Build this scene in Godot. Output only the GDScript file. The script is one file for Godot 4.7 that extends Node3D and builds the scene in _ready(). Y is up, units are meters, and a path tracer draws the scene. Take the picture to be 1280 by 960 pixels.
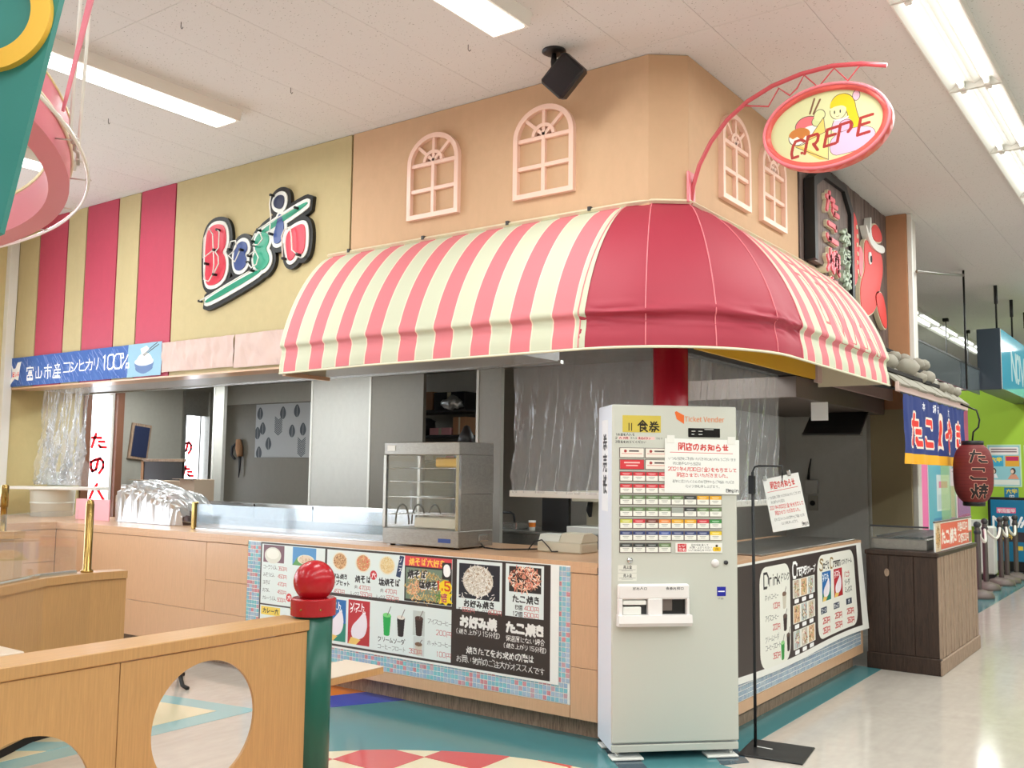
extends Node3D
# A food-court corner shop in a supermarket: striped awning round a corner, kitchen behind a counter, ticket machine in front.
# The camera stands at x = 0, z = 0; the shop front runs along x at z = ZW, its side runs along z at x = XW.
const H := 3.86      # ceiling
const ZW := -4.78    # plane of the upper front wall
const XW := -2.33    # plane of the upper side wall
const ZC := -4.55    # front face of the counter
const XC := -2.165   # side face of the counter
const CT := 0.955    # counter top
const UX := Vector3(1, 0, 0)
const UY := Vector3(0, 1, 0)
const UZ := Vector3(0, 0, 1)

var off := {}
var taken := {}
var mats := {}
var rng := RandomNumberGenerator.new()
var noise := FastNoiseLite.new()


func _ready():
	rng.seed = 7
	noise.seed = 3
	noise.frequency = 1.0
	# ---- camera
	var cam := Camera3D.new()
	cam.name = "camera"
	add_child(cam)
	cam.position = Vector3(0, 1.45, 0)
	cam.rotation_degrees = Vector3(5.17, 35.86, 0.70)
	cam.fov = 43.66
	cam.near = 0.05
	cam.far = 100.0
	cam.current = true
	# ---- daylight outside the windows, exposure
	var env := Environment.new()
	env.background_mode = Environment.BG_COLOR
	env.background_color = Color(0.93, 0.96, 1.0)
	env.background_energy_multiplier = 7.0
	env.tonemap_mode = Environment.TONE_MAPPER_LINEAR
	env.tonemap_exposure = EXPOSURE
	env.sdfgi_enabled = true
	env.ssao_enabled = true
	env.ssil_enabled = true
	var we := WorldEnvironment.new()
	we.name = "world_environment"
	we.environment = env
	add_child(we)
	make_materials()
	ceiling_lights()
	structure()
	floor_inlays()
	facade()
	awning()
	counters()
	kitchen()
	vending_machine()
	booths()
	hanging_ring()
	takoyaki_stall()
	far_hall()

const EXPOSURE := 1.06
const LAMP := 2.6        # energy of one 1.34 m lamp


# ---------------------------------------------------------------- nodes
func numbered(n):
	taken[n] = taken.get(n, -1) + 1
	return n if taken[n] == 0 else "%s_%03d" % [n, taken[n]]


func tag(o, label, category, group = ""):
	o.set_meta("label", label)
	o.set_meta("category", category)
	if group:
		o.set_meta("group", group)
	return o


func thing(called, label, category, at, group = ""):      # parts are given in world coordinates
	var o := Node3D.new()
	o.name = numbered(called)
	add_child(o)
	o.position = at
	off[o] = at
	return tag(o, label, category, group)


func thing_local(called, label, category, t, group = ""):  # parts are given in the thing's own axes
	var o := Node3D.new()
	o.name = numbered(called)
	add_child(o)
	o.transform = t
	off[o] = Vector3.ZERO
	return tag(o, label, category, group)


func mi(called, st, mat, parent = self, label = ""):
	var m := MeshInstance3D.new()
	m.name = numbered(called) if parent == self else called
	if st is SurfaceTool:
		st.generate_normals()
		if mat:
			st.set_material(mat)
		m.mesh = st.commit()
	else:
		m.mesh = st
		if mat:
			m.material_override = mat
	parent.add_child(m, true)
	if parent != self:
		m.position = -off.get(parent, Vector3.ZERO)
	off[m] = Vector3.ZERO
	if label:
		m.set_meta("label", label)
	return m


func solo(called, st, mat, label, category, group = ""):
	return tag(mi(called, st, mat), label, category, group)


func struct(called, st, mat, parent = self):
	var m = mi(called, st, mat, parent)
	if parent == self:
		m.set_meta("kind", "structure")
	return m


func copy_of(o, label, at, group = ""):
	var c = o.duplicate()
	c.name = numbered(String(o.name).rstrip("0123456789").rstrip("_"))
	add_child(c)
	c.position = at
	c.set_meta("label", label)
	if group:
		c.set_meta("group", group)
	return c


# ---------------------------------------------------------------- shapes
func flat():
	var st := SurfaceTool.new()
	st.begin(Mesh.PRIMITIVE_TRIANGLES)
	st.set_smooth_group(-1)
	return st


func smooth():
	var st := SurfaceTool.new()
	st.begin(Mesh.PRIMITIVE_TRIANGLES)
	st.set_smooth_group(1)
	return st


func tri(st, a, b, c, n):
	if (b - a).cross(c - a).dot(n) > 0.0:
		st.add_vertex(a); st.add_vertex(c); st.add_vertex(b)
	else:
		st.add_vertex(a); st.add_vertex(b); st.add_vertex(c)


func quad(st, a, b, c, d, n):
	tri(st, a, b, c, n)
	tri(st, a, c, d, n)


func box(st, c, s, b = Basis()):
	var h = s * 0.5
	for ax in 3:
		for sg in [-1.0, 1.0]:
			var n := Vector3.ZERO; n[ax] = sg
			var u := Vector3.ZERO; u[(ax + 1) % 3] = 1
			var v := Vector3.ZERO; v[(ax + 2) % 3] = 1
			var o = n * h
			quad(st, c + b * (o - u * h - v * h), c + b * (o + u * h - v * h), c + b * (o + u * h + v * h), c + b * (o - u * h + v * h), b * n)
	return st


func bbox(st, c, s, e = 0.004, b = Basis()):     # box with chamfered edges
	var h = s * 0.5
	var i = h - Vector3(e, e, e)
	for ax in 3:
		var ay = (ax + 1) % 3
		var az = (ax + 2) % 3
		for sg in [-1.0, 1.0]:
			var p := []
			for q in [[-1, -1], [1, -1], [1, 1], [-1, 1]]:
				var v := Vector3.ZERO
				v[ax] = h[ax] * sg; v[ay] = i[ay] * q[0]; v[az] = i[az] * q[1]
				p.append(c + b * v)
			var n := Vector3.ZERO; n[ax] = sg
			quad(st, p[0], p[1], p[2], p[3], b * n)
		for q in [[-1, -1], [1, -1], [1, 1], [-1, 1]]:
			var p := []
			for w in [[-1, 0], [1, 0], [1, 1], [-1, 1]]:
				var v := Vector3.ZERO
				v[ax] = i[ax] * w[0]
				v[ay] = (h[ay] if w[1] == 0 else i[ay]) * q[0]
				v[az] = (i[az] if w[1] == 0 else h[az]) * q[1]
				p.append(c + b * v)
			var n := Vector3.ZERO; n[ay] = q[0]; n[az] = q[1]
			quad(st, p[0], p[1], p[2], p[3], b * n)
	for x in [-1, 1]:
		for y in [-1, 1]:
			for z in [-1, 1]:
				var k := Vector3(x, y, z)
				tri(st, c + b * (Vector3(h.x, i.y, i.z) * k), c + b * (Vector3(i.x, h.y, i.z) * k), c + b * (Vector3(i.x, i.y, h.z) * k), b * k)
	return st


func span(st, a, z, e = 0.0):      # box between two corners
	var c = (a + z) * 0.5
	var s = (z - a).abs()
	return bbox(st, c, s, e) if e > 0.0 else box(st, c, s)


func prism(st, pts, o, u, v, d):   # polygon in the plane (u, v) at o, thick by d along u x v
	var n = u.cross(v).normalized()
	var poly := PackedVector2Array(pts)
	var idx := Geometry2D.triangulate_polygon(poly)
	var w := []
	for p in poly:
		w.append(o + u * p.x + v * p.y)
	for k in range(0, idx.size(), 3):
		var a = w[idx[k]]; var b = w[idx[k + 1]]; var c = w[idx[k + 2]]
		tri(st, a + n * d, b + n * d, c + n * d, n * signf(d))
		tri(st, a, b, c, -n * signf(d))
	var cw := 1.0 if Geometry2D.is_polygon_clockwise(poly) else -1.0
	for k in w.size():
		var a = w[k]; var b = w[(k + 1) % w.size()]
		quad(st, a, b, b + n * d, a + n * d, (b - a).cross(n) * -cw)
	return st


func tube(st, pts, r, seg = 8, closed = false):
	var n = pts.size()
	var rings := []
	var ref := Vector3.UP
	for k in n:
		var a = pts[(k - 1 + n) % n] if (k > 0 or closed) else pts[k]
		var b = pts[(k + 1) % n] if (k < n - 1 or closed) else pts[k]
		var t = (b - a).normalized()
		if k == 0:
			ref = Vector3.UP if absf(t.y) < 0.9 else Vector3.RIGHT
		var s = (ref - t * ref.dot(t)).normalized()
		ref = s
		var w = t.cross(s)
		var rr = r[k] if r is Array else r
		var ring := []
		for j in seg:
			var f = TAU * j / seg
			ring.append(pts[k] + (s * cos(f) + w * sin(f)) * rr)
		rings.append(ring)
	for k in (n if closed else n - 1):
		var p = rings[k]; var q = rings[(k + 1) % n]
		var mid = (pts[k] + pts[(k + 1) % n]) * 0.5
		for j in seg:
			var j2 = (j + 1) % seg
			quad(st, p[j], p[j2], q[j2], q[j], (p[j] + q[j2]) * 0.5 - mid)
	if not closed:
		for e in [0, n - 1]:
			var t = pts[0] - pts[1] if e == 0 else pts[n - 1] - pts[n - 2]
			for j in seg:
				tri(st, pts[e], rings[e][j], rings[e][(j + 1) % seg], t)
	return st


func lathe(st, prof, o, seg = 24, b = Basis()):    # prof: [radius, height] pairs
	for k in prof.size() - 1:
		var p = prof[k]; var q = prof[k + 1]
		for j in seg:
			var f = TAU * j / seg; var g = TAU * (j + 1) / seg
			var a = o + b * Vector3(p[0] * cos(f), p[1], p[0] * sin(f))
			var c = o + b * Vector3(p[0] * cos(g), p[1], p[0] * sin(g))
			var d = o + b * Vector3(q[0] * cos(g), q[1], q[0] * sin(g))
			var e = o + b * Vector3(q[0] * cos(f), q[1], q[0] * sin(f))
			var out = Vector3(cos(f), 0, sin(f)) * (q[1] - p[1]) + Vector3(0, p[0] - q[0], 0)
			if p[0] > 1e-6: tri(st, a, c, d, b * out)
			if q[0] > 1e-6: tri(st, a, d, e, b * out)
	return st


func cyl(st, a, b, r, seg = 12):
	return tube(st, [a, b], r, seg)


func blob(st, c, r, wob = 0.0, seed_ = 0.0, seg = 12, b = Basis()):   # ellipsoid, uneven by wob
	var g := []
	for i in seg / 2 + 1:
		var row := []
		var th = PI * i / (seg / 2)
		for j in seg:
			var ph = TAU * j / seg
			var d := Vector3(sin(th) * cos(ph), cos(th), sin(th) * sin(ph))
			var k = 1.0 + wob * noise.get_noise_3d(d.x * 1.4 + seed_, d.y * 1.4, d.z * 1.4 + seed_ * 0.7)
			row.append(c + b * (d * r * k))
		g.append(row)
	for i in seg / 2:
		for j in seg:
			var j2 = (j + 1) % seg
			var m = (g[i][j] + g[i + 1][j2]) * 0.5 - c
			if i > 0: tri(st, g[i][j], g[i][j2], g[i + 1][j2], m)
			if i < seg / 2 - 1: tri(st, g[i][j], g[i + 1][j2], g[i + 1][j], m)
	return st


func grid(st, nu, nv, f, hint, uv = false):    # surface f(u, v), u and v in 0..1
	var g := []
	for i in nu + 1:
		var row := []
		for j in nv + 1:
			row.append(f.call(float(i) / nu, float(j) / nv))
		g.append(row)
	for i in nu:
		for j in nv:
			var q := [[i, j], [i + 1, j], [i + 1, j + 1], [i, j + 1]]
			for t in [[0, 1, 2], [0, 2, 3]]:
				var p := []
				for k in t: p.append(g[q[k][0]][q[k][1]])
				var n = hint.call(p[0]) if hint is Callable else hint
				var o = t if (p[1] - p[0]).cross(p[2] - p[0]).dot(n) <= 0.0 else [t[0], t[2], t[1]]
				for k in o:
					if uv: st.set_uv(Vector2(float(q[k][0]) / nu, float(q[k][1]) / nv))
					st.add_vertex(g[q[k][0]][q[k][1]])
	return st


func panel(called, im, parent, o, u, v, w, h, t, rough = 0.5, edge = null, emit = 0.0):
	# a flat printed board: bottom-left corner o, front towards u x v
	var n = u.cross(v).normalized()
	var m := StandardMaterial3D.new()
	m.albedo_texture = ImageTexture.create_from_image(im)
	m.roughness = rough
	m.texture_repeat = false
	if emit > 0.0:
		m.emission_enabled = true
		m.emission_texture = m.albedo_texture
		m.emission = Color.BLACK
		m.emission_energy_multiplier = emit
	var a = o; var b = o + u * w; var c = o + u * w + v * h; var d = o + v * h
	var st = flat()
	for q in [[a, 0, 1], [d, 0, 0], [c, 1, 0], [a, 0, 1], [c, 1, 0], [b, 1, 1]]:
		st.set_uv(Vector2(q[1], q[2])); st.add_vertex(q[0] + n * t)
	st.generate_normals()
	st.set_material(m)
	var mesh = st.commit()
	var s2 = flat()
	quad(s2, a, b, c, d, -n)
	quad(s2, a, b, b + n * t, a + n * t, -v)
	quad(s2, d, c, c + n * t, d + n * t, v)
	quad(s2, a, d, d + n * t, a + n * t, -u)
	quad(s2, b, c, c + n * t, b + n * t, u)
	s2.generate_normals()
	s2.set_material(edge if edge else mats.paper)
	s2.commit(mesh)
	return mi(called, mesh, null, parent)


func arc(cx, cy, rx, ry, a0, a1, n) -> Array:
	var p := []
	for k in n + 1:
		var f = deg_to_rad(lerpf(a0, a1, float(k) / n))
		p.append(Vector2(cx + rx * cos(f), cy + ry * sin(f)))
	return p


# ---------------------------------------------------------------- pictures and lettering
# Each sign is drawn with strokes on a 10 x 10 grid: pairs of digits are points, blanks part the strokes.
const GLYPH := {
	"0": "316172776838272231", "1": "425158", "2": "22316172742868", "3": "22316172735454657577683827", "4": "612676 6168", "5": "71212454657577683827",
	"6": "6142252738687775645425", "7": "217148", "8": "5131233464736151 34262738687776 64", "9": "7464453422316172734738", "%": "7228 1131331311 6686886866", "(": "61434659", ")": "31535639", ".": "4748", "+": "2575 4248",
	"A": "185188 2575", "B": "1118 11617273645414 6476776818", "C": "82613123263868 87", "D": "1118 11517376 5818", "E": "81212888 2474", "I": "5158", "N": "18118881", "O": "413123263858 7773614 1", "P": "1118 11617274651 5", "R": "1118 1161727465 15 5588", "S": "8261312233647576683817",
	"T": "1181 5158", "V": "115881", "Z": "11811888",
	"a": "33637478 7545364758 77", "c": "7353343748 77", "d": "7178 7353343758 77", "e": "2575734323363858 77", "f": "7152 58 3474", "g": "7353343657 76 73797949 39", "i": "5358 5151", "k": "2128 7336 4578", "m": "1318 13434548 4373 7578", "n": "2328 24437478", "o": "433436476776746343", "p": "2329 2353747657 27",
	"r": "3338 344373", "t": "41475868 3363", "s": "736343345565677837", "y": "2356 834729",
	"ア": "118164 535528", "イ": "7115 5359", "ス": "11715518 5588", "コ": "128288 1888", "ー": "1585", "ヒ": "21273888 2473", "シ": "1233 1536 185783", "カ": "13837868 414518", "リ": "2125 717558", "ク": "3114 32726629", "レ": "212884", "プ": "12726629 809182",
	"ム": "412887 6588", "ソ": "1234 816639", "ダ": "3114 32726629 3456 8091", "フ": "12827629", "ト": "3139 3476", "ロ": "1282881812", "ホ": "1383 4149 2518 7588", "ッ": "3546 5566 8459", "ミ": "3162 3465 2788", "メ": "7128 3388", "オ": "1383 6169 6418", "ド": "3139 3476 6172 8192",
	"ン": "1233 185783", "ラ": "2171 13837729", "セ": "148375 313888", "ヶ": "3114 3282 5249",
	"お": "1363 313818164575877869 7283", "み": "22523828162697 7469", "き": "2272 2474 4176 26273878", "た": "1363 3118 5585 576898", "こ": "227273 17283888", "の": "52472816133261838669", "ら": "4162 33265475877939", "せ": "1484 616756 31373888", "を": "2272 41154457 84363889",
	"も": "4137598885 1373 1575", "ち": "1282 412664866939", "ま": "1282 2474 51582827 5788", "し": "3137487885", "て": "128254475888", "さ": "1373 4176 26283878", "い": "12163827 7276", "だ": "1363 3118 5585 576898 7081 9091", "ん": "41181845586887", "に": "2128 4383 46475888",
	"な": "1353 3116 7384 656838475788", "が": "13636758 3118 7386 8091", "り": "2125 617539", "め": "2258 6138181633738587 69", "は": "2128 4383 616848474688", "ご": "2262 17283888 7081 9091", "で": "128254475888 7485 8495", "す": "1383 515645466659", "そ": "21711584 64465979",
	"ば": "2128 4373 616848474678 8091", "う": "4161 236375 7549", "ど": "3154 7335273888 7081", "つ": "1263848659", "あ": "1373 4148 643818165575877969", "と": "3155 7436273888", "ざ": "1373 4176 26283878 8091", "く": "712578", "よ": "515838273778 5373", "や": "15738475 3259 5162", "か": "13636758 3118 7386", "。": "2728393827",
	"焼": "1426 4334 313519 3548 5292 7173 5494 6365 8385 5696 6659 868899", "好": "211649 4319 1454 529274 747969 5595", "富": "5051 13119193 3373 3474753534 2686892926 5659 2888", "山": "5158 242888 8488", "市": "5052 1292 28248488 5259",
	"産": "5051 2181 3243 7263 2494 2419 3696 6569 3888 2999", "券": "2132 7162 2383 1595 5118 5598 376759 4739", "売": "5053 1191 2383 16159596 4619 66699998", "機": "1343 2029 2315 4151 5143 7071 5335 8163 4595 6899 5549 6059", "食": "5014 5094 5253 3373763633 3474 3639 3958 8667 5699",
	"閉": "1019 10404313 9099 90606393 3575 545848 5537", "店": "5051 1191 2119 6265 6393 3686893936", "知": "2113 2252 1555 323519 3558 6393986863", "年": "3013 2282 3484 3436 1696 5259", "月": "313619 318189 3383 3686", "日": "2181892921 2585", "金": "5014 5094 3474 2686 5459 2738 7867 1999",
	"円": "1219 129299 1696 5256", "玉": "1282 2575 1888 5258 6677", "個": "2114 2329 4191994941 5383 6167 5686", "上": "5158 5584 1898", "分": "3115 6195 357579 4529", "程": "4011 1353 3139 3417 6191936361 6595 6797 5999 7579", "保": "2114 2329 4181834341 3595 6369 6538 6598",
	"温": "1122 1425 1936 4181844441 4383 4686 4649 6669 8689 3999", "庫": "5051 1191 2119 3383 4474764644 4575 3888 6269", "場": "1343 2128 1846 5191945451 5292 4595 5638 559679", "合": "5014 5094 3464 3676793936", "求": "1393 5159 2435 1846 8465 5599 7182", "際": "1119 1141324434 5044 5173 8183 5494 4797 7769 5759 8799",
	"買": "1090921210 4042 6062 2383872723 2585 3719 6799", "物": "2113 1343 3039 1655 6154 62929979 7247 8258", "前": "3042 7062 1292 2429 245459 2656 7477 949989", "注": "1122 1425 1936 5162 4393 4696 6369 3999", "文": "5052 1292 3299 7219", "倍": "2114 2329 6061 4191 5254 8264 3494 4686894946",
	"塩": "1343 2128 1847 6053 5393 5484865654 4797 4749 6769 8789 3999", "肉": "1219 129299 5042 5235 5275 5537 5577", "本": "1393 5159 5317 5397 3777", "味": "1232361612 5292 4595 7079 7548 7598", "大": "1393 5134 3419 5399", "駅": "1116 1141 1343 1646 4648 3134 5191945451 5559 7499",
	"留": "3112 1333 3144 5191 6144 9184 2585892925 5559 2787", "学": "2132 5051 8172 14139394 3565 6555 1696 5559", "当": "5053 2132 8172 248489 2686 2989", "利": "4011 1353 3139 3417 6267 919989", "用": "2119 218189 2383 2686 5159", "手": "7021 2373 1595 5159", "長": "3135 3181 3383 1595 3539 3958 5699",
	"心": "1417 3137488986 5163 8395", "申": "1282871712 5059 1585", "礼": "2031 1343 4317 3339 3545 51588998", "客": "5051 13119193 4224 3676793936 4195", "様": "1343 2029 2315 5162 8172 4393 4494 6369", "御": "2113 2415 2429 4152 3363 4358 3848 7179 719796", "愛": "2192 1373 14139394 2636 3598 4576",
	"顧": "1141 1319 2434 2629 2646 2848 5191 5393 5595 5797 5449 7899", "渡": "1122 1425 1936 6061 3191 5383 5254 7274 5699 8659", "誠": "1131 1333 1535 1737 4393 5349 7099 5565", "勝": "1119 1131 3139 1333 1636 5143 4494 7139 7199 767969", "商": "5051 1191 2329 238389 4565 4779", "品": "3171743431 1545494915 5999969555",
	"入": "4150 5018 5398", "れ": "2129 1343 2518 43647588", "げ": "2128 4383 616839 8091", "び": "1242376788 8091", "タ": "3114 32726629 3456", "ボ": "1383 4149 2518 7588 8091", "バ": "3118 6188 8091", "ニ": "2272 1888", "る": "2171255475786947", "ジ": "1233 1536 185783 7081",
	"べ": "154389", "紙": "3112 2354 3319 5292 5559 7179", "口": "2282882822", "受": "1191 2436 14139394 2686 3598 7519", "米": "1585 5159 2133 8163 5518 5588", "選": "1122 1445 1929 4161 5181 4565 5474 4888",
}


func picture(w, h, c) -> Image:
	var im := Image.create(w, h, false, Image.FORMAT_RGB8)
	im.fill(c)
	return im


func irect(im, x, y, w, h, c):
	im.fill_rect(Rect2i(int(x), int(y), maxi(1, int(w)), maxi(1, int(h))), c)


func iell(im, cx, cy, rx, ry, c):
	for y in range(int(cy - ry), int(cy + ry) + 1):
		var t = (float(y) - cy) / ry
		if absf(t) < 1.0:
			var w = rx * sqrt(1.0 - t * t)
			irect(im, cx - w, y, 2.0 * w, 1, c)


func ipoly(im, pts, c):
	var lo = 1e9; var hi = -1e9
	for p in pts:
		lo = minf(lo, p.y); hi = maxf(hi, p.y)
	for y in range(maxi(0, int(lo)), mini(im.get_height() - 1, int(hi)) + 1):
		var xs := []
		for k in pts.size():
			var a = pts[k]; var b = pts[(k + 1) % pts.size()]
			var yy = y + 0.5
			if (a.y <= yy) != (b.y <= yy):
				xs.append(a.x + (b.x - a.x) * (yy - a.y) / (b.y - a.y))
		xs.sort()
		for k in range(0, xs.size() - 1, 2):
			irect(im, roundf(xs[k]), y, roundf(xs[k + 1]) - roundf(xs[k]), 1, c)


func iround(im, x, y, w, h, r, c):
	ipoly(im, arc(x + w - r, y + r, r, r, -90, 0, 5) + arc(x + w - r, y + h - r, r, r, 0, 90, 5) + arc(x + r, y + h - r, r, r, 90, 180, 5) + arc(x + r, y + r, r, r, 180, 270, 5), c)


func iline(im, a, b, w, c):
	var n = maxi(1, int(a.distance_to(b) / maxf(0.5, w * 0.3)))
	var k2 = w * 0.7
	for k in n + 1:
		var p = a.lerp(b, float(k) / n)
		if w < 3.0:
			irect(im, roundf(p.x - w * 0.5), roundf(p.y - w * 0.5), maxf(1, roundf(w)), maxf(1, roundf(w)), c)
		else:
			irect(im, roundf(p.x - w * 0.5), roundf(p.y - k2 * 0.5), roundf(w), roundf(k2), c)
			irect(im, roundf(p.x - k2 * 0.5), roundf(p.y - w * 0.5), roundf(k2), roundf(w), c)


func ipath(im, pts, w, c):
	for k in pts.size() - 1:
		iline(im, pts[k], pts[k + 1], w, c)


func strokes(ch):
	var res := []
	for s in GLYPH.get(ch, "").split(" ", false):
		var p := []
		for k in range(0, s.length() - 1, 2):
			p.append(Vector2(s[k].to_int(), s[k + 1].to_int()) / 10.0 + Vector2(0.05, 0.05))
		if p.size() == 1: p.append(p[0])
		if p.size() > 1: res.append(p)
	return res


func wide(ch):
	if ch == " ": return 0.5
	return 0.64 if ch.unicode_at(0) < 128 else 1.0


func itext(im, s, x, y, size, c, weight = 0.11, adv = 1.0, down = false, sx = 1.0):
	# x, y: top left of the first character; down: written downwards
	for ch in s:
		for st in strokes(ch):
			var p := []
			for q in st:
				var qx = q.x if wide(ch) == 1.0 or down else (q.x - 0.18)
				p.append(Vector2(x + qx * size * sx, y + q.y * size))
			ipath(im, p, maxf(1.0, size * weight), c)
		if down: y += size * adv
		else: x += size * adv * sx * wide(ch)
	return x


func twidth(s, size, adv = 1.0, sx = 1.0):
	var w := 0.0
	for ch in s: w += wide(ch)
	return w * size * adv * sx


func icent(im, s, cx, y, size, c, weight = 0.11, adv = 1.0, sx = 1.0):
	itext(im, s, cx - twidth(s, size, adv, sx) * 0.5, y, size, c, weight, adv, false, sx)


func ispeck(im, x, y, w, h, n, s, cols):      # a heap of small marks: food in a photograph
	for k in n:
		var p = Vector2(rng.randf() * 2 - 1, rng.randf() * 2 - 1)
		if p.length() > 1.0: continue
		var a = Vector2(x + p.x * w, y + p.y * h)
		var f = rng.randf() * TAU
		iline(im, a, a + Vector2(cos(f), sin(f)) * s * 2.0, s * 0.6, cols[rng.randi() % cols.size()])


# ---------------------------------------------------------------- materials
func col(r, g, b) -> Color:
	return Color8(r, g, b)


func mat(key, c, rough = 0.6, metal = 0.0):
	var m := StandardMaterial3D.new()
	m.resource_name = key
	m.albedo_color = c
	m.roughness = rough
	m.metallic = metal
	mats[key] = m
	return m


func tex(m, im, scale, bump = 0.0):
	m.albedo_texture = ImageTexture.create_from_image(im)
	m.uv1_triplanar = true
	m.uv1_world_triplanar = true
	m.uv1_scale = scale
	if bump > 0.0:
		m.heightmap_enabled = true
		m.heightmap_texture = m.albedo_texture
		m.heightmap_scale = bump


func fibre(n, fx, fy, amount, fine):          # grain stretched along v
	var im := Image.create(n, n, false, Image.FORMAT_RGB8)
	for y in n:
		for x in n:
			# periodic in both directions
			var ax = TAU * x / n; var ay = TAU * y / n
			var a = noise.get_noise_3d(cos(ax) * fx, sin(ax) * fx, cos(ay) * fy + sin(ay) * fy * 0.7)
			var b = noise.get_noise_3d(cos(ax) * fx * 4.0, sin(ax) * fx * 4.0, sin(ay) * fy * 2.0)
			var v = clampf(0.93 + a * amount + b * fine, 0.0, 1.0)
			im.set_pixel(x, y, Color(v, v, v))
	return im


func dots(n, count, lo, hi):
	var im := picture(n, n, Color.WHITE)
	for k in count:
		var v = rng.randf_range(lo, hi)
		irect(im, rng.randi() % n, rng.randi() % n, 1 + rng.randi() % 3, 1 + rng.randi() % 2, Color(v, v, v * 0.96))
	return im


func make_materials():
	mat("paper", col(240, 240, 236), 0.7)
	mat("white", col(236, 236, 230), 0.5)
	mat("lamp_white", col(238, 238, 232), 0.45)
	var g = fibre(256, 12.0, 0.5, 0.05, 0.05)
	var g2 = fibre(256, 14.0, 1.0, 0.03, 0.03)
	tex(mat("wood", col(206, 160, 104), 0.35), g, Vector3(1.6, 1.6, 1.6))
	tex(mat("wood_counter", col(226, 182, 144), 0.28), g2, Vector3(1.3, 1.3, 1.3))
	tex(mat("wood_dark", col(62, 44, 34), 0.5), fibre(256, 8.0, 0.8, 0.35, 0.25), Vector3(1.4, 1.4, 1.4), 0.4)
	tex(mat("wood_slat", col(168, 142, 120), 0.6), fibre(256, 9.0, 0.7, 0.35, 0.3), Vector3(1.7, 1.7, 1.7), 0.4)
	tex(mat("wood_board", col(122, 104, 98), 0.55), fibre(256, 7.0, 0.5, 0.4, 0.25), Vector3(0.9, 0.9, 0.9))
	mat("table_top", col(216, 200, 180), 0.3)
	mat("seam", col(28, 22, 20), 0.8)
	tex(mat("ceiling", col(220, 220, 218), 0.9), dots(512, 900, 0.55, 0.85), Vector3(0.9, 0.9, 0.9))
	tex(mat("floor", col(212, 203, 192), 0.13), fibre(256, 2.0, 2.0, 0.03, 0.03), Vector3(0.4, 0.4, 0.4))
	mat("teal", col(80, 134, 138), 0.16)
	mat("teal_pale", col(150, 190, 192), 0.16)
	mat("slate", col(70, 88, 98), 0.16)
	mat("floor_cream", col(226, 214, 180), 0.16)
	mat("floor_red", col(206, 84, 82), 0.16)
	mat("floor_blue", col(62, 84, 178), 0.16)
	mat("floor_orange", col(226, 128, 48), 0.16)
	var plaster = fibre(256, 2.5, 2.5, 0.018, 0.008)
	tex(mat("cream", col(212, 194, 146), 0.75), plaster, Vector3(0.6, 0.6, 0.6))
	tex(mat("peach", col(226, 186, 148), 0.75), plaster, Vector3(0.6, 0.6, 0.6))
	tex(mat("yellow_wall", col(226, 208, 152), 0.75), plaster, Vector3(0.6, 0.6, 0.6))
	tex(mat("red_panel", col(206, 74, 100), 0.6), plaster, Vector3(0.6, 0.6, 0.6))
	tex(mat("orange_wall", col(208, 152, 112), 0.75), plaster, Vector3(0.6, 0.6, 0.6))
	mat("wall", col(226, 222, 214), 0.8)
	mat("pink_frame", col(246, 208, 190), 0.35)
	mat("black", col(18, 19, 21), 0.45)
	mat("black_gloss", col(14, 15, 17), 0.2)
	mat("dark_metal", col(60, 60, 62), 0.45, 0.1)
	tex(mat("steel", col(176, 174, 168), 0.32, 0.85), fibre(128, 2.0, 9.0, 0.06, 0.05), Vector3(2, 2, 2))
	mat("steel_bright", col(205, 207, 206), 0.18, 0.95)
	tex(mat("laminate", col(176, 174, 164), 0.5), plaster, Vector3(1, 1, 1))
	tex(mat("laminate_light", col(212, 212, 206), 0.45), plaster, Vector3(1, 1, 1))
	tex(mat("laminate_dark", col(132, 127, 116), 0.5), plaster, Vector3(1, 1, 1))
	mat("olive", col(172, 158, 122), 0.6)
	mat("soffit", col(176, 176, 176), 0.4)
	mat("brass", col(172, 144, 84), 0.24, 0.95)
	mat("glass", Color(0.9, 0.96, 0.97, 0.04), 0.03).transparency = BaseMaterial3D.TRANSPARENCY_ALPHA
	mat("glass_blue", Color(0.72, 0.84, 0.92, 0.35), 0.06).transparency = BaseMaterial3D.TRANSPARENCY_ALPHA
	mat("smoke_glass", Color(0.36, 0.40, 0.42, 0.75), 0.08).transparency = BaseMaterial3D.TRANSPARENCY_ALPHA
	mat("plastic", Color(0.95, 0.97, 0.99, 0.20), 0.14).transparency = BaseMaterial3D.TRANSPARENCY_ALPHA
	mat("red_paint", col(168, 26, 34), 0.25)
	mat("red_column", col(176, 34, 50), 0.25)
	mat("red_ball", col(176, 18, 32), 0.24)
	mat("green_paint", col(14, 86, 70), 0.3)
	mat("green_board", col(44, 130, 122), 0.5)
	mat("gold", col(230, 182, 62), 0.3, 0.2)
	mat("pink_ring", col(214, 118, 134), 0.34)
	mat("pink_ring_pale", col(238, 172, 180), 0.4)
	mat("rim_yellow", col(232, 214, 150), 0.4)
	mat("neon_tube", col(236, 234, 226), 0.15)
	mat("wire", col(196, 190, 182), 0.4, 0.6)
	mat("machine", col(204, 206, 196), 0.4)
	mat("machine_side", col(228, 234, 246), 0.35)
	mat("machine_plate", col(238, 234, 232), 0.35)
	mat("crepe_red", col(222, 96, 86), 0.35)
	mat("crepe_pink", col(232, 128, 138), 0.35)
	mat("arm_red", col(206, 88, 96), 0.35)
	mat("banner_cloth", col(216, 190, 182), 0.85)
	mat("cloth_cream", col(232, 228, 202), 0.8)
	mat("cloth_red", col(168, 48, 68), 0.6)
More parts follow.
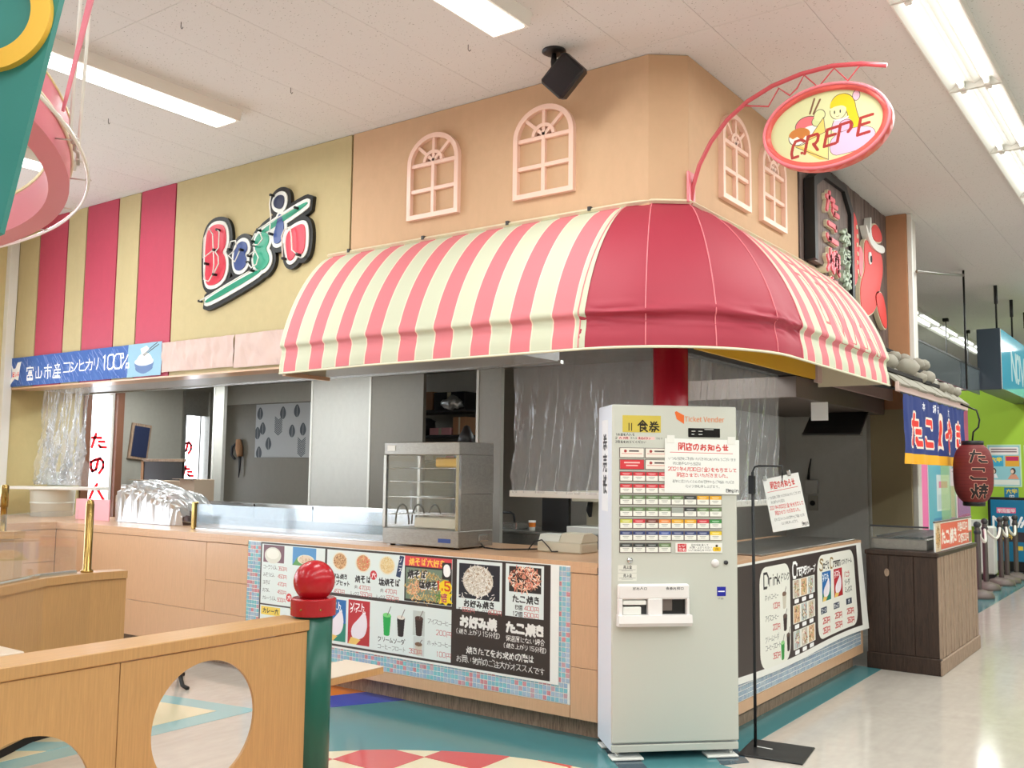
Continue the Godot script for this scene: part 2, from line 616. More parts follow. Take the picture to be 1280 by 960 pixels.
	mat("piping", col(230, 130, 140), 0.6)
	mat("yellow_band", col(228, 178, 40), 0.5)
	mat("foil", col(206, 208, 210), 0.3, 0.75)
	mat("bucket", col(218, 222, 212), 0.4)
	mat("brown_frame", col(128, 84, 62), 0.5)
	mat("beige_plastic", col(214, 208, 186), 0.5)
	mat("card_brown", col(176, 132, 98), 0.8)
	mat("card_pale", col(186, 166, 146), 0.8)
	mat("bag_dark", col(48, 50, 54), 0.35)
	mat("stone", col(158, 153, 140), 0.85)
	mat("lantern_red_plain", col(158, 52, 50), 0.55)
	mat("ink", col(24, 20, 20), 0.7)
	mat("ink_pale", col(206, 170, 150), 0.7)
	mat("noren_blue", col(34, 54, 120), 0.85)
	mat("noren_gold", col(240, 176, 34), 0.8)
	mat("letter_red", col(226, 56, 52), 0.5)
	mats.vinyl_red = mat("vinyl_red", col(230, 60, 70), 0.5)
	mats.vinyl_red.backlight_enabled = true
	mats.vinyl_red.backlight = col(230, 70, 80)
	mat("letter_pink", col(240, 116, 128), 0.45)
	mat("letter_green", col(186, 200, 178), 0.5)
	mat("letter_cream", col(226, 214, 184), 0.5)
	mat("green_wall", col(166, 206, 60), 0.6)
	mat("pink_wall", col(238, 118, 176), 0.6)
	mat("post_grey", col(92, 84, 80), 0.45, 0.3)
	mat("base_grey", col(116, 104, 98), 0.5, 0.2)
	mat("rope", col(240, 236, 226), 0.8)
	mat("sign_dark", col(56, 68, 78), 0.3)
	mat("neon_red", col(222, 62, 84), 0.35)
	mat("neon_green", col(46, 160, 128), 0.35)
	mat("neon_blue", col(52, 76, 140), 0.35)
	mat("neon_navy", col(40, 48, 78), 0.35)
	for e in [["glow", Color(0.98, 1.0, 0.97), 2.6], ["glow_tube", Color(0.98, 1.0, 0.98), 2.6]]:
		var m = mat(e[0], Color.WHITE, 0.5)
		m.emission_enabled = true
		m.emission = e[1]
		m.emission_energy_multiplier = e[2]
	var tv = mat("tile", Color.WHITE, 0.2)
	tv.vertex_color_use_as_albedo = true


# ---------------------------------------------------------------- lamps
func area_light(parent, at, w, l, energy):
	var a := AreaLight3D.new()
	a.name = "area_light"
	a.area_size = Vector2(w, l)
	a.light_energy = energy
	a.light_color = Color(0.975, 0.995, 0.985)
	a.shadow_enabled = true
	a.set("area_range", 40.0)
	parent.add_child(a, true)
	a.position = at - off.get(parent, Vector3.ZERO)
	a.rotation_degrees = Vector3(-90, 0, 0)


func trough_lamp(x, z0, z1, label):       # closed fitting with a glowing underside
	var t = thing("ceiling_light", label, "ceiling light", Vector3(x, H, (z0 + z1) * 0.5), "single trough lamps")
	var st = flat()
	prism(st, [Vector2(-0.135, 0), Vector2(0.135, 0), Vector2(0.118, -0.075), Vector2(-0.118, -0.075)], Vector3(x, H, z0), UX, UY, z1 - z0)
	mi("housing", st, mats.lamp_white, t)
	mi("diffuser", bbox(flat(), Vector3(x, H - 0.078, (z0 + z1) * 0.5), Vector3(0.205, 0.012, z1 - z0 - 0.05), 0.005), mats.glow, t)
	area_light(t, Vector3(x, H - 0.095, (z0 + z1) * 0.5), 0.2, z1 - z0 - 0.05, LAMP)


func tube_lamp(x, z0, z1, label, group, power = 0.7):        # open fitting with two tubes, one of a long row
	var zc = (z0 + z1) * 0.5
	var t = thing("ceiling_light", label, "ceiling light", Vector3(x, H, zc), group)
	var st = flat()
	var p := [Vector2(-0.15, 0), Vector2(0.15, 0), Vector2(0.15, -0.055), Vector2(0.143, -0.055), Vector2(0.1, -0.016), Vector2(0.03, -0.012), Vector2(0.0, -0.03), Vector2(-0.03, -0.012), Vector2(-0.1, -0.016), Vector2(-0.143, -0.055), Vector2(-0.15, -0.055)]
	prism(st, p, Vector3(x, H, z0 + 0.004), UX, UY, z1 - z0 - 0.008)
	mi("reflector", st, mats.lamp_white, t)
	for s in [-1, 1]:
		mi("tube", cyl(smooth(), Vector3(x + 0.07 * s, H - 0.042, z0 + 0.05), Vector3(x + 0.07 * s, H - 0.042, z1 - 0.05), 0.0135, 10), mats.glow_tube, t)
		for e in [z0 + 0.034, z1 - 0.034]:
			mi("socket", bbox(flat(), Vector3(x + 0.07 * s, H - 0.036, e), Vector3(0.034, 0.05, 0.03), 0.004), mats.lamp_white, t)
	for e in [z0 + 0.008, z1 - 0.008]:
		mi("end_plate", box(flat(), Vector3(x, H - 0.03, e), Vector3(0.296, 0.052, 0.008)), mats.lamp_white, t)
	area_light(t, Vector3(x, H - 0.068, zc), 0.27, z1 - z0 - 0.04, LAMP * power)


func ceiling_lights():
	trough_lamp(-5.32, -4.02, -2.67, "white trough ceiling light before the striped wall, crossed by thin white hanger rods")
	trough_lamp(-2.915, -3.99, -2.65, "white trough ceiling light in front of the peach wall and the black speaker")
	trough_lamp(-7.33, -4.0, -2.65, "white trough ceiling light partly hidden behind the pink hanging ring")
	for z in [-0.9, 2.2]:
		for x in [-7.33, -5.32, -2.915]:
			trough_lamp(x, z, z + 1.34, "white trough ceiling light over the seating booths")
	for k in 17:
		var z = 3.34 - k * 1.365
		tube_lamp(-1.04, z - 1.365, z, "open two-tube ceiling light in the long row over the aisle beside the shop", "tube lamps over the aisle")
	for k in 13:
		var z = 2.6 - k * 1.365
		tube_lamp(2.9, z - 1.365, z, "open two-tube ceiling light in the row over the sales floor", "tube lamps over the sales floor", 1.5)
	for k in 5:
		var z = -13.4 - k * 1.365
		tube_lamp(-3.4, z - 1.365, z, "open two-tube ceiling light in the far row behind the hanging blue sign", "tube lamps in the far hall")


# ---------------------------------------------------------------- room
func structure():
	struct("floor", span(flat(), Vector3(-9.85, -0.1, -27), Vector3(9, 0, 6)), mats.floor)
	var ce = struct("ceiling", span(flat(), Vector3(-9.85, H + 0.014, -27), Vector3(9, H + 0.15, 6)), mats.seam)
	for i in 18:
		for j in 6:
			var x = -8.193 + i * 0.51
			var z = -2.86 - (j - 1) * 1.82
			if x < -2.9 and z < -4.9 and z > -9.3: continue
			mi("panel", span(flat(), Vector3(x + 0.0012, H, z - 1.82 + 0.0012), Vector3(x + 0.51 - 0.0012, H + 0.014, z - 0.0012)), mats.ceiling, ce)
	var x1 = -8.193 + 18 * 0.51
	for b in [[-9.85, -27, -8.194, 6], [x1 + 0.001, -27, 9, 6], [-8.193, -1.0388, x1, 6], [-8.193, -27, x1, -11.961]]:
		mi("panel", span(flat(), Vector3(b[0], H, b[1]), Vector3(b[2], H + 0.014, b[3])), mats.ceiling, ce)
	for p in [Vector2(-4.42, -3.0), Vector2(-4.62, -3.95), Vector2(-3.3, -4.1), Vector2(-6.1, -3.6), Vector2(-1.85, -6.9)]:    # small screw hooks
		solo("ceiling_hook", tube(smooth(), [Vector3(p.x, H + 0.002, p.y), Vector3(p.x, H - 0.03, p.y), Vector3(p.x + 0.01, H - 0.042, p.y), Vector3(p.x + 0.02, H - 0.034, p.y)], 0.002, 5), mats.dark_metal, "tiny wire hook screwed into the speckled ceiling", "hook", "ceiling hooks")
	struct("wall_east", span(flat(), Vector3(9, 0, -27), Vector3(9.2, H, 6)), mats.wall)
	struct("wall_south", span(flat(), Vector3(-9.85, 0, 6), Vector3(9.2, H, 6.2)), mats.wall)
	struct("wall_north", span(flat(), Vector3(-9.85, 0, -27.2), Vector3(9.2, H, -27)), mats.wall)
	# outside wall on the left, with a door and a window to the daylight
	var st = flat()
	span(st, Vector3(-9.85, 0, -5.58), Vector3(-9.65, H, -4.0))
	span(st, Vector3(-9.85, 0, -4.0), Vector3(-9.65, 0.5, 0.5))
	span(st, Vector3(-9.85, 2.9, -4.0), Vector3(-9.65, H, 0.5))
	span(st, Vector3(-9.85, 0, 0.5), Vector3(-9.65, H, 6))
	var ww = struct("wall_west", st, mats.yellow_wall)
	st = flat()
	span(st, Vector3(-9.85, 0, -6.8), Vector3(-9.65, H, -6.04))
	span(st, Vector3(-9.85, 0, -27), Vector3(-9.65, H, -7.2))
	span(st, Vector3(-9.85, 2.42, -6.04), Vector3(-9.65, H, -5.58))
	span(st, Vector3(-9.85, 2.34, -7.2), Vector3(-9.65, H, -6.8))
	span(st, Vector3(-9.85, 0, -7.2), Vector3(-9.65, 0.9, -6.8))
	mi("partition_panel", st, mats.laminate, ww)
	struct("trim_1", span(flat(), Vector3(-9.65, 0, -4.775), Vector3(-9.57, H, -4.69), 0.004), mats.white)
	# shop window on the left, out of the picture: the daylight on the left-hand sides comes from it
	st = flat()
	for k in 4: span(st, Vector3(-9.8, 0.5, -4.0 + k * 1.48), Vector3(-9.7, 2.9, -3.94 + k * 1.48))
	span(st, Vector3(-9.8, 0.5, -4.0), Vector3(-9.7, 0.56, 0.5)); span(st, Vector3(-9.8, 2.84, -4.0), Vector3(-9.7, 2.9, 0.5))
	var w2 = struct("window_2", st, mats.steel)
	mi("glass_pane", span(flat(), Vector3(-9.755, 0.5, -4.0), Vector3(-9.745, 2.9, 0.5)), mats.glass, w2)
	# door with a brown frame
	st = flat()
	span(st, Vector3(-9.78, 0, -5.66), Vector3(-9.62, 2.42, -5.58))
	span(st, Vector3(-9.78, 0, -6.04), Vector3(-9.62, 2.42, -5.96))
	span(st, Vector3(-9.78, 2.3, -5.96), Vector3(-9.62, 2.42, -5.66))
	var d = struct("door_1", st, mats.brown_frame)
	mi("glass_pane", span(flat(), Vector3(-9.73, 0.05, -5.95), Vector3(-9.72, 2.29, -5.67)), mats.glass, d)
	st = flat()
	for q in [["た", 1.62], ["の", 1.36], ["大", 1.08]]:
		glyph(st, q[0], Vector3(-9.705, q[1], -5.7), Vector3(0, 0, -1), UY, 0.2, 0.032, 0.004)
	mi("lettering", st, mats.vinyl_red, d, "red lettering stuck on the glass")
	var sa = flat()
	span(sa, Vector3(-9.75, 0, -5.70), Vector3(-9.68, 2.3, -5.66)); span(sa, Vector3(-9.75, 0, -5.96), Vector3(-9.68, 2.3, -5.93)); span(sa, Vector3(-9.75, 2.22, -5.93), Vector3(-9.68, 2.3, -5.70))
	mi("sash", sa, mats.white, d)
	# window beyond
	st = flat()
	span(st, Vector3(-9.8, 0.9, -6.84), Vector3(-9.62, 2.34, -6.8)); span(st, Vector3(-9.8, 0.9, -7.2), Vector3(-9.62, 2.34, -7.16)); span(st, Vector3(-9.8, 2.05, -7.16), Vector3(-9.64, 2.34, -6.84))
	span(st, Vector3(-9.8, 0.9, -7.1), Vector3(-9.7, 2.05, -7.085))
	var w = struct("window_1", st, mats.steel)
	mi("glass_pane", span(flat(), Vector3(-9.73, 0.9, -7.16), Vector3(-9.72, 2.05, -6.84)), mats.glass, w)
	st = flat()
	glyph(st, "の", Vector3(-9.705, 1.6, -6.84), Vector3(0, 0, -1), UY, 0.16, 0.028, 0.004)
	glyph(st, "た", Vector3(-9.705, 1.32, -6.86), Vector3(0, 0, -1), UY, 0.16, 0.028, 0.004)
	mi("lettering", st, mats.vinyl_red, w, "red lettering stuck on the window")


func glyph(st, ch, o, u, v, size, wid, d, sx = 1.0):     # a character cut out of a plate, top left at o + v * size
	for s in strokes(ch):
		for k in s.size() - 1:
			var a = s[k]; var b = s[k + 1]
			var p = Vector2(a.x * sx, 1.0 - a.y) * size; var q = Vector2(b.x * sx, 1.0 - b.y) * size
			var t = (q - p).normalized()
			if t == Vector2.ZERO: t = Vector2.RIGHT
			var m = Vector2(-t.y, t.x) * wid * 0.5
			var e = t * wid * 0.3
			prism(st, [p - e - m, q + e - m, q + e * 1.8, q + e + m, p - e + m, p - e * 1.8], o, u, v, d)


func ring(outer, inner) -> Array:         # closed outline with a hole, as two halves, for prism()
	var n = outer.size()
	var h = n / 2
	var a := []; var b := []
	for k in range(0, h + 1): a.append(outer[k])
	for k in range(h, -1, -1): a.append(inner[k])
	for k in range(h, n + 1): b.append(outer[k % n])
	for k in range(n, h - 1, -1): b.append(inner[k % n])
	return [a, b]


func inlay(pts, y, m, fl):
	var pl := PackedVector2Array()
	for p in pts: pl.append(Vector2(p.x, -p.y))
	mi("inlay", prism(flat(), pl, Vector3.ZERO, UX, Vector3(0, 0, -1), y), m, fl)


func floor_inlays():
	var fl = get_node("floor")
	var c := Vector2(-2.45, -2.466)
	var disc := PackedVector2Array(arc(c.x, c.y, 1.678, 1.678, -141, 60, 80) + [Vector2(-3.7, -1.4)])
	inlay([Vector2(-4.15, -4.66), Vector2(-2.78, -4.66), Vector2(-2.24, -5.17), Vector2(-2.24, -7.62), Vector2(-2.04, -7.62), Vector2(-2.04, -4.6), Vector2(-3.2, -3.9), Vector2(-3.76, -3.5), Vector2(-4.44, -4.12)], 0.0015, mats.teal, fl)
	inlay(arc(c.x, c.y, 2.2, 2.2, -141, 20, 60) + [c], 0.002, mats.teal, fl)
	inlay([Vector2(-4.15, -4.66), Vector2(-4.44, -4.12), Vector2(-4.66, -4.3), Vector2(-4.5, -4.66)], 0.003, mats.floor_blue, fl)
	inlay([Vector2(-4.5, -4.66), Vector2(-4.66, -4.3), Vector2(-5.0, -4.35), Vector2(-4.95, -4.66)], 0.003, mats.floor_orange, fl)
	for q in [[Vector2(-2.74, -4.62), Vector2(-2.35, -4.2), Vector2(-2.25, -4.3), Vector2(-2.64, -4.72)], [Vector2(-2.2, -5.1), Vector2(-1.93, -4.75), Vector2(-2.02, -4.62), Vector2(-2.32, -5.0)]]:
		inlay(q, 0.003, mats.slate, fl)
	inlay(disc, 0.004, mats.floor_cream, fl)
	for i in range(-6, 7):
		for j in range(-6, 7):
			if (i + j) % 2 != 0: continue
			var x = -3.6 + 0.335 * i; var z = -3.8 + 0.31 * j
			for r in Geometry2D.intersect_polygons(PackedVector2Array([Vector2(x, z), Vector2(x + 0.335, z), Vector2(x + 0.335, z + 0.31), Vector2(x, z + 0.31)]), disc):
				inlay(r, 0.006, mats.floor_red, fl)
	# square figure under the booths, seen through the round holes
	inlay([Vector2(-4.68, -3.92), Vector2(-6.9, -3.55), Vector2(-6.9, -1.2), Vector2(-4.68, -1.2)], 0.0015, mats.teal_pale, fl)
	inlay([Vector2(-4.85, -3.74), Vector2(-6.7, -3.42), Vector2(-6.7, -1.35), Vector2(-4.83, -1.35)], 0.003, mats.floor_cream, fl)
	inlay([Vector2(-4.84, -2.9), Vector2(-5.6, -2.3), Vector2(-5.6, -2.1), Vector2(-4.84, -2.7)], 0.005, mats.teal_pale, fl)
	# strip along the barrier far down the aisle
	inlay([Vector2(-2.03, -10.2), Vector2(-2.25, -10.2), Vector2(-2.25, -22), Vector2(-2.03, -22)], 0.002, mats.teal, fl)


# ---------------------------------------------------------------- upper walls of the shop
func facade():
	var st = flat()
	span(st, Vector3(-9.65, 2.2, ZW - 0.2), Vector3(-2.52, H, ZW - 0.016))
	var wf = struct("wall_front", st, mats.seam)
	var g := 0.009
	for p in [[-9.65, -9.195, "cream"], [-9.195, -8.69, "red_panel"], [-8.69, -8.365, "cream"], [-8.365, -7.85, "red_panel"], [-7.85, -7.51, "cream"], [-7.51, -7.0, "red_panel"], [-7.0, -4.9, "cream"], [-4.9, -2.512, "peach"]]:
		mi("panel", span(flat(), Vector3(p[0] + g, 2.2, ZW - 0.016), Vector3(p[1] - (g if p[1] < -3 else 0.0), H - 0.004, ZW)), mats[p[2]], wf)
	st = flat()
	prism(st, [Vector2(-2.512, 4.78), Vector2(-2.33, 4.924), Vector2(-2.4, 4.924), Vector2(-2.5, 4.85)], Vector3(0, 2.16, 0), UX, Vector3(0, 0, -1), H - 2.164)
	struct("wall_corner", st, mats.peach)
	st = flat()
	span(st, Vector3(XW - 0.2, 2.16, -9.2), Vector3(XW - 0.012, H - 0.004, -4.93))
	var ws = struct("wall_side", st, mats.seam)
	mi("panel", span(flat(), Vector3(XW - 0.012, 2.16, -6.75), Vector3(XW, H - 0.004, -4.925)), mats.peach, ws)
	var z = -6.79
	for k in 16:                                          # brown boards behind the octopus sign
		var b = maxf(z - 0.152, -9.2)
		mi("board", span(flat(), Vector3(XW - 0.012, 2.3, b + 0.002), Vector3(XW + 0.004 * (k % 2), H - 0.004, z), 0.002), mats.wood_board, ws)
		z -= 0.152
	st = flat()
	span(st, Vector3(-2.53, 2.05, -9.32), Vector3(-2.148, H - 0.002, -9.14))
	struct("wall_pillar", st, mats.orange_wall)
	struct("trim_2", span(flat(), Vector3(-2.147, 0, -9.2), Vector3(-2.105, H - 0.002, -9.16), 0.004), mats.white)
	struct("wall_shop_back", span(flat(), Vector3(-9.65, 0, -9.5), Vector3(-2.15, H, -9.33)), mats.wall)
	# yellow band and pale panel over the side opening
	mi("band", span(flat(), Vector3(XW, 2.15, -7.02), Vector3(XW + 0.02, 2.36, -4.98)), mats.yellow_band, ws)
	mi("pale_panel", span(flat(), Vector3(XW, 2.13, -9.15), Vector3(XW + 0.03, 2.42, -7.04)), mats.banner_cloth, ws)
	mi("picture_strip", span(flat(), Vector3(XW + 0.02, 2.26, -7.5), Vector3(XW + 0.035, 2.37, -7.03), 0.003), mats.wood_slat, ws)
	# soffit over the kitchen opening
	struct("ceiling_soffit", span(flat(), Vector3(-9.65, 2.205, -5.54), Vector3(-3.6, 2.4, ZW - 0.2), 0.003), mats.soffit)
	struct("trim_3", span(flat(), Vector3(-9.65, 2.19, -5.56), Vector3(-3.58, 2.215, -5.52)), mats.steel)
	struct("trim_4", span(flat(), Vector3(-9.6, 2.19, ZW - 0.2), Vector3(-5.1, 2.204, ZW + 0.012)), mats.wood_counter)
	struct("ceiling_kitchen", span(flat(), Vector3(-9.65, 2.42, -9.33), Vector3(-2.55, 2.5, -4.99)), mats.laminate_dark)
	banners()
	arched_windows()
	neon_sign()
	speaker()
	crepe_sign()
	octopus_sign()


func cloth(x0, x1, y0, y1, z, amp, f, uv):
	return grid(smooth(), 60, 8, func(u, v): return Vector3(lerpf(x0, x1, u), lerpf(y1, y0, v), z + amp * (noise.get_noise_2d(u * f, v * 1.3 + x0) + 0.4 * noise.get_noise_2d(u * f * 3.0 + v * 4.0, v * 2.0))), UZ, uv)


func banners():
	var im = picture(1536, 176, col(62, 100, 172))
	for k in 260:
		var x = rng.randf() * 1260; var y = rng.randf() * 176
		var c = [col(74, 112, 180), col(54, 90, 164), col(96, 128, 194), col(120, 140, 196)][rng.randi() % 4]
		iline(im, Vector2(x, y), Vector2(x + 20 + rng.randf() * 30, y + 30 + rng.randf() * 30), 5, c)
	irect(im, 1245, 0, 291, 176, col(150, 190, 212))
	ipoly(im, [Vector2(40, 40), Vector2(62, 66), Vector2(96, 62), Vector2(112, 30), Vector2(150, 26), Vector2(146, 90), Vector2(128, 140), Vector2(82, 128), Vector2(44, 160), Vector2(36, 150), Vector2(52, 100)], Color.WHITE)
	icent(im, "富山米", 94, 84, 32, col(230, 70, 70), 0.1)
	itext(im, "富山市産", 206, 56, 90, Color.WHITE, 0.085, 1.1)
	itext(im, "コシヒカリ", 612, 42, 86, Color.WHITE, 0.085, 0.86)
	itext(im, "100%", 985, 26, 112, Color.WHITE, 0.08, 0.9)
	iell(im, 1390, 132, 74, 26, col(96, 120, 168))
	ipoly(im, arc(1390, 96, 82, 66, 0, 180, 16), col(104, 130, 176))
	iell(im, 1390, 96, 82, 24, col(214, 224, 226))
	ipoly(im, arc(1390, 94, 70, 44, 180, 360, 16), col(236, 240, 232))
	iell(im, 1390, 94, 70, 18, col(230, 234, 222))
	ipoly(im, [Vector2(1350, 28), Vector2(1400, 14), Vector2(1428, 30), Vector2(1400, 52), Vector2(1362, 66)], Color.WHITE)
	iline(im, Vector2(1370, 62), Vector2(1500, 4), 4, col(60, 50, 60))
	iline(im, Vector2(1380, 66), Vector2(1512, 14), 4, col(60, 50, 60))
	var m := StandardMaterial3D.new()
	m.albedo_texture = ImageTexture.create_from_image(im)
	m.roughness = 0.75
	solo("rice_banner", cloth(-9.64, -7.08, 2.215, 2.5, ZW + 0.02, 0.012, 16.0, true), m, "blue cloth banner with white lettering and a rice bowl, under the striped wall", "banner")
	for q in [[-7.07, -6.13, "pale pink cloth strip beside the blue rice banner"], [-6.12, -5.02, "pale pink cloth strip running behind the end of the awning"]]:
		solo("cloth_strip", cloth(q[0], q[1], 2.235 - (0.012 if q[0] > -6.5 else 0.0), 2.485, ZW + 0.022, 0.022, 7.0, false), mats.banner_cloth, q[2], "cloth", "cloth strips over the opening")


func arched_windows():
	var data := [["pale pink arched window frame on the peach wall, nearest the neon sign", Vector3(-4.335, 3.128, ZW), 0.0], ["pale pink arched window frame on the peach wall under the black speaker", Vector3(-3.445, 3.128, ZW), 0.0],
		["pale pink arched window frame behind the red arm of the oval sign", Vector3(XW, 3.118, -5.34), PI / 2], ["pale pink arched window frame next to the brown octopus boards", Vector3(XW, 3.118, -5.99), PI / 2]]
	for d in data:
		var t = thing_local("arched_window_frame", d[0], "window frame", Transform3D(Basis(UY, d[2]), d[1]), "decorative arched window frames")
		var outer := []; var inner := []
		var w := 0.032
		for k in 5: outer.append(Vector2(0.445, lerpf(0.0, 0.385, k / 5.0))); inner.append(Vector2(0.445 - w, lerpf(w, 0.385, k / 5.0)))
		for p in arc(0.2225, 0.385, 0.2225, 0.19, 0, 180, 20): outer.append(p)
		for p in arc(0.2225, 0.385, 0.2225 - w, 0.19 - w, 0, 180, 20): inner.append(p)
		for k in 5: outer.append(Vector2(0.0, lerpf(0.385, 0.0, (k + 1) / 5.0))); inner.append(Vector2(w, lerpf(0.385, w, (k + 1) / 5.0)))
		var st = flat()
		for h in ring(outer, inner): prism(st, h, Vector3.ZERO, UX, UY, 0.034)
		mi("frame", st, mats.pink_frame, t)
		mi("muntin", span(flat(), Vector3(0.209, w, 0), Vector3(0.236, 0.385, 0.028), 0.002), mats.pink_frame, t)
		for y in [0.195, 0.372]:
			mi("muntin", span(flat(), Vector3(w, y - 0.013, 0), Vector3(0.445 - w, y + 0.013, 0.026), 0.002), mats.pink_frame, t)
		for f in [45, 90, 135]:
			var e := Vector2(cos(deg_to_rad(f)), sin(deg_to_rad(f)))
			var n := Vector2(-e.y, e.x) * 0.011
			var p0 := Vector2(0.2225, 0.385); var p1 = p0 + Vector2(e.x * 0.2, e.y * 0.17)
			mi("spoke", prism(flat(), [p0 - n, p1 - n, p1 + n, p0 + n], Vector3.ZERO, UX, UY, 0.024), mats.pink_frame, t)
		var a1 = arc(0.2225, 0.385, 0.085, 0.075, 0, 180, 14)
		var a2 = arc(0.2225, 0.385, 0.063, 0.053, 180, 0, 14)
		mi("fan_arc", prism(flat(), a1 + a2, Vector3.ZERO, UX, UY, 0.03), mats.pink_frame, t)
		mi("fan_backing", prism(flat(), arc(0.2225, 0.385, 0.066, 0.056, 0, 180, 14), Vector3.ZERO, UX, UY, 0.003), mats.brown_frame, t)
		var pane := [Vector2(0.02, 0.02), Vector2(0.425, 0.02), Vector2(0.425, 0.385)] + arc(0.2225, 0.385, 0.2025, 0.17, 0, 180, 16)
		mi("backing", prism(flat(), pane, Vector3.ZERO, UX, UY, 0.002), mats.peach, t)


func pv(a) -> Array:
	var r := []
	for p in a: r.append(Vector2(p[0], p[1]))
	return r


func rounded(pts, n = 3) -> Array:       # soft corners: corner cutting
	for k in n:
		var q := []
		for i in pts.size():
			var a = pts[i]; var b = pts[(i + 1) % pts.size()]
			q.append(a.lerp(b, 0.25)); q.append(a.lerp(b, 0.75))
		pts = q
	return pts


func neon_sign():
	var t = thing("neon_sign", "unlit neon sign reading Begin in red, blue and green letters on black", "sign", Vector3(-5.9, 3.15, ZW))
	var L := {
		"B": [[-6.51, 3.27], [-6.49, 3.36], [-6.42, 3.40], [-6.31, 3.39], [-6.27, 3.35], [-6.25, 3.27], [-6.26, 3.20], [-6.30, 3.16], [-6.26, 3.12], [-6.24, 3.04], [-6.27, 2.95], [-6.34, 2.91], [-6.44, 2.90], [-6.49, 2.93], [-6.51, 3.09]],
		"e": [[-6.15, 3.09], [-6.13, 3.18], [-6.06, 3.22], [-6.00, 3.20], [-5.98, 3.14], [-6.02, 3.11], [-5.99, 3.07], [-6.00, 3.01], [-6.07, 2.98], [-6.13, 3.00]],
		"g": [[-5.90, 3.19], [-5.87, 3.24], [-5.80, 3.26], [-5.74, 3.23], [-5.73, 3.17], [-5.77, 3.12], [-5.73, 3.07], [-5.72, 3.01], [-5.78, 2.96], [-5.85, 2.96], [-5.89, 3.00], [-5.91, 3.06], [-5.88, 3.12]],
		"bar": [[-6.50, 2.79], [-5.84, 2.975], [-5.81, 2.94], [-6.46, 2.755]],
		"bar_": [[-5.83, 3.275], [-5.33, 3.425], [-5.30, 3.395], [-5.80, 3.235]],
		"dot": [[-5.69, 3.49], [-5.64, 3.52], [-5.58, 3.51], [-5.57, 3.46], [-5.59, 3.41], [-5.64, 3.41], [-5.69, 3.44]],
		"i": [[-5.67, 3.15], [-5.68, 3.22], [-5.65, 3.28], [-5.63, 3.37], [-5.59, 3.36], [-5.56, 3.25], [-5.58, 3.18], [-5.60, 3.15], [-5.64, 3.14]],
		"n": [[-5.54, 3.14], [-5.52, 3.21], [-5.46, 3.24], [-5.36, 3.26], [-5.33, 3.23], [-5.32, 3.15], [-5.33, 3.05], [-5.37, 3.02], [-5.41, 3.06], [-5.45, 3.00], [-5.50, 2.99], [-5.52, 3.05]],
	}
	var cols := {"B": "neon_red", "e": "neon_blue", "g": "neon_green", "bar": "neon_green", "bar_": "neon_green", "dot": "neon_navy", "i": "neon_blue", "n": "neon_red"}
	var n := 0
	for k in L:
		var poly := PackedVector2Array(rounded(pv(L[k]), 2))
		for b in Geometry2D.offset_polygon(poly, 0.065, Geometry2D.JOIN_ROUND):
			mi("backing", prism(flat(), b, Vector3(0, 0, ZW), UX, UY, 0.03 + n * 0.0004), mats.black, t)
		for b in Geometry2D.offset_polygon(poly, 0.03, Geometry2D.JOIN_ROUND):
			mi("white_edge", prism(flat(), b, Vector3(0, 0, ZW), UX, UY, 0.038 + n * 0.0004), mats.white, t)
		mi("bar" if k.begins_with("bar") else "letter_" + {"dot": "i", "B": "b"}.get(k, k), prism(flat(), poly, Vector3(0, 0, ZW), UX, UY, 0.046 + n * 0.0004), mats[cols[k]], t)
		n += 1
	var T := [[[-6.46, 3.08], [-6.47, 2.95], [-6.41, 2.93], [-6.36, 2.98], [-6.35, 3.06], [-6.38, 3.31], [-6.44, 3.37], [-6.49, 3.29], [-6.49, 3.13], [-6.36, 3.18]],
		[[-6.33, 3.34], [-6.30, 3.32], [-6.30, 3.19], [-6.34, 3.16], [-6.30, 3.12], [-6.29, 3.06], [-6.35, 2.98]], [[-6.17, 3.16], [-6.15, 3.22], [-6.09, 3.22], [-6.08, 3.17], [-6.12, 3.13], [-6.17, 3.11], [-6.09, 3.05], [-6.03, 3.14]],
		[[-5.89, 3.16], [-5.82, 3.15], [-5.77, 3.19], [-5.80, 3.24], [-5.86, 3.24], [-5.90, 3.19]], [[-5.93, 3.08], [-5.85, 3.11], [-5.81, 3.05], [-5.83, 3.00], [-5.89, 2.98], [-5.94, 3.03]],
		[[-5.69, 3.52], [-5.70, 3.45], [-5.68, 3.35], [-5.69, 3.22]], [[-5.53, 3.01], [-5.55, 3.18], [-5.52, 3.23], [-5.46, 3.24], [-5.44, 3.16], [-5.43, 3.06], [-5.37, 3.02]], [[-6.52, 2.78], [-5.89, 2.96]], [[-5.83, 3.27], [-5.41, 3.38]]]
	for q in T:
		var p := []
		for a in q: p.append(Vector3(a[0], a[1], ZW + 0.075))
		p.push_front(p[0] - Vector3(0, 0, 0.03)); p.append(p[-1] - Vector3(0, 0, 0.03))
		var tb = mi("glass_tube", tube(smooth(), p, 0.0055, 6), mats.neon_tube, t)
		var ends = flat()
		for e in [p[1], p[-2]]: cyl(ends, e - Vector3(0.0, 0, 0.03), e + Vector3(0, 0, 0.008), 0.011, 8)
		mi("electrode", ends, mats.black, tb)


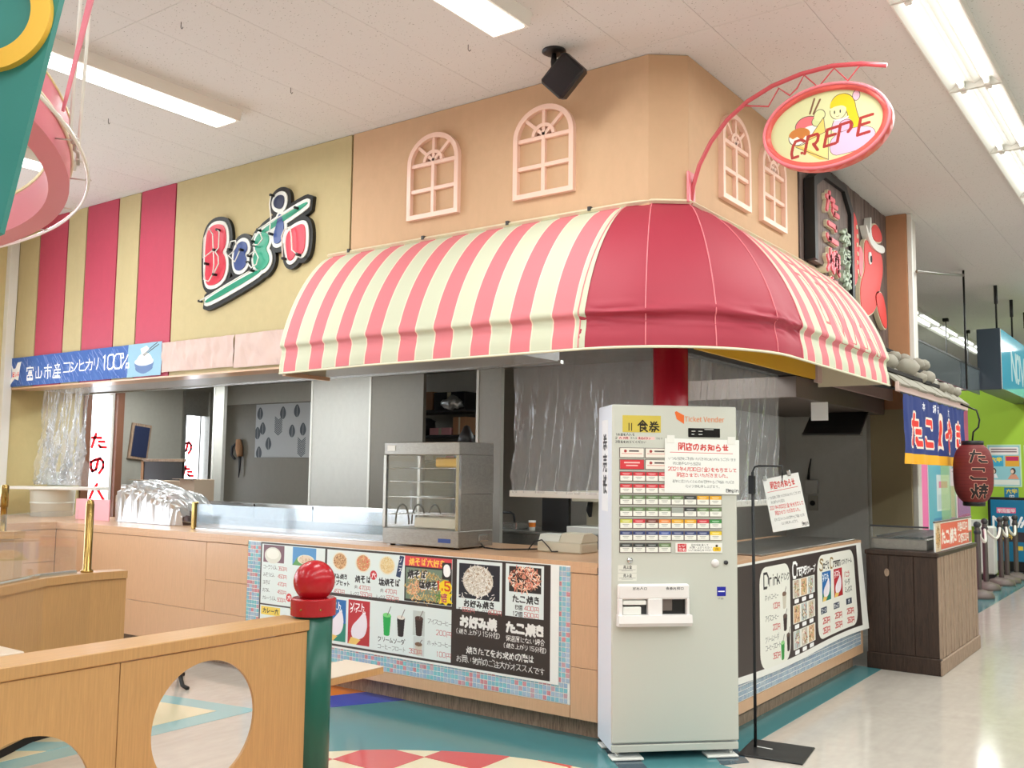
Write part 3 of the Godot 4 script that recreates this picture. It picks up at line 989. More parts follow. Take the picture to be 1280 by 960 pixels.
func speaker():
	var t = thing("loudspeaker", "black loudspeaker tilted on a round ceiling mount above the peach wall", "speaker", Vector3(-2.94, H, -4.44))
	mi("ceiling_plate", lathe(smooth(), [[0, H], [0.068, H], [0.07, H - 0.008], [0.05, H - 0.02], [0, H - 0.022]], Vector3(-2.94, 0, -4.44), 24), mats.black, t)
	mi("stem", tube(smooth(), [Vector3(-2.94, H - 0.015, -4.44), Vector3(-2.94, H - 0.07, -4.44), Vector3(-2.935, H - 0.13, -4.44)], [0.014, 0.019, 0.016], 10), mats.black, t)
	mi("safety_wire", tube(smooth(), [Vector3(-2.9, H - 0.01, -4.44), Vector3(-2.885, H - 0.05, -4.43), Vector3(-2.86, H - 0.075, -4.44), Vector3(-2.85, H - 0.12, -4.45)], 0.002, 5), mats.dark_metal, t)
	var b := Basis(UY, deg_to_rad(36)) * Basis(UZ, deg_to_rad(-42)) * Basis(UX, deg_to_rad(24))
	mi("cabinet", bbox(flat(), Vector3(-2.875, H - 0.165, -4.45), Vector3(0.165, 0.215, 0.13), 0.016, b), mats.black, t)
	mi("grille", bbox(flat(), Vector3(-2.875, H - 0.165, -4.45) + b * Vector3(0, 0, 0.066), Vector3(0.145, 0.195, 0.008), 0.003, b), mats.black_gloss, t)


func crepe_sign():
	var z := -4.94
	var t = thing("crepe_sign", "oval red-rimmed hanging sign reading CREPE with a girl and a crepe, on a curved arm", "sign", Vector3(-2.31, 3.05, z))
	var c := Vector3(-1.545, 3.27, z)
	var arm := []
	var P := pv([[-2.325, 2.98], [-2.31, 3.08], [-2.27, 3.2], [-2.2, 3.32], [-2.1, 3.43], [-1.98, 3.51], [-1.84, 3.565], [-1.68, 3.595], [-1.51, 3.6], [-1.36, 3.575], [-1.235, 3.535]])
	for p in P: arm.append(Vector3(p.x, p.y, z))
	mi("arm", tube(smooth(), arm, 0.0125, 10), mats.arm_red, t)
	mi("wall_bracket", span(flat(), Vector3(XW, 2.985, z - 0.045), Vector3(XW + 0.014, 3.165, z + 0.045), 0.003), mats.crepe_pink, t)
	var zz := []
	for p in pv([[-2.0, 3.49], [-1.86, 3.455], [-1.8, 3.545], [-1.74, 3.49], [-1.7, 3.52], [-1.66, 3.585], [-1.585, 3.5], [-1.5, 3.585], [-1.43, 3.5], [-1.37, 3.565], [-1.27, 3.548]]): zz.append(Vector3(p.x, p.y, z))
	mi("zigzag_rod", tube(smooth(), zz, 0.005, 6), mats.arm_red, t)
	var o := arc(c.x, c.y, 0.335, 0.228, 0, 354, 59)
	var i := arc(c.x, c.y, 0.296, 0.19, 0, 354, 59)
	var i2 := arc(c.x, c.y, 0.3, 0.194, 0, 354, 59)
	var st = smooth()
	for h in ring(o, i): prism(st, h, Vector3(0, 0, z - 0.035), UX, UY, 0.07)
	mi("rim", st, mats.crepe_red, t)
	var rimline := []
	for p in arc(c.x, c.y, 0.328, 0.221, 0, 354, 59): rimline.append(Vector3(p.x, p.y, z + 0.035))
	mi("rim_bead", tube(smooth(), rimline, 0.009, 8, true), mats.crepe_pink, t)
	mi("back", prism(flat(), i2, Vector3(0, 0, z - 0.02), UX, UY, 0.035), mats.white, t)
	# the picture on the front
	var im = picture(768, 512, col(216, 216, 164))
	var k := Color8(90, 78, 66)
	# crepe: cone, scoops, wafers
	var wc := col(232, 192, 96)
	ipoly(im, [Vector2(160, 345), Vector2(250, 330), Vector2(370, 190), Vector2(380, 300), Vector2(400, 275), Vector2(400, 490), Vector2(340, 480)], wc)
	ipoly(im, [Vector2(200, 350), Vector2(400, 285), Vector2(400, 490)], col(226, 214, 140))
	iell(im, 262, 222, 84, 66, col(232, 112, 116)); ipath(im, arc(262, 222, 84, 66, 150, 350, 16), 5, k)
	iell(im, 285, 262, 62, 36, col(242, 238, 226))
	iell(im, 205, 292, 74, 62, col(242, 238, 224)); ipath(im, arc(205, 292, 74, 62, 40, 320, 20), 5, k)
	ipoly(im, arc(205, 276, 74, 48, 180, 360, 14) + [Vector2(272, 316), Vector2(250, 290), Vector2(222, 320), Vector2(190, 288), Vector2(160, 300)], col(200, 122, 52))
	iell(im, 330, 205, 38, 36, col(206, 212, 150)); ipath(im, arc(330, 205, 38, 36, 0, 360, 18), 4, k)
	iell(im, 345, 165, 38, 40, col(214, 218, 160)); ipath(im, arc(345, 165, 38, 40, 180, 400, 16), 4, k)
	for q in [[280, 140, 312, 40], [304, 146, 350, 54]]: iline(im, Vector2(q[0], q[1]), Vector2(q[2], q[3]), 12, col(120, 82, 56))
	ipoly(im, [Vector2(262, 330), Vector2(372, 186), Vector2(382, 290)], col(236, 200, 104))
	ipath(im, [Vector2(262, 330), Vector2(372, 186), Vector2(382, 290)], 4, k)
	ipath(im, [Vector2(160, 345), Vector2(200, 350), Vector2(400, 285), Vector2(400, 490), Vector2(180, 362)], 4, k)
	# girl: hair, face, blouse, skirt
	ipoly(im, rounded(pv([[410, 130], [440, 55], [510, 40], [575, 85], [590, 190], [615, 270], [585, 322], [545, 300], [520, 130], [440, 140]]), 2), col(236, 196, 30))
	ipath(im, rounded(pv([[410, 130], [440, 55], [510, 40], [575, 85], [590, 190], [615, 270], [585, 322], [545, 300], [520, 130], [440, 140]]), 2), 4, k)
	iell(im, 470, 160, 54, 60, col(238, 226, 172)); ipath(im, arc(470, 160, 54, 60, 20, 190, 16), 4, k)
	ipoly(im, rounded(pv([[414, 140], [420, 84], [470, 56], [540, 84], [545, 190], [512, 128], [450, 124]]), 2), col(236, 196, 30))
	iell(im, 590, 78, 24, 36, col(236, 188, 206)); ipath(im, arc(590, 78, 24, 36, 0, 360, 16), 4, k)
	for x in [446, 484]: iell(im, x, 166, 5, 13, col(40, 40, 40))
	ipath(im, [Vector2(456, 198), Vector2(466, 202), Vector2(476, 196)], 3, k)
	ipoly(im, rounded(pv([[420, 260], [450, 220], [535, 214], [575, 280], [520, 330], [430, 310]]), 2), col(232, 192, 212))
	iell(im, 518, 278, 48, 46, col(234, 178, 206)); ipath(im, arc(518, 278, 48, 46, 0, 360, 22), 4, k)
	ipoly(im, rounded(pv([[410, 330], [610, 290], [710, 330], [700, 410], [620, 455], [520, 470], [410, 470]]), 2), col(232, 188, 216))
	ipath(im, rounded(pv([[410, 330], [610, 290], [710, 330], [700, 410], [620, 455], [520, 470], [410, 470]]), 2), 3, k)
	ipath(im, [Vector2(440, 222), Vector2(500, 228), Vector2(535, 214)], 8, col(240, 238, 236))
	ipath(im, [Vector2(440, 222), Vector2(424, 270), Vector2(420, 320)], 4, k)
	for w in [[19.0, col(168, 46, 40)]]:
		var tx := [["C", 140, 300], ["R", 250, 280], ["E", 370, 258], ["P", 470, 240], ["E", 590, 222]]
		for q in tx:
			for s in strokes(q[0]):
				var pp := []
				for a in s: pp.append(Vector2(q[1] + a.x * 125 - a.y * 34, q[2] + a.y * 165 - a.x * 16))
				ipath(im, pp, w[0], w[1])
	var m := StandardMaterial3D.new()
	m.albedo_texture = ImageTexture.create_from_image(im)
	m.roughness = 0.4
	var f = flat()
	for q in i2.size():
		for v in [c, Vector3(i2[q].x, i2[q].y, z), Vector3(i2[(q + 1) % i2.size()].x, i2[(q + 1) % i2.size()].y, z)]:
			f.set_uv(Vector2(0.5 + (v.x - c.x) / 0.6, 0.5 - (v.y - c.y) / 0.39))
			f.add_vertex(Vector3(v.x, v.y, z + 0.018))
	mi("picture", f, m, t)


func octopus_sign():
	# painted wooden cut-outs on the brown boards of the side wall (u runs along -z)
	var U := Vector3(0, 0, -1)
	var o := Vector3(XW + 0.008, 0, 0)
	var t = thing("kana_signboard", "house-shaped brown signboard with raised pink and pale green lettering", "sign", Vector3(XW, 3.0, -7.35))
	mi("board", prism(flat(), pv([[6.9, 3.02], [7.17, 3.02], [7.17, 2.6], [7.8, 2.6], [7.8, 3.57], [7.62, 3.73], [7.1, 3.72], [6.92, 3.6]]), o, U, UY, 0.05), mats.wood_board, t)
	var fr := pv([[6.86, 3.02], [6.92, 3.02], [6.92, 3.58], [7.12, 3.69], [7.6, 3.7], [7.77, 3.55], [7.77, 2.6], [7.83, 2.6], [7.83, 3.59], [7.64, 3.76], [7.08, 3.75], [6.86, 3.63]])
	mi("frame", prism(flat(), fr, o, U, UY, 0.08), mats.black, t)
	var y := 3.62
	for ch in ["た", "こ", "焼", "き"]:
		var s1 = flat(); var s2 = flat()
		glyph(s1, ch, o + UY * (y - 0.2) + U * 7.08, U, UY, 0.2, 0.05, 0.075, 1.75)
		glyph(s2, ch, o + UY * (y - 0.2) + U * 7.08 + UX * 0.07, U, UY, 0.2, 0.036, 0.018, 1.75)
		var lt = mi("letter", s1, mats.letter_cream, t)
		mi("letter_face", s2, mats.letter_pink, lt)
		y -= 0.22
	y = 3.42
	for ch in ["本", "場", "味"]:
		var s1 = flat()
		glyph(s1, ch, o + UY * (y - 0.16) + U * 7.5, U, UY, 0.16, 0.024, 0.08, 1.5)
		mi("small_letter", s1, mats.letter_green, t)
		y -= 0.17
	t = thing("octopus_cutout", "red painted octopus cut-out with a white headband on brown boards", "sign", Vector3(XW, 3.0, -8.45))
	var L := [["arm", [[7.93, 3.62], [8.03, 3.64], [8.12, 3.55], [8.15, 3.32], [8.08, 3.05], [7.97, 3.0], [7.96, 3.29]], "letter_red", 0.03], ["arm", [[8.12, 3.36], [8.2, 3.38], [8.26, 3.3], [8.2, 3.1], [8.12, 3.14]], "letter_pink", 0.034], ["body", [[8.30, 3.47], [8.44, 3.45], [8.63, 3.42], [8.82, 3.43], [8.84, 3.27], [8.76, 3.15], [8.60, 2.9], [8.34, 2.8], [8.14, 2.8], [8.12, 3.05], [8.28, 3.18], [8.26, 3.35]], "letter_red", 0.04],
		["arm", [[8.56, 3.03], [8.76, 3.08], [8.88, 2.97], [8.92, 2.75], [8.77, 2.78], [8.62, 2.9]], "letter_red", 0.046], ["headband", [[8.26, 3.58], [8.30, 3.58], [8.38, 3.5], [8.41, 3.68], [8.45, 3.68], [8.42, 3.52], [8.57, 3.47], [8.86, 3.51], [8.84, 3.43], [8.56, 3.41], [8.36, 3.45]], "white", 0.056], ["head", [[8.44, 3.57], [8.56, 3.66], [8.74, 3.64], [8.82, 3.55], [8.64, 3.50], [8.5, 3.51]], "letter_red", 0.05],
		["eye", [[8.36, 3.36], [8.44, 3.38], [8.46, 3.28], [8.38, 3.25]], "white", 0.05]]
	for q in L:
		var poly := PackedVector2Array(rounded(pv(q[1]), 2))
		var e = mi(q[0], prism(flat(), poly, o, U, UY, q[3]), mats[q[2]], t)
		if q[2] != "white":
			for b in Geometry2D.offset_polygon(poly, 0.012, Geometry2D.JOIN_ROUND):
				mi("outline", prism(flat(), b, o, U, UY, q[3] - 0.006), mats.letter_cream, e)
	mi("pupil", prism(flat(), arc(8.42, 3.31, 0.02, 0.03, 0, 340, 12), o, U, UY, 0.056), mats.ink, t)
	var s3 = flat()
	for k in 6: prism(s3, arc(8.08 + 0.01 * (k % 2), 3.52 - k * 0.075, 0.018, 0.02, 0, 320, 8), o, U, UY, 0.036)
	mi("suckers", s3, mats.letter_cream, t)


# ---------------------------------------------------------------- awning
const PROF := [[0.0, 2.978], [0.16, 2.935], [0.36, 2.85], [0.56, 2.735], [0.74, 2.6], [0.88, 2.46], [0.965, 2.345], [1.0, 2.285], [0.962, 2.258], [0.965, 2.215], [0.992, 2.155], [1.0, 2.1]]


func prof(t):
	var n := PROF.size() - 1
	var f = t * n
	var k = mini(int(f), n - 1)
	var a = PROF[maxi(k - 1, 0)]; var b = PROF[k]; var c = PROF[k + 1]; var d = PROF[mini(k + 2, n)]
	var x = f - k
	return Vector2(cubic_interpolate(b[0], c[0], a[0], d[0], x), cubic_interpolate(b[1], c[1], a[1], d[1], x))


func red_path(s):      # s 0..1 along the round corner: [point at the wall, point at the hem] in plan
	var keys := [[0.0, 90.0, Vector2(-2.65, ZW)], [0.24, 65.0, Vector2(-2.5, -4.8)], [0.5, 40.0, Vector2(-2.33, -4.93)], [0.75, 11.0, Vector2(-2.33, -5.1)], [0.86, 0.0, Vector2(-2.33, -5.17)], [1.0, 0.0, Vector2(-2.33, -5.31)]]
	for k in keys.size() - 1:
		if s <= keys[k + 1][0] + 1e-6:
			var f = (s - keys[k][0]) / (keys[k + 1][0] - keys[k][0])
			var a = deg_to_rad(lerpf(keys[k][1], keys[k + 1][1], f))
			var h := Vector2(-2.66 + 0.845 * cos(a), -5.12 + 0.85 * sin(a))
			if k == keys.size() - 2: h = Vector2(-1.815, lerpf(-5.12, -5.31, f))
			return [keys[k][2].lerp(keys[k + 1][2], f), h]


func awn(w, h, t, wrinkle = 0.0):
	var p = prof(t)
	var q = w.lerp(h, p.x)
	var k = wrinkle * exp(-pow((p.y - 2.27) / 0.06, 2.0)) * noise.get_noise_2d(h.x * 6.0 + h.y * 6.0, p.y * 30.0)
	var d = (h - w).normalized() * k
	return Vector3(q.x + d.x, p.y + 0.012 + (0.0 if t < 0.02 else -0.012), q.y + d.y)


func awning():
	var t = thing("corner_awning", "pink and cream striped canvas awning with a dark red rounded corner", "awning", Vector3(-2.33, 2.1, -4.9))
	var outw = func(p): return Vector3(p.x + 3.2, (p.y - 1.9) * 1.0, p.z + 6.6)
	# front stripes
	var pink := col(218, 122, 130); var cream := col(204, 207, 182); var line := col(248, 226, 200)
	var im = picture(1024, 8, cream)
	for k in 9:
		var x = (0.046 + k * 0.2795) / 2.486 * 1024
		irect(im, x - 3, 0, 0.134 / 2.486 * 1024 + 6, 8, line)
		irect(im, x, 0, 0.134 / 2.486 * 1024, 8, pink)
	var m := StandardMaterial3D.new()
	m.albedo_texture = ImageTexture.create_from_image(im); m.roughness = 0.75; m.texture_repeat = false
	var st = grid(smooth(), 48, 44, func(u, v):
		var x = lerpf(-5.106, -2.62, u)
		var zf = lerpf(-4.35, -4.27, minf(1.0, u * 3.0)) if u < 0.34 else -4.27
		return awn(Vector2(minf(x, -2.65), ZW), Vector2(x, zf), v, 0.006), UZ + UY * 0.5, true)
	mi("striped_canvas", st, m, t)
	# side stripes with the outlined word
	im = picture(1024, 512, cream)
	for k in 7:
		var x = (0.08 + k * 0.258) / 1.83 * 1024
		irect(im, x - 4, 0, 0.13 / 1.83 * 1024 + 8, 512, line)
		irect(im, x, 0, 0.13 / 1.83 * 1024, 512, pink)
	var clean = im.duplicate()
	var word := [["P", 190], ["I", 330], ["Z", 430], ["Z", 570], ["A", 720]]
	for pass_ in 2:
		for q in word:
			for s in strokes(q[0]):
				for k in s.size() - 1:
					var a = Vector2(q[1] + s[k].x * 190, 100 + s[k].y * 270); var b = Vector2(q[1] + s[k + 1].x * 190, 100 + s[k + 1].y * 270)
					var n = maxi(1, int(a.distance_to(b) / 5.0))
					for i in n + 1:
						var p = a.lerp(b, float(i) / n)
						if pass_ == 0: irect(im, p.x - 25, p.y - 19, 50, 38, col(206, 106, 110))
						else: im.blit_rect(clean, Rect2i(int(p.x) - 17, int(p.y) - 12, 34, 24), Vector2i(int(p.x) - 17, int(p.y) - 12))
	m = StandardMaterial3D.new()
	m.albedo_texture = ImageTexture.create_from_image(im); m.roughness = 0.75; m.texture_repeat = false
	st = grid(smooth(), 40, 44, func(u, v):
		var z = lerpf(-5.31, -7.14, u)
		return awn(Vector2(XW, z), Vector2(-1.815, z), v, 0.006), UX + UY * 0.5, true)
	mi("striped_canvas", st, m, t)
	# red gores
	var seams := [0.0, 0.24, 0.5, 0.75, 1.0]
	for k in 4:
		st = grid(smooth(), 12, 44, func(u, v):
			var q = red_path(lerpf(seams[k], seams[k + 1], u))
			var p = awn(q[0], q[1], v, 0.022)
			var bow = sin(PI * u) * -0.014 * sin(PI * minf(1.0, v / 0.66))
			return p + Vector3(q[1].x - q[0].x, 0.4, q[1].y - q[0].y).normalized() * bow, outw)
		mi("gore", st, mats.cloth_red, t)
	for s in seams:
		var q = red_path(s)
		var pts := []
		for j in 45: pts.append(awn(q[0], q[1], j / 44.0) + Vector3(q[1].x - q[0].x, 0.3, q[1].y - q[0].y).normalized() * 0.001)
		mi("piping", tube(smooth(), pts, 0.0035, 6), mats.piping, t)
	# hem, wall rail, open ends
	var hem := []; var rail := []
	for j in 21: hem.append(Vector3(lerpf(-5.106, -2.62, j / 20.0), 2.092, lerpf(-4.35, -4.27, minf(1.0, j / 7.0)))); rail.append(Vector3(lerpf(-5.106, -2.65, j / 20.0), 2.99, ZW + 0.012))
	for j in 31:
		var q = red_path(j / 30.0)
		hem.append(Vector3(q[1].x, 2.092, q[1].y)); rail.append(Vector3(q[0].x + 0.01, 2.99, q[0].y + 0.01))
	for j in range(1, 13): hem.append(Vector3(-1.815, 2.092, lerpf(-5.31, -7.14, j / 12.0))); rail.append(Vector3(XW + 0.012, 2.99, lerpf(-5.31, -7.14, j / 12.0)))
	mi("hem", tube(smooth(), hem, 0.007, 6), mats.cloth_cream, t)
	mi("wall_rail", tube(flat(), rail, 0.014, 4), mats.letter_cream, t)
	for e in [0, 1]:
		var poly := []
		for j in 45:
			var p = prof(j / 44.0)
			poly.append(Vector2(p.x * (0.43 if e == 0 else 0.515), p.y))
		poly.append(Vector2(0.0, 2.1))
		if e == 0: mi("end_canvas", prism(flat(), poly, Vector3(-5.106, 0, ZW), UZ, UY, 0.004), mats.cloth_cream, t)
		else: mi("end_canvas", prism(flat(), poly, Vector3(XW, 0, -7.14), UX, UY, 0.004), mats.cloth_cream, t)
	mi("side_board", span(flat(), Vector3(-5.10, 2.075, ZW + 0.0), Vector3(-5.06, 2.1, -4.37), 0.003), mats.wood_counter, t)
	mi("frame_tube", cyl(smooth(), Vector3(-5.06, 2.13, -4.42), Vector3(-2.7, 2.13, -4.42), 0.012, 8), mats.steel, t)
	for x in [-4.9, -4.2, -3.5, -2.9]: mi("rail_clip", span(flat(), Vector3(x, 2.985, ZW), Vector3(x + 0.02, 3.01, ZW + 0.03)), mats.dark_metal, t)
	# red column behind the ticket machine
	var c = thing("red_column", "glossy dark red round column under the awning corner", "column", Vector3(-2.46, CT, -4.95))
	mi("shaft", lathe(smooth(), [[0.0, CT], [0.1, CT], [0.1, 2.3], [0, 2.3]], Vector3(-2.46, 0, -4.95), 32), mats.red_column, c)
	mi("collar", lathe(smooth(), [[0.1, CT], [0.112, CT], [0.112, CT + 0.03], [0.1, CT + 0.035]], Vector3(-2.46, 0, -4.95), 32), mats.red_paint, c)


# ---------------------------------------------------------------- counter
func tiles(st, o, u, v, w, h, n, grey):
	var p := 0.0275
	for i in int(w / p):
		for j in int(h / p):
			var c
			var r = rng.randf()
			if grey: c = [col(150, 172, 190), col(166, 182, 194), col(140, 160, 184)][rng.randi() % 3]
			elif r < 0.22: c = [col(196, 146, 156), col(206, 120, 128)][rng.randi() % 2]
			else: c = [col(120, 180, 200), col(140, 172, 204), col(110, 190, 200), col(160, 184, 206)][rng.randi() % 4]
			c = c.lerp(col(214, 222, 226), 0.22)
			st.set_color(c.srgb_to_linear())
			var a = o + u * (i * p + 0.002) + v * (j * p + 0.002)
			var b = a + u * (p - 0.004); var d = a + v * (p - 0.004); var e = b + v * (p - 0.004)
			var s = n * 0.003; var k = (u + v) * 0.0015; var q = (u - v) * 0.0015
			quad(st, a + s + k, b + s - q, e + s - k, d + s + q, n)
			quad(st, a, b, b + s - q, a + s + k, -v); quad(st, d, e, e + s - k, d + s + q, v)
			quad(st, a, d, d + s + q, a + s + k, -u); quad(st, b, e, e + s - k, b + s - q, u)


func counters():
	var t = thing("service_counter", "long wood-panelled service counter with mosaic tile trim, bending round the corner", "counter", Vector3(-3.5, 0, -5.0))
	var plan := pv([[-8.2, 3.3], [-8.2, 4.55], [-2.70, 4.55], [-2.165, 5.085], [-2.165, 7.58], [-2.85, 7.58], [-2.85, 5.35], [-9.62, 5.35], [-9.62, 3.3]])
	var inner := pv([[-8.225, 3.32], [-8.225, 4.575], [-2.71, 4.575], [-2.19, 5.095], [-2.19, 7.56], [-2.84, 7.56], [-2.84, 5.34], [-9.61, 5.34], [-9.61, 3.32]])
	var kick := pv([[-8.3, 3.32], [-8.3, 4.65], [-2.75, 4.65], [-2.24, 5.14], [-2.24, 7.56], [-2.84, 7.56], [-2.84, 5.34], [-9.61, 5.34], [-9.61, 3.32]])
	var nz := Vector3(0, 0, -1)
	mi("worktop", prism(flat(), plan, Vector3(0, 0.93, 0), UX, nz, CT - 0.93), mats.wood_counter, t)
	mi("carcass", prism(flat(), inner, Vector3(0, 0.11, 0), UX, nz, 0.82), mats.seam, t)
	mi("kickboard", prism(flat(), kick, Vector3(0, 0.0, 0), UX, nz, 0.112), mats.wood_slat, t)
	var g := 0.0014
	# panels along the front (z = ZC) and the left wing (x = -8.2)
	for p in [[-8.2, -5.612, 0.11, 0.385], [-8.2, -6.09, 0.385, 0.893], [-6.09, -5.612, 0.385, 0.615], [-6.09, -5.612, 0.615, 0.893]]:
		mi("front_panel", span(flat(), Vector3(p[0] + g, p[2] + g, ZC - 0.026), Vector3(p[1] - g, p[3] - g, ZC), 0.0015), mats.wood_counter, t)
	for r in [[0.11, 0.385], [0.385, 0.615], [0.615, 0.893]]:
		for x in [[-2.872, -2.702]]:
			mi("front_panel", span(flat(), Vector3(x[0] + g, r[0] + g, ZC - 0.026), Vector3(x[1] - g, r[1] - g, ZC), 0.0015), mats.wood_counter, t)
		mi("front_panel", span(flat(), Vector3(-8.226, r[0] + g, -4.548), Vector3(-8.2, r[1] - g, -3.32), 0.0015), mats.wood_counter, t)
		var st = flat()
		prism(st, pv([[-2.701, 4.55], [-2.166, 5.085], [-2.185, 5.098], [-2.715, 4.57]]), Vector3(0, r[0] + g, 0), UX, nz, r[1] - r[0] - 2 * g)
		mi("front_panel", st, mats.wood_counter, t)
		mi("front_panel", span(flat(), Vector3(XC - 0.026, r[0] + g, -7.58), Vector3(XC, r[1] - g, -7.53), 0.0015), mats.wood_counter, t)
	mi("edge_strip", span(flat(), Vector3(-8.2, 0.895, ZC - 0.02), Vector3(-5.612, 0.93, ZC + 0.004), 0.002), mats.wood_counter, t)
	mi("edge_strip", span(flat(), Vector3(-2.872, 0.895, ZC - 0.02), Vector3(-2.702, 0.93, ZC + 0.004), 0.002), mats.wood_counter, t)
	mi("edge_strip", span(flat(), Vector3(-8.22, 0.895, -4.55), Vector3(-8.196, 0.93, -3.32), 0.002), mats.wood_counter, t)
	mi("front_panel", span(flat(), Vector3(-5.61, 0.112, ZC - 0.026), Vector3(-2.874, 0.178, ZC), 0.0015), mats.wood_counter, t)
	mi("front_panel", span(flat(), Vector3(XC - 0.026, 0.112, -7.528), Vector3(XC, 0.178, -5.087), 0.0015), mats.wood_counter, t)
	mi("tile_bed", span(flat(), Vector3(-5.61, 0.18, ZC - 0.026), Vector3(-2.874, 0.93, ZC)), mats.white, t)
	mi("tile_bed", span(flat(), Vector3(XC - 0.026, 0.18, -7.528), Vector3(XC, 0.93, -5.087)), mats.white, t)
	var ts = flat()
	tiles(ts, Vector3(-5.61, 0.182, ZC), UX, UY, 2.735, 0.12, UZ, false)
	tiles(ts, Vector3(-5.61, 0.292, ZC), UX, UY, 0.14, 0.635, UZ, false)
	tiles(ts, Vector3(-2.984, 0.292, ZC), UX, UY, 0.112, 0.635, UZ, false)
	mi("mosaic_tiles", ts, mats.tile, t, "small blue and pink mosaic tiles").set_meta("kind", "stuff")
	ts = flat()
	tiles(ts, Vector3(XC, 0.182, -5.09), nz, UY, 2.44, 0.12, UX, true)
	tiles(ts, Vector3(XC, 0.292, -7.42), nz, UY, 0.112, 0.635, UX, true)
	mi("mosaic_tiles", ts, mats.tile, t, "small grey blue mosaic tiles").set_meta("kind", "stuff")
	mi("steel_lip", span(flat(), Vector3(XC - 0.55, CT, -7.5), Vector3(XC - 0.02, CT + 0.012, -5.6), 0.003), mats.steel, t)
	menu_front()
	menu_side()
	# glass guards along the front edge
	for q in [[-6.56, -4.5, "glass_blue", "bluish glass guard on the counter left of the food warmer"]]:
		var gg = thing("glass_guard", q[3], "glass panel", Vector3((q[0] + q[1]) / 2, CT, -4.8))
		mi("pane", span(flat(), Vector3(q[0], CT + 0.012, -4.804), Vector3(q[1], CT + 0.2, -4.796)), mats[q[2]], gg)
		mi("channel", span(flat(), Vector3(q[0], CT, -4.812), Vector3(q[1], CT + 0.014, -4.788), 0.002), mats.steel_bright, gg)
	solo("guard_post", span(flat(), Vector3(-6.61, CT, -4.82), Vector3(-6.57, CT + 0.215, -4.78), 0.004), mats.brass, "short square brass post at the left end of the glass guard", "post")
	food_warmer()


func sheet_food(im, x, y, rx, ry, cols, n = 160):
	iell(im, x, y, rx, ry, col(232, 228, 210))
	iell(im, x, y, rx * 0.85, ry * 0.85, cols[0])
	ispeck(im, x, y, rx * 0.8, ry * 0.8, n, maxf(2.0, rx * 0.06), cols)


func drink(im, x, y, w, h, c, top):
	ipoly(im, [Vector2(x, y), Vector2(x + w, y), Vector2(x + w * 0.85, y + h), Vector2(x + w * 0.15, y + h)], c)
	iell(im, x + w / 2, y, w / 2, w * 0.2, top)
	iell(im, x + w / 2, y + h, w * 0.35, w * 0.12, c)
	iline(im, Vector2(x + w * 0.55, y), Vector2(x + w * 0.95, y - h * 0.45), 3, col(120, 110, 110))


func cone(im, x, y, w, h, back, deep):
	irect(im, x, y, w, h, back)
	ipoly(im, [Vector2(x, y + h * 0.75), Vector2(x + w, y + h * 0.55), Vector2(x + w, y + h), Vector2(x, y + h)], deep)
	ipoly(im, rounded([Vector2(x + w * 0.78, y + h * 0.2), Vector2(x + w * 0.92, y + h * 0.55), Vector2(x + w * 0.75, y + h * 0.85), Vector2(x + w * 0.2, y + h * 0.9), Vector2(x + w * 0.12, y + h * 0.62), Vector2(x + w * 0.5, y + h * 0.4)], 2), col(240, 232, 240))
	ipoly(im, [Vector2(x + w * 0.15, y + h * 0.84), Vector2(x + w * 0.6, y + h * 0.88), Vector2(x + w * 0.4, y + h), Vector2(x + w * 0.02, y + h)], col(238, 200, 110))
	itext(im, "ソフト", x + w * 0.06, y + h * 0.04, w * 0.24, Color.WHITE, 0.14)
	itext(im, "クリーム", x + w * 0.06, y + h * 0.16, w * 0.19, Color.WHITE, 0.14)


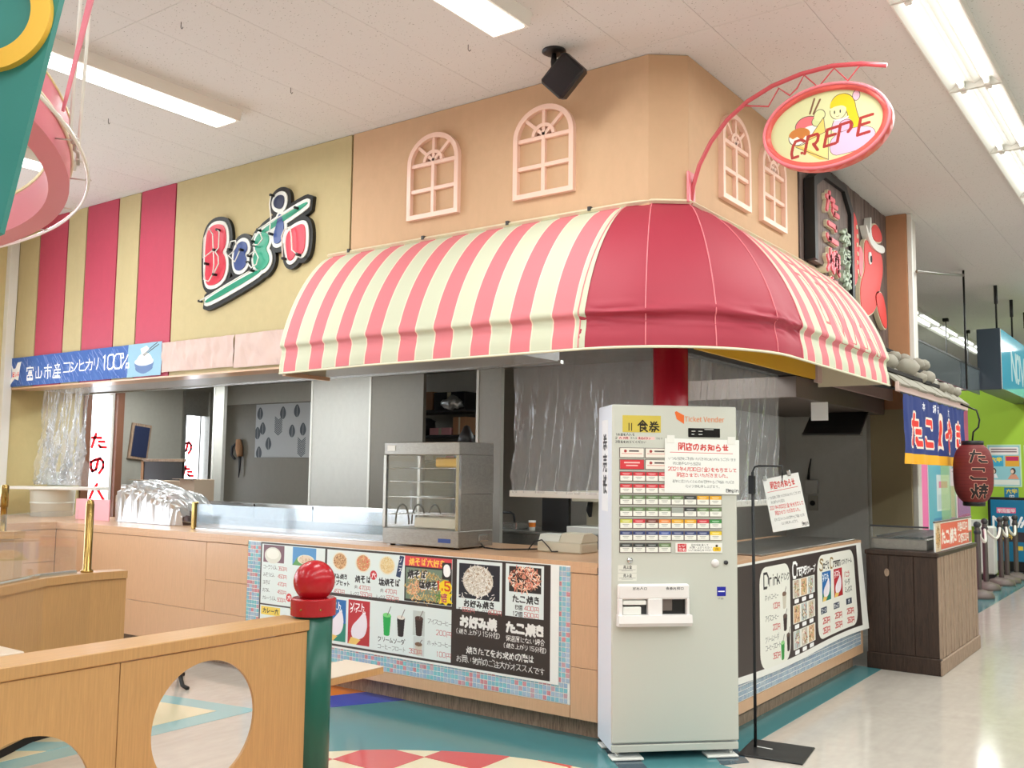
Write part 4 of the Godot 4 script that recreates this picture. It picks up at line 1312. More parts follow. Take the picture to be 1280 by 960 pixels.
func menu_front():
	# 2.52 x 0.65 m, 600 pixels a metre
	var w := 1512; var h := 390
	var im = picture(w, h, col(238, 240, 236))
	var X = func(x): return (x + 5.464) * 600.0
	var Y = func(y): return (0.926 - y) * 600.0
	var dk := col(58, 50, 48); var pa := col(226, 236, 234); var red := col(196, 110, 110); var k := col(40, 38, 40)
	irect(im, 0, 0, X.call(-3.0), h - 8, dk)
	for c in [[-5.45, -4.81, 0.914, 0.5], [-5.45, -4.81, 0.49, 0.30], [-4.79, -3.71, 0.912, 0.632], [-4.79, -3.71, 0.612, 0.302], [-3.675, -3.335, 0.915, 0.622], [-3.312, -3.045, 0.915, 0.618]]:
		irect(im, X.call(c[0]), Y.call(c[2]), (c[1] - c[0]) * 600, (c[2] - c[3]) * 600, pa)
	# rice dishes
	irect(im, 18, 10, 130, 72, col(120, 84, 96)); iell(im, 78, 52, 52, 34, col(222, 222, 210)); iell(im, 78, 46, 40, 22, col(240, 240, 230))
	irect(im, 200, 10, 140, 74, col(84, 150, 206)); ipoly(im, [Vector2(200, 84), Vector2(230, 50), Vector2(270, 60), Vector2(340, 84)], col(96, 160, 90)); sheet_food(im, 280, 58, 50, 20, [col(226, 206, 180), col(190, 150, 110)], 60)
	var y := 92
	for q in [["コーラうどん", "350円"], ["みそうどん", "450円"], ["玉そば", "470円"], ["おでん", "450円"], ["カレーうどん", "500円"]]:
		itext(im, q[0], 18, y, 20, k, 0.07, 0.72)
		itext(im, q[1], 112, y + 2, 20, red, 0.08, 0.9)
		y += 32
	iell(im, 186, 218, 17, 17, col(206, 60, 60)); icent(im, "大", 186, 207, 22, Color.WHITE, 0.14)
	irect(im, 14, 266, 120, 34, col(236, 206, 90)); icent(im, "カレー大", 74, 270, 25, k, 0.12)
	for x in [60, 150]: iell(im, x, 336, 34, 16, col(120, 80, 50))
	# noodles
	for q in [[-4.668, [col(206, 160, 110), col(230, 196, 150), col(150, 96, 60)]], [-4.456, [col(206, 150, 100), col(236, 200, 150), col(226, 90, 80)]], [-4.244, [col(232, 206, 150), col(214, 180, 120), col(236, 220, 180)]]]:
		sheet_food(im, X.call(q[0]), 50, 42, 36, q[1])
	itext(im, "お好み焼き", 412, 98, 23, k, 0.12, 0.95); itext(im, "スープセット", 416, 124, 21, k, 0.12, 0.95); itext(im, "450円", 446, 158, 21, red, 0.08)
	itext(im, "焼そば", 560, 96, 30, k, 0.13); itext(im, "肉", 560, 136, 17, k, 0.08); itext(im, "470円", 584, 134, 21, red, 0.08); itext(im, "ミックス", 536, 162, 15, k, 0.08, 0.85); itext(im, "550円", 592, 158, 22, red, 0.08)
	itext(im, "塩焼そば", 688, 98, 29, k, 0.13, 0.95); itext(im, "肉", 698, 138, 17, k, 0.08); itext(im, "470円", 722, 136, 21, red, 0.08); itext(im, "ミックス", 674, 164, 15, k, 0.08, 0.85); itext(im, "550円", 730, 160, 22, red, 0.08)
	iell(im, 662, 92, 18, 18, col(206, 50, 60)); icent(im, "大", 662, 80, 24, Color.WHITE, 0.14)
	ipoly(im, [Vector2(796, 10), Vector2(818, 12), Vector2(800, 92), Vector2(778, 88)], col(40, 60, 96)); itext(im, "ソース", 790, 18, 18, Color.WHITE, 0.12, 1.0, true)
	# poster
	irect(im, 822, 8, 228, 36, col(222, 70, 80)); icent(im, "焼そば大好き", 930, 12, 30, col(250, 200, 80), 0.14)
	irect(im, 822, 44, 228, 130, k); irect(im, 828, 50, 208, 116, col(120, 140, 120))
	ispeck(im, 925, 118, 100, 60, 500, 4, [col(226, 190, 110), col(206, 160, 84), col(236, 208, 140), col(160, 120, 70)]); ispeck(im, 880, 130, 40, 30, 60, 6, [col(222, 160, 120), col(236, 190, 150)]); ispeck(im, 1000, 150, 26, 18, 50, 5, [col(100, 140, 70)])
	for o in [[3, 3, Color.WHITE], [0, 0, k]]:
		itext(im, "焼そば", 834 + o[0], 56 + o[1], 32, o[2], 0.16); itext(im, "塩焼そば", 892 + o[0], 92 + o[1], 30, o[2], 0.16)
	irect(im, 1004, 22, 44, 60, k); ipoly(im, rounded(pv([[1008, 30], [1040, 26], [1046, 70], [1012, 76]]), 2), Color.WHITE)
	ipoly(im, [Vector2(1000, 120), Vector2(1014, 132), Vector2(1030, 112), Vector2(1036, 132), Vector2(1054, 130), Vector2(1044, 150), Vector2(1056, 166), Vector2(1034, 166), Vector2(1026, 176), Vector2(1010, 166), Vector2(992, 172), Vector2(1000, 150)], col(246, 214, 40))
	iell(im, 1022, 110, 30, 26, col(246, 214, 40))
	itext(im, "1.5", 972, 84, 44, col(216, 70, 40), 0.14, 0.78); itext(im, "倍", 998, 132, 32, col(180, 50, 110), 0.14)
	# soft ice cream, drinks
	cone(im, X.call(-4.786), Y.call(0.59), 112, 160, col(36, 110, 180), col(30, 130, 110)); cone(im, X.call(-4.578), Y.call(0.6), 116, 168, col(190, 40, 52), col(180, 36, 44))
	drink(im, 716, 236, 42, 72, col(30, 170, 80), col(130, 220, 130)); drink(im, 788, 238, 40, 66, col(36, 30, 34), col(230, 224, 214))
	irect(im, 868, 206, 58, 90, col(196, 204, 200)); drink(im, 878, 232, 40, 60, col(52, 36, 34), col(80, 56, 50)); irect(im, 872, 298, 54, 70, col(206, 214, 212)); drink(im, 880, 326, 36, 36, col(206, 200, 184), col(120, 90, 70))
	itext(im, "クリームソーダ", 690, 316, 22, k, 0.07, 0.9); itext(im, "コーヒーフロート", 690, 344, 21, k, 0.07, 0.86); itext(im, "350円", 850, 342, 24, red, 0.08, 0.9)
	itext(im, "アイスコーヒー", 938, 228, 21, k, 0.07, 0.78); itext(im, "200円", 980, 262, 25, red, 0.08); itext(im, "ホットコーヒー", 938, 304, 21, k, 0.07, 0.78); itext(im, "100円", 980, 338, 25, red, 0.08)
	# okonomiyaki and takoyaki
	irect(im, 1084, 18, 182, 122, col(40, 42, 52)); iell(im, 1170, 76, 68, 54, col(206, 198, 184)); ispeck(im, 1170, 76, 66, 54, 420, 4, [col(238, 234, 226), col(226, 218, 200), col(160, 130, 100), col(245, 242, 236)]); ispeck(im, 1170, 130, 80, 14, 40, 5, [col(240, 236, 226)])
	itext(im, "お好み焼き", 1106, 142, 28, k, 0.14); itext(im, "玉", 1080, 172, 16, k, 0.08); itext(im, "550円", 1100, 170, 20, red, 0.08, 0.95); itext(im, "ミックス", 1164, 173, 15, k, 0.08, 0.85); itext(im, "600円", 1216, 168, 21, red, 0.08, 0.95)
	irect(im, 1306, 14, 134, 86, col(44, 40, 40)); ispeck(im, 1372, 56, 66, 42, 420, 5, [col(226, 130, 110), col(240, 190, 160), col(236, 160, 130), col(250, 236, 220), col(110, 60, 44)])
	itext(im, "たこ焼き", 1320, 108, 29, k, 0.14); itext(im, "8個", 1332, 142, 19, k, 0.08); itext(im, "400円", 1370, 141, 21, red, 0.08); itext(im, "12個", 1320, 164, 19, k, 0.08); itext(im, "500円", 1370, 163, 21, red, 0.08)
	# white on dark
	var wt := col(236, 236, 232)
	icent(im, "お好み焼", 1170, 198, 43, wt, 0.2, 0.94); icent(im, "(焼き上がり15分程)", 1172, 246, 22, wt, 0.09, 0.96)
	icent(im, "たこ焼き", 1374, 200, 43, wt, 0.2, 0.94); icent(im, "保温庫にない場合", 1374, 248, 22, wt, 0.09, 0.92); icent(im, "(焼き上がり15分程)", 1374, 274, 20, wt, 0.09, 0.96)
	icent(im, "焼きたてをお求めの際は", 1266, 304, 29, wt, 0.09, 0.92); icent(im, "お買い物前のご注文がオススメです", 1266, 340, 27, wt, 0.09, 0.88)
	var t = thing("menu_poster", "wide printed menu sheet with photographs of dishes on the tiled counter front", "menu", Vector3(-4.2, 0.28, ZC + 0.006))
	panel("sheet", im, t, Vector3(-5.464, 0.276, ZC + 0.004), UX, UY, 2.52, 0.65, 0.003, 0.35)


func menu_side():
	# 2.44 x 0.66 m, 420 pixels a metre; u runs along -z from -5.09
	var im = picture(1024, 278, col(240, 240, 234))
	var dk := col(60, 50, 48); var pa := col(238, 238, 228); var k := col(44, 42, 44); var red := col(200, 80, 80)
	irect(im, 0, 6, 974, 256, dk)
	iround(im, 166, 18, 214, 246, 40, pa); iround(im, 600, 16, 340, 238, 40, pa)
	itext(im, "D", 196, 26, 50, k, 0.12); itext(im, "rink", 226, 36, 34, k, 0.12, 0.9); itext(im, "ドリンク", 308, 40, 22, k, 0.1, 0.75)
	for q in [["ホットコーヒー", 84, "100円"], ["アイスコーヒー", 136, "200円"], ["クリームソーダ", 186, ""], ["コーヒーフロート", 206, "350円"]]:
		itext(im, q[0], 200, q[1], 17, k, 0.07, 0.78)
		if q[2]: itext(im, q[2], 252, q[1] + 24, 19, red, 0.09, 0.9)
	drink(im, 322, 94, 30, 34, col(206, 200, 184), col(120, 90, 70)); drink(im, 326, 150, 30, 34, col(46, 34, 34), col(90, 70, 60)); drink(im, 308, 214, 26, 40, col(40, 150, 60), col(150, 220, 140)); drink(im, 350, 200, 26, 38, col(46, 34, 34), col(90, 70, 60))
	itext(im, "C", 398, 14, 54, Color.WHITE, 0.14); itext(im, "repe", 428, 26, 36, Color.WHITE, 0.14, 0.9); itext(im, "クレープ", 514, 36, 22, Color.WHITE, 0.12, 0.75)
	for j in 3:
		irect(im, 400, 66 + j * 66, 176, 48, pa)
		for i in 3:
			irect(im, 406 + i * 58, 68 + j * 66, 46, 44, [col(206, 196, 180), col(220, 180, 140), col(190, 200, 200)][(i + j) % 3])
			ispeck(im, 429 + i * 58, 90 + j * 66, 18, 18, 50, 4, [col(236, 206, 150), col(200, 90, 80), col(250, 240, 230), col(110, 80, 60), col(140, 160, 90)])
			iround(im, 412 + i * 58, 117 + j * 66, 34, 11, 4, Color.WHITE)
	itext(im, "S", 622, 22, 44, col(150, 120, 60), 0.12); itext(im, "oft", 648, 32, 30, k, 0.12); itext(im, "C", 712, 24, 42, col(150, 120, 60), 0.12); itext(im, "ream", 738, 32, 30, k, 0.12, 0.9); itext(im, "ソフトクリーム", 814, 40, 18, k, 0.1, 0.8)
	cone(im, 640, 66, 76, 84, col(36, 110, 180), col(30, 130, 110)); cone(im, 744, 66, 76, 84, col(190, 40, 52), col(180, 36, 44))
	for j in 3: itext(im, ["バニラ", "ソーダ", "ミックス"][j], 838, 80 + j * 24, 20, [red, k, k][j], 0.12, 0.8)
	for i in 3:
		irect(im, 626 + i * 110, 166, 50, 18, col(60, 70, 90)); icent(im, ["コーン", "カップ", "大"][i], 651 + i * 110, 167, 15, Color.WHITE, 0.12)
		itext(im, "250円", 640 + i * 104, 194, 22, red, 0.12, 0.9); itext(im, "350円", 640 + i * 104, 222, 22, red, 0.12, 0.9)
	var t = thing("menu_poster", "dark printed menu sheet for drinks, crepes and soft ice cream on the counter side", "menu", Vector3(XC + 0.006, 0.28, -6.3))
	var m := StandardMaterial3D.new()
	m.albedo_texture = ImageTexture.create_from_image(im); m.roughness = 0.4; m.texture_repeat = false
	# the far lower corner curls away from the counter
	mi("sheet", grid(smooth(), 24, 10, func(u, v):
		var z = lerpf(-5.09, -7.53, u)
		var curl = pow(maxf(0.0, u - 0.55) / 0.45, 2.0) * v * 0.05 + 0.004
		return Vector3(XC + 0.006 + curl, lerpf(0.94, 0.285 - 0.02 * sin(u * 5.0), v), z), UX, true), m, t)


func food_warmer():
	var a := Vector3(-4.415, CT, -5.03); var b := Vector3(-3.775, 1.627, -4.672)
	var t = thing("food_warmer", "stainless steel food warming cabinet with a glass front and wire shelves", "food warmer", Vector3(-4.1, CT, -4.85))
	mi("base", span(flat(), Vector3(a.x, CT + 0.012, a.z), Vector3(b.x, 1.07, b.z), 0.004), mats.steel, t)
	for x in [a.x + 0.05, b.x - 0.05]:
		for z in [a.z + 0.05, b.z - 0.05]: mi("foot", cyl(smooth(), Vector3(x, CT, z), Vector3(x, CT + 0.014, z), 0.018, 10), mats.black, t)
	mi("head", span(flat(), Vector3(a.x, 1.545, a.z), Vector3(b.x, b.y, b.z), 0.004), mats.steel, t)
	for q in [[a.x, b.z - 0.02], [b.x - 0.026, b.z - 0.024], [a.x, a.z]]:
		mi("corner_post", span(flat(), Vector3(q[0], 1.07, q[1]), Vector3(q[0] + 0.026, 1.545, q[1] + 0.024), 0.002), mats.steel_bright, t)
	mi("side_panel", span(flat(), Vector3(b.x - 0.012, 1.3, a.z), Vector3(b.x, 1.545, b.z - 0.024)), mats.steel, t)
	mi("side_panel", span(flat(), Vector3(b.x - 0.012, 1.07, a.z), Vector3(b.x - 0.003, 1.297, b.z - 0.024)), mats.steel, t)
	mi("back_glass", span(flat(), Vector3(a.x + 0.026, 1.07, a.z), Vector3(b.x - 0.012, 1.545, a.z + 0.004)), mats.glass, t)
	mi("side_glass", span(flat(), Vector3(a.x, 1.07, a.z + 0.024), Vector3(a.x + 0.004, 1.545, b.z - 0.02)), mats.glass, t)
	mi("front_glass", span(flat(), Vector3(a.x + 0.02, 1.07, b.z - 0.01), Vector3(b.x - 0.02, 1.545, b.z - 0.006)), mats.glass, t)
	mi("back_panel", span(flat(), Vector3(-4.1, 1.07, a.z + 0.005), Vector3(b.x - 0.014, 1.545, a.z + 0.01)), mats.dark_metal, t)
	for y in [1.16, 1.27, 1.37, 1.46]:
		var st = smooth()
		for k in 9: cyl(st, Vector3(a.x + 0.03, y, lerpf(a.z + 0.03, b.z - 0.03, k / 8.0)), Vector3(b.x - 0.03, y, lerpf(a.z + 0.03, b.z - 0.03, k / 8.0)), 0.0025, 5)
		for x in [a.x + 0.04, (a.x + b.x) / 2, b.x - 0.04]: cyl(st, Vector3(x, y - 0.003, a.z + 0.02), Vector3(x, y - 0.003, b.z - 0.02), 0.0035, 5)
		mi("wire_shelf", st, mats.steel_bright, t)
	mi("badge", span(flat(), Vector3(a.x + 0.03, 1.57, b.z), Vector3(a.x + 0.1, 1.607, b.z + 0.003)), mats.white, t)
	mi("badge", span(flat(), Vector3(b.x - 0.16, 0.995, b.z), Vector3(b.x - 0.06, 1.02, b.z + 0.003)), mats.neon_blue, t)
	mi("socket", span(flat(), Vector3(b.x, 1.0, a.z + 0.06), Vector3(b.x + 0.012, 1.04, a.z + 0.16), 0.003), mats.steel_bright, t)
	# what stands inside
	solo("steel_tray", span(flat(), Vector3(-4.2, 1.075, -4.95), Vector3(-3.85, 1.14, -4.74), 0.006), mats.beige_plastic, "pale food tray at the bottom of the warming cabinet", "tray")
	solo("foil_tray", span(flat(), Vector3(-4.05, 1.466, -4.98), Vector3(-3.85, 1.53, -4.76), 0.01), mats.gold, "gold foil tray on the top wire shelf of the warming cabinet", "tray")
	for k in 3:
		var p := []
		for j in 13: p.append(Vector3(-4.34 + 0.09 * k + 0.06 * cos(PI * j / 12.0), 1.09 + 0.13 * sin(PI * j / 12.0), -4.78 - 0.06 * k))
		solo("tongs", tube(smooth(), p, 0.006, 6), mats.black, "black looped tongs lying in the warming cabinet", "tongs", "tongs in the warming cabinet")
	var cone_ = smooth()
	lathe(cone_, [[0.0, b.y], [0.06, b.y], [0.05, b.y + 0.04], [0.018, b.y + 0.105], [0, b.y + 0.115]], Vector3(-3.87, 0, -4.86), 20)
	solo("black_cone", cone_, mats.black, "small black cone standing on top of the food warmer", "cone")


# ---------------------------------------------------------------- kitchen behind the counter
func fold_sheet(f0, f1, y0, y1, fixed, along_x, amp, seed_):
	# clear plastic hung in folds between f0 and f1
	return grid(smooth(), 110, 26, func(u, v):
		var w = lerpf(f0, f1, u)
		var d = amp * (noise.get_noise_2d(u * 16.0 + v * 2.0 + seed_, v * 0.8) * (0.35 + v) + 0.5 * noise.get_noise_2d(u * 42.0 + v * 5.0, v * 3.0 + seed_) * v)
		var y = lerpf(y1, y0, v)
		return Vector3(w, y, fixed + d) if along_x else Vector3(fixed + d, y, w), UZ if along_x else UX)


func kitchen_lamp(x0, x1, z, power = 0.5):
	var t = thing("kitchen_light", "flat fluorescent lamp on the low kitchen ceiling", "ceiling light", Vector3((x0 + x1) / 2, 2.42, z), "kitchen lamps")
	mi("housing", span(flat(), Vector3(x0, 2.385, z - 0.1), Vector3(x1, 2.42, z + 0.1), 0.004), mats.lamp_white, t)
	mi("diffuser", span(flat(), Vector3(x0 + 0.02, 2.375, z - 0.08), Vector3(x1 - 0.02, 2.386, z + 0.08), 0.003), mats.glow, t)
	area_light(t, Vector3((x0 + x1) / 2, 2.365, z), x1 - x0 - 0.04, 0.16, LAMP * power)


func kitchen():
	kitchen_lamp(-9.2, -7.9, -6.0, 0.85)
	kitchen_lamp(-7.2, -6.0, -5.72)
	kitchen_lamp(-3.3, -2.7, -6.1, 0.7)
	# back wall and upright panels
	var wk = struct("wall_kitchen", span(flat(), Vector3(-9.65, 0, -7.6), Vector3(-3.3, 2.42, -7.4)), mats.laminate_dark)
	struct("wall_kitchen_right", span(flat(), Vector3(-3.3, 0, -9.3), Vector3(-2.53, 2.42, -9.1)), mats.laminate_light)
	struct("wall_kitchen_inner", span(flat(), Vector3(-3.4, 0, -9.1), Vector3(-3.3, 2.42, -7.4)), mats.laminate_light)
	struct("wall_stall", span(flat(), Vector3(-2.5, 0, -9.16), Vector3(-2.15, 2.05, -9.12)), mats.olive)
	var data := [[-7.13, -6.345, -6.5, "laminate_light", "light grey upright partition panel with white edges behind the counter"], [-6.335, -5.68, -6.5, "laminate_dark", "dark grey upright partition panel beside the light grey one"], [-4.67, -4.44, -6.0, "laminate", "narrow grey upright panel left of the plastic sheet"], [-8.66, -8.5, -6.5, "laminate_light", "narrow white-grey upright post panel right of the bright window"]]
	for d in data:
		var t = thing("partition_panel", d[4], "panel", Vector3((d[0] + d[1]) / 2, 0, d[2]), "")
		mi("board", span(flat(), Vector3(d[0], 0, d[2] - 0.04), Vector3(d[1], 2.41, d[2])), mats[d[3]], t)
		mi("edge_trim", span(flat(), Vector3(d[0] - 0.012, 0, d[2] - 0.045), Vector3(d[0] + 0.012, 2.41, d[2] + 0.006)), mats.white, t)
	mi("pale_panel", span(flat(), Vector3(-6.68, 2.14, -7.4), Vector3(-5.5, 2.42, -7.385)), mats.laminate_light, wk)
	mi("cove", span(flat(), Vector3(-9.65, 2.2, -7.4), Vector3(-6.7, 2.42, -7.36)), mats.laminate, wk)
	# leaf-printed cloth
	var im = picture(512, 352, col(176, 178, 180))
	for q in [[40, 60, 0], [70, 160, 0], [20, 190, 0], [260, 60, 0], [390, 50, 0], [350, 180, 0], [450, 170, 0], [130, 260, 0], [40, 320, 0], [220, 160, 1], [440, 300, 1]]:
		var c = col(84, 90, 96)
		if q[2] == 0:
			ipoly(im, rounded([Vector2(q[0] - 30, q[1] + 20), Vector2(q[0] - 26, q[1] - 16), Vector2(q[0], q[1] - 48), Vector2(q[0] + 26, q[1] - 16), Vector2(q[0] + 30, q[1] + 20), Vector2(q[0], q[1] + 50)], 2), c)
			iline(im, Vector2(q[0], q[1] - 30), Vector2(q[0], q[1] + 54), 3, col(170, 172, 174))
		else:
			for k in 9:
				iline(im, Vector2(q[0], q[1] - 50 + k * 12), Vector2(q[0] - 34, q[1] - 74 + k * 12), 5, c); iline(im, Vector2(q[0], q[1] - 50 + k * 12), Vector2(q[0] + 34, q[1] - 74 + k * 12), 5, c)
	var t1 = thing("leaf_cloth", "pale grey cloth printed with dark leaves hanging on the kitchen wall", "cloth", Vector3(-8.6, 1.6, -7.38))
	panel("cloth", im, t1, Vector3(-9.06, 1.57, -7.394), UX, UY, 0.93, 0.62, 0.004, 0.9)
	# tool hung on the dark wall
	var d1 = thing("heat_gun", "brown and black pistol-shaped hand tool hanging on the dark kitchen wall", "tool", Vector3(-9.35, 1.5, -7.38))
	mi("body", tube(smooth(), [Vector3(-9.33, 1.78, -7.36), Vector3(-9.31, 1.68, -7.36), Vector3(-9.29, 1.58, -7.36)], [0.03, 0.045, 0.035], 10), mats.card_brown, d1)
	mi("handle", tube(smooth(), [Vector3(-9.34, 1.74, -7.36), Vector3(-9.44, 1.7, -7.36), Vector3(-9.45, 1.6, -7.36), Vector3(-9.38, 1.55, -7.36)], 0.016, 8), mats.bag_dark, d1)
	mi("nozzle", tube(smooth(), [Vector3(-9.29, 1.58, -7.36), Vector3(-9.29, 1.42, -7.36), Vector3(-9.3, 1.33, -7.36)], [0.02, 0.012, 0.006], 8), mats.black, d1)
	# stainless back counter
	var bc = thing("back_counter", "stainless steel back counter with a raised splash rail", "counter", Vector3(-6.4, 0, -6.0))
	mi("body", span(flat(), Vector3(-9.0, 0, -6.05), Vector3(-4.95, 1.0, -5.62), 0.004), mats.steel, bc)
	mi("splash_rail", span(flat(), Vector3(-9.0, 1.0, -5.64), Vector3(-4.95, 1.14, -5.6), 0.004), mats.steel_bright, bc)
	for x in [-6.85, -6.1]: mi("seam_strip", span(flat(), Vector3(x, 1.0, -5.6), Vector3(x + 0.01, 1.13, -5.596)), mats.dark_metal, bc)
	# shelf with boxes seen through the gap
	var sh = thing("storage_shelf", "dark storage shelf in the gap between the grey panels", "shelf", Vector3(-6.0, 0, -7.2))
	for y in [1.52, 1.76, 2.0]: mi("board", span(flat(), Vector3(-6.6, y, -7.38), Vector3(-5.58, y + 0.02, -7.0)), mats.dark_metal, sh)
	for x in [-6.58, -5.62]: mi("upright", span(flat(), Vector3(x, 0, -7.38), Vector3(x + 0.03, 2.3, -7.35)), mats.dark_metal, sh)
	for q in [[-6.3, -6.02, 2.02, 2.2, "card_brown", "brown cardboard box on the upper storage shelf"], [-6.0, -5.62, 2.02, 2.19, "black", "black crate on the upper storage shelf"], [-6.05, -5.78, 1.78, 1.85, "pink_ring_pale", "flat pink and white box on the middle storage shelf"], [-5.76, -5.6, 1.78, 1.95, "card_brown", "small printed carton on the middle storage shelf"], [-6.1, -5.86, 1.54, 1.68, "white", "white carton on the lower storage shelf"], [-5.84, -5.6, 1.54, 1.66, "letter_pink", "pink carton on the lower storage shelf"]]:
		var bx = thing("storage_box", q[5], "box", Vector3((q[0] + q[1]) / 2, q[2], -7.1), "boxes on the storage shelf")
		mi("body", span(flat(), Vector3(q[0], q[2], -7.25), Vector3(q[1], q[3], -7.02), 0.004), mats[q[4]], bx)
		mi("tape", span(flat(), Vector3(lerpf(q[0], q[1], 0.44), q[2] + 0.004, -7.02), Vector3(lerpf(q[0], q[1], 0.56), q[3] - 0.004, -7.018)), mats.beige_plastic, bx)
	solo("grey_bag", blob(smooth(), Vector3(-6.22, 1.87, -7.1), Vector3(0.16, 0.1, 0.12), 0.5, 2.0, 18), mats.bag_dark, "crumpled dark bag on the middle storage shelf", "bag")
	solo("clear_bag", blob(smooth(), Vector3(-5.75, 2.08, -7.0), Vector3(0.12, 0.06, 0.06), 0.7, 5.0, 18), mats.foil, "shiny crumpled plastic bag in front of the black crate", "bag")
	# items on the left of the counter
	foil_bundle()
	var pic = thing("framed_board", "small dark framed picture leaning on the grey wall", "picture", Vector3(-9.62, 1.35, -6.2))
	var bz := Basis(UX, deg_to_rad(-6))
	mi("frame", bbox(flat(), Vector3(-9.63, 1.72, -6.25), Vector3(0.03, 0.4, 0.24), 0.004, bz), mats.wood_slat, pic)
	mi("picture", bbox(flat(), Vector3(-9.612, 1.72, -6.25), Vector3(0.008, 0.34, 0.19), 0.002, bz), mats.neon_navy, pic)
	var bb = thing("black_board", "large black board with a brown frame standing behind the foil bundle", "board", Vector3(-9.0, CT, -6.1))
	mi("panel", span(flat(), Vector3(-9.3, 0.5, -6.12), Vector3(-8.62, 1.5, -6.1)), mats.black, bb)
	mi("frame", span(flat(), Vector3(-9.34, 0.5, -6.13), Vector3(-9.3, 1.52, -6.09), 0.003), mats.card_brown, bb)
	mi("frame", span(flat(), Vector3(-9.34, 1.5, -6.13), Vector3(-8.6, 1.53, -6.09), 0.003), mats.wood_slat, bb)
	mi("stand", span(flat(), Vector3(-9.3, 0, -6.3), Vector3(-8.62, 0.5, -6.08)), mats.laminate_dark, bb)
	for q in [[-8.85, -8.4, 1.24, 1.31, "flat brown carton behind the foil bundle"], [-8.12, -7.88, 1.2, 1.33, "small brown carton in front of the bright window"]]:
		var bx = thing("carton", q[4], "box", Vector3((q[0] + q[1]) / 2, 1.0, -5.85), "cartons behind the foil bundle")
		mi("body", span(flat(), Vector3(q[0], 1.0, -5.95), Vector3(q[1], q[3], -5.72), 0.004), mats.card_pale, bx)
		mi("flap", span(flat(), Vector3(q[0], q[3], -5.74), Vector3(q[1], q[3] + 0.004, -5.64)), mats.card_pale, bx)
	# bucket with a plank over it and plastic sheet
	var bu = thing("white_tub", "large white round plastic tub on the counter under the plastic sheet", "tub", Vector3(-9.2, CT, -5.05))
	mi("body", lathe(smooth(), [[0, CT], [0.19, CT], [0.205, CT + 0.24], [0.212, CT + 0.26], [0.2, CT + 0.26], [0.18, CT + 0.02], [0, CT + 0.02]], Vector3(-9.2, 0, -5.05), 32), mats.bucket, bu)
	mi("rib", lathe(smooth(), [[0.2, CT + 0.12], [0.206, CT + 0.13], [0.2, CT + 0.14]], Vector3(-9.2, 0, -5.05), 32), mats.bucket, bu)
	solo("white_plank", bbox(flat(), Vector3(-9.0, CT + 0.275, -5.0), Vector3(0.9, 0.03, 0.22), 0.004, Basis(UY, deg_to_rad(28))), mats.white, "white plank lying across the white tub", "plank")
	solo("upper_tub", lathe(smooth(), [[0, CT + 0.292], [0.13, CT + 0.292], [0.14, CT + 0.43], [0.13, CT + 0.43], [0.12, CT + 0.3], [0, CT + 0.3]], Vector3(-9.26, 0, -5.17), 28), mats.bucket, "smaller white tub standing on the plank behind plastic", "tub")
	solo("plastic_curtain", fold_sheet(-9.35, -8.55, 1.26, 2.19, -4.99, true, 0.11, 11.0), mats.plastic, "crinkled clear plastic sheet hanging over the white tub", "plastic sheet", "clear plastic sheets")
	solo("notice_card", span(flat(), Vector3(-8.55, CT, -4.93), Vector3(-8.0, CT + 0.19, -4.92), 0.001), mats.pink_ring_pale, "pale pink card standing beside the foil bundle", "card")
	# right half: plastic sheets, cabinet with appliances
	var pc = thing("plastic_curtain", "clear plastic sheet hanging between the food warmer and the red column", "plastic sheet", Vector3(-3.1, 1.29, -5.03), "clear plastic sheets")
	mi("sheet", fold_sheet(-3.62, -2.6, 1.31, 2.2, -5.03, true, 0.05, 3.0), mats.plastic, pc)
	mi("batten", span(flat(), Vector3(-3.64, 1.285, -5.05), Vector3(-2.62, 1.325, -5.02), 0.003), mats.white, pc)
	pc = thing("plastic_curtain", "clear plastic sheet hanging behind the upright notice stand", "plastic sheet", Vector3(-2.46, 1.25, -5.9), "clear plastic sheets")
	mi("sheet", fold_sheet(-5.1, -6.66, 1.25, 2.16, -2.46, false, 0.04, 8.0), mats.plastic, pc)
	mi("batten", span(flat(), Vector3(-2.48, 1.235, -6.66), Vector3(-2.45, 1.275, -5.1), 0.003), mats.white, pc)
	var cb = thing("steel_cabinet", "stainless steel kitchen cabinet with drawers behind the cash register", "cabinet", Vector3(-4.1, 0, -6.4))
	mi("body", span(flat(), Vector3(-4.9, 0, -6.8), Vector3(-3.35, 0.96, -6.22), 0.004), mats.steel, cb)
	for x in [[-4.88, -4.46], [-4.44, -4.02], [-4.0, -3.6]]:
		var dr = mi("drawer", span(flat(), Vector3(x[0], 0.62, -6.22), Vector3(x[1], 0.86, -6.2), 0.004), mats.steel_bright, cb)
		mi("handle", span(flat(), Vector3(x[0] + 0.1, 0.8, -6.2), Vector3(x[1] - 0.1, 0.82, -6.185), 0.003), mats.steel, dr)
	mi("worktop", span(flat(), Vector3(-4.92, 0.96, -6.82), Vector3(-3.33, 0.98, -6.2), 0.003), mats.steel, cb)
	solo("dark_screen", span(flat(), Vector3(-4.29, 0.98, -6.4), Vector3(-4.04, 1.25, -6.36), 0.004), mats.black, "upright black board on the steel cabinet", "board")
	var cm = thing("coffee_machine", "grey coffee machine with black parts on the steel cabinet", "coffee machine", Vector3(-3.8, 0.98, -6.45))
	mi("back", span(flat(), Vector3(-4.0, 0.98, -6.7), Vector3(-3.5, 1.26, -6.56), 0.006), mats.beige_plastic, cm)
	mi("head", span(flat(), Vector3(-4.0, 1.22, -6.7), Vector3(-3.5, 1.3, -6.34), 0.006), mats.beige_plastic, cm)
	mi("drip_tray", span(flat(), Vector3(-4.02, 0.98, -6.58), Vector3(-3.66, 1.03, -6.3), 0.005), mats.white, cm)
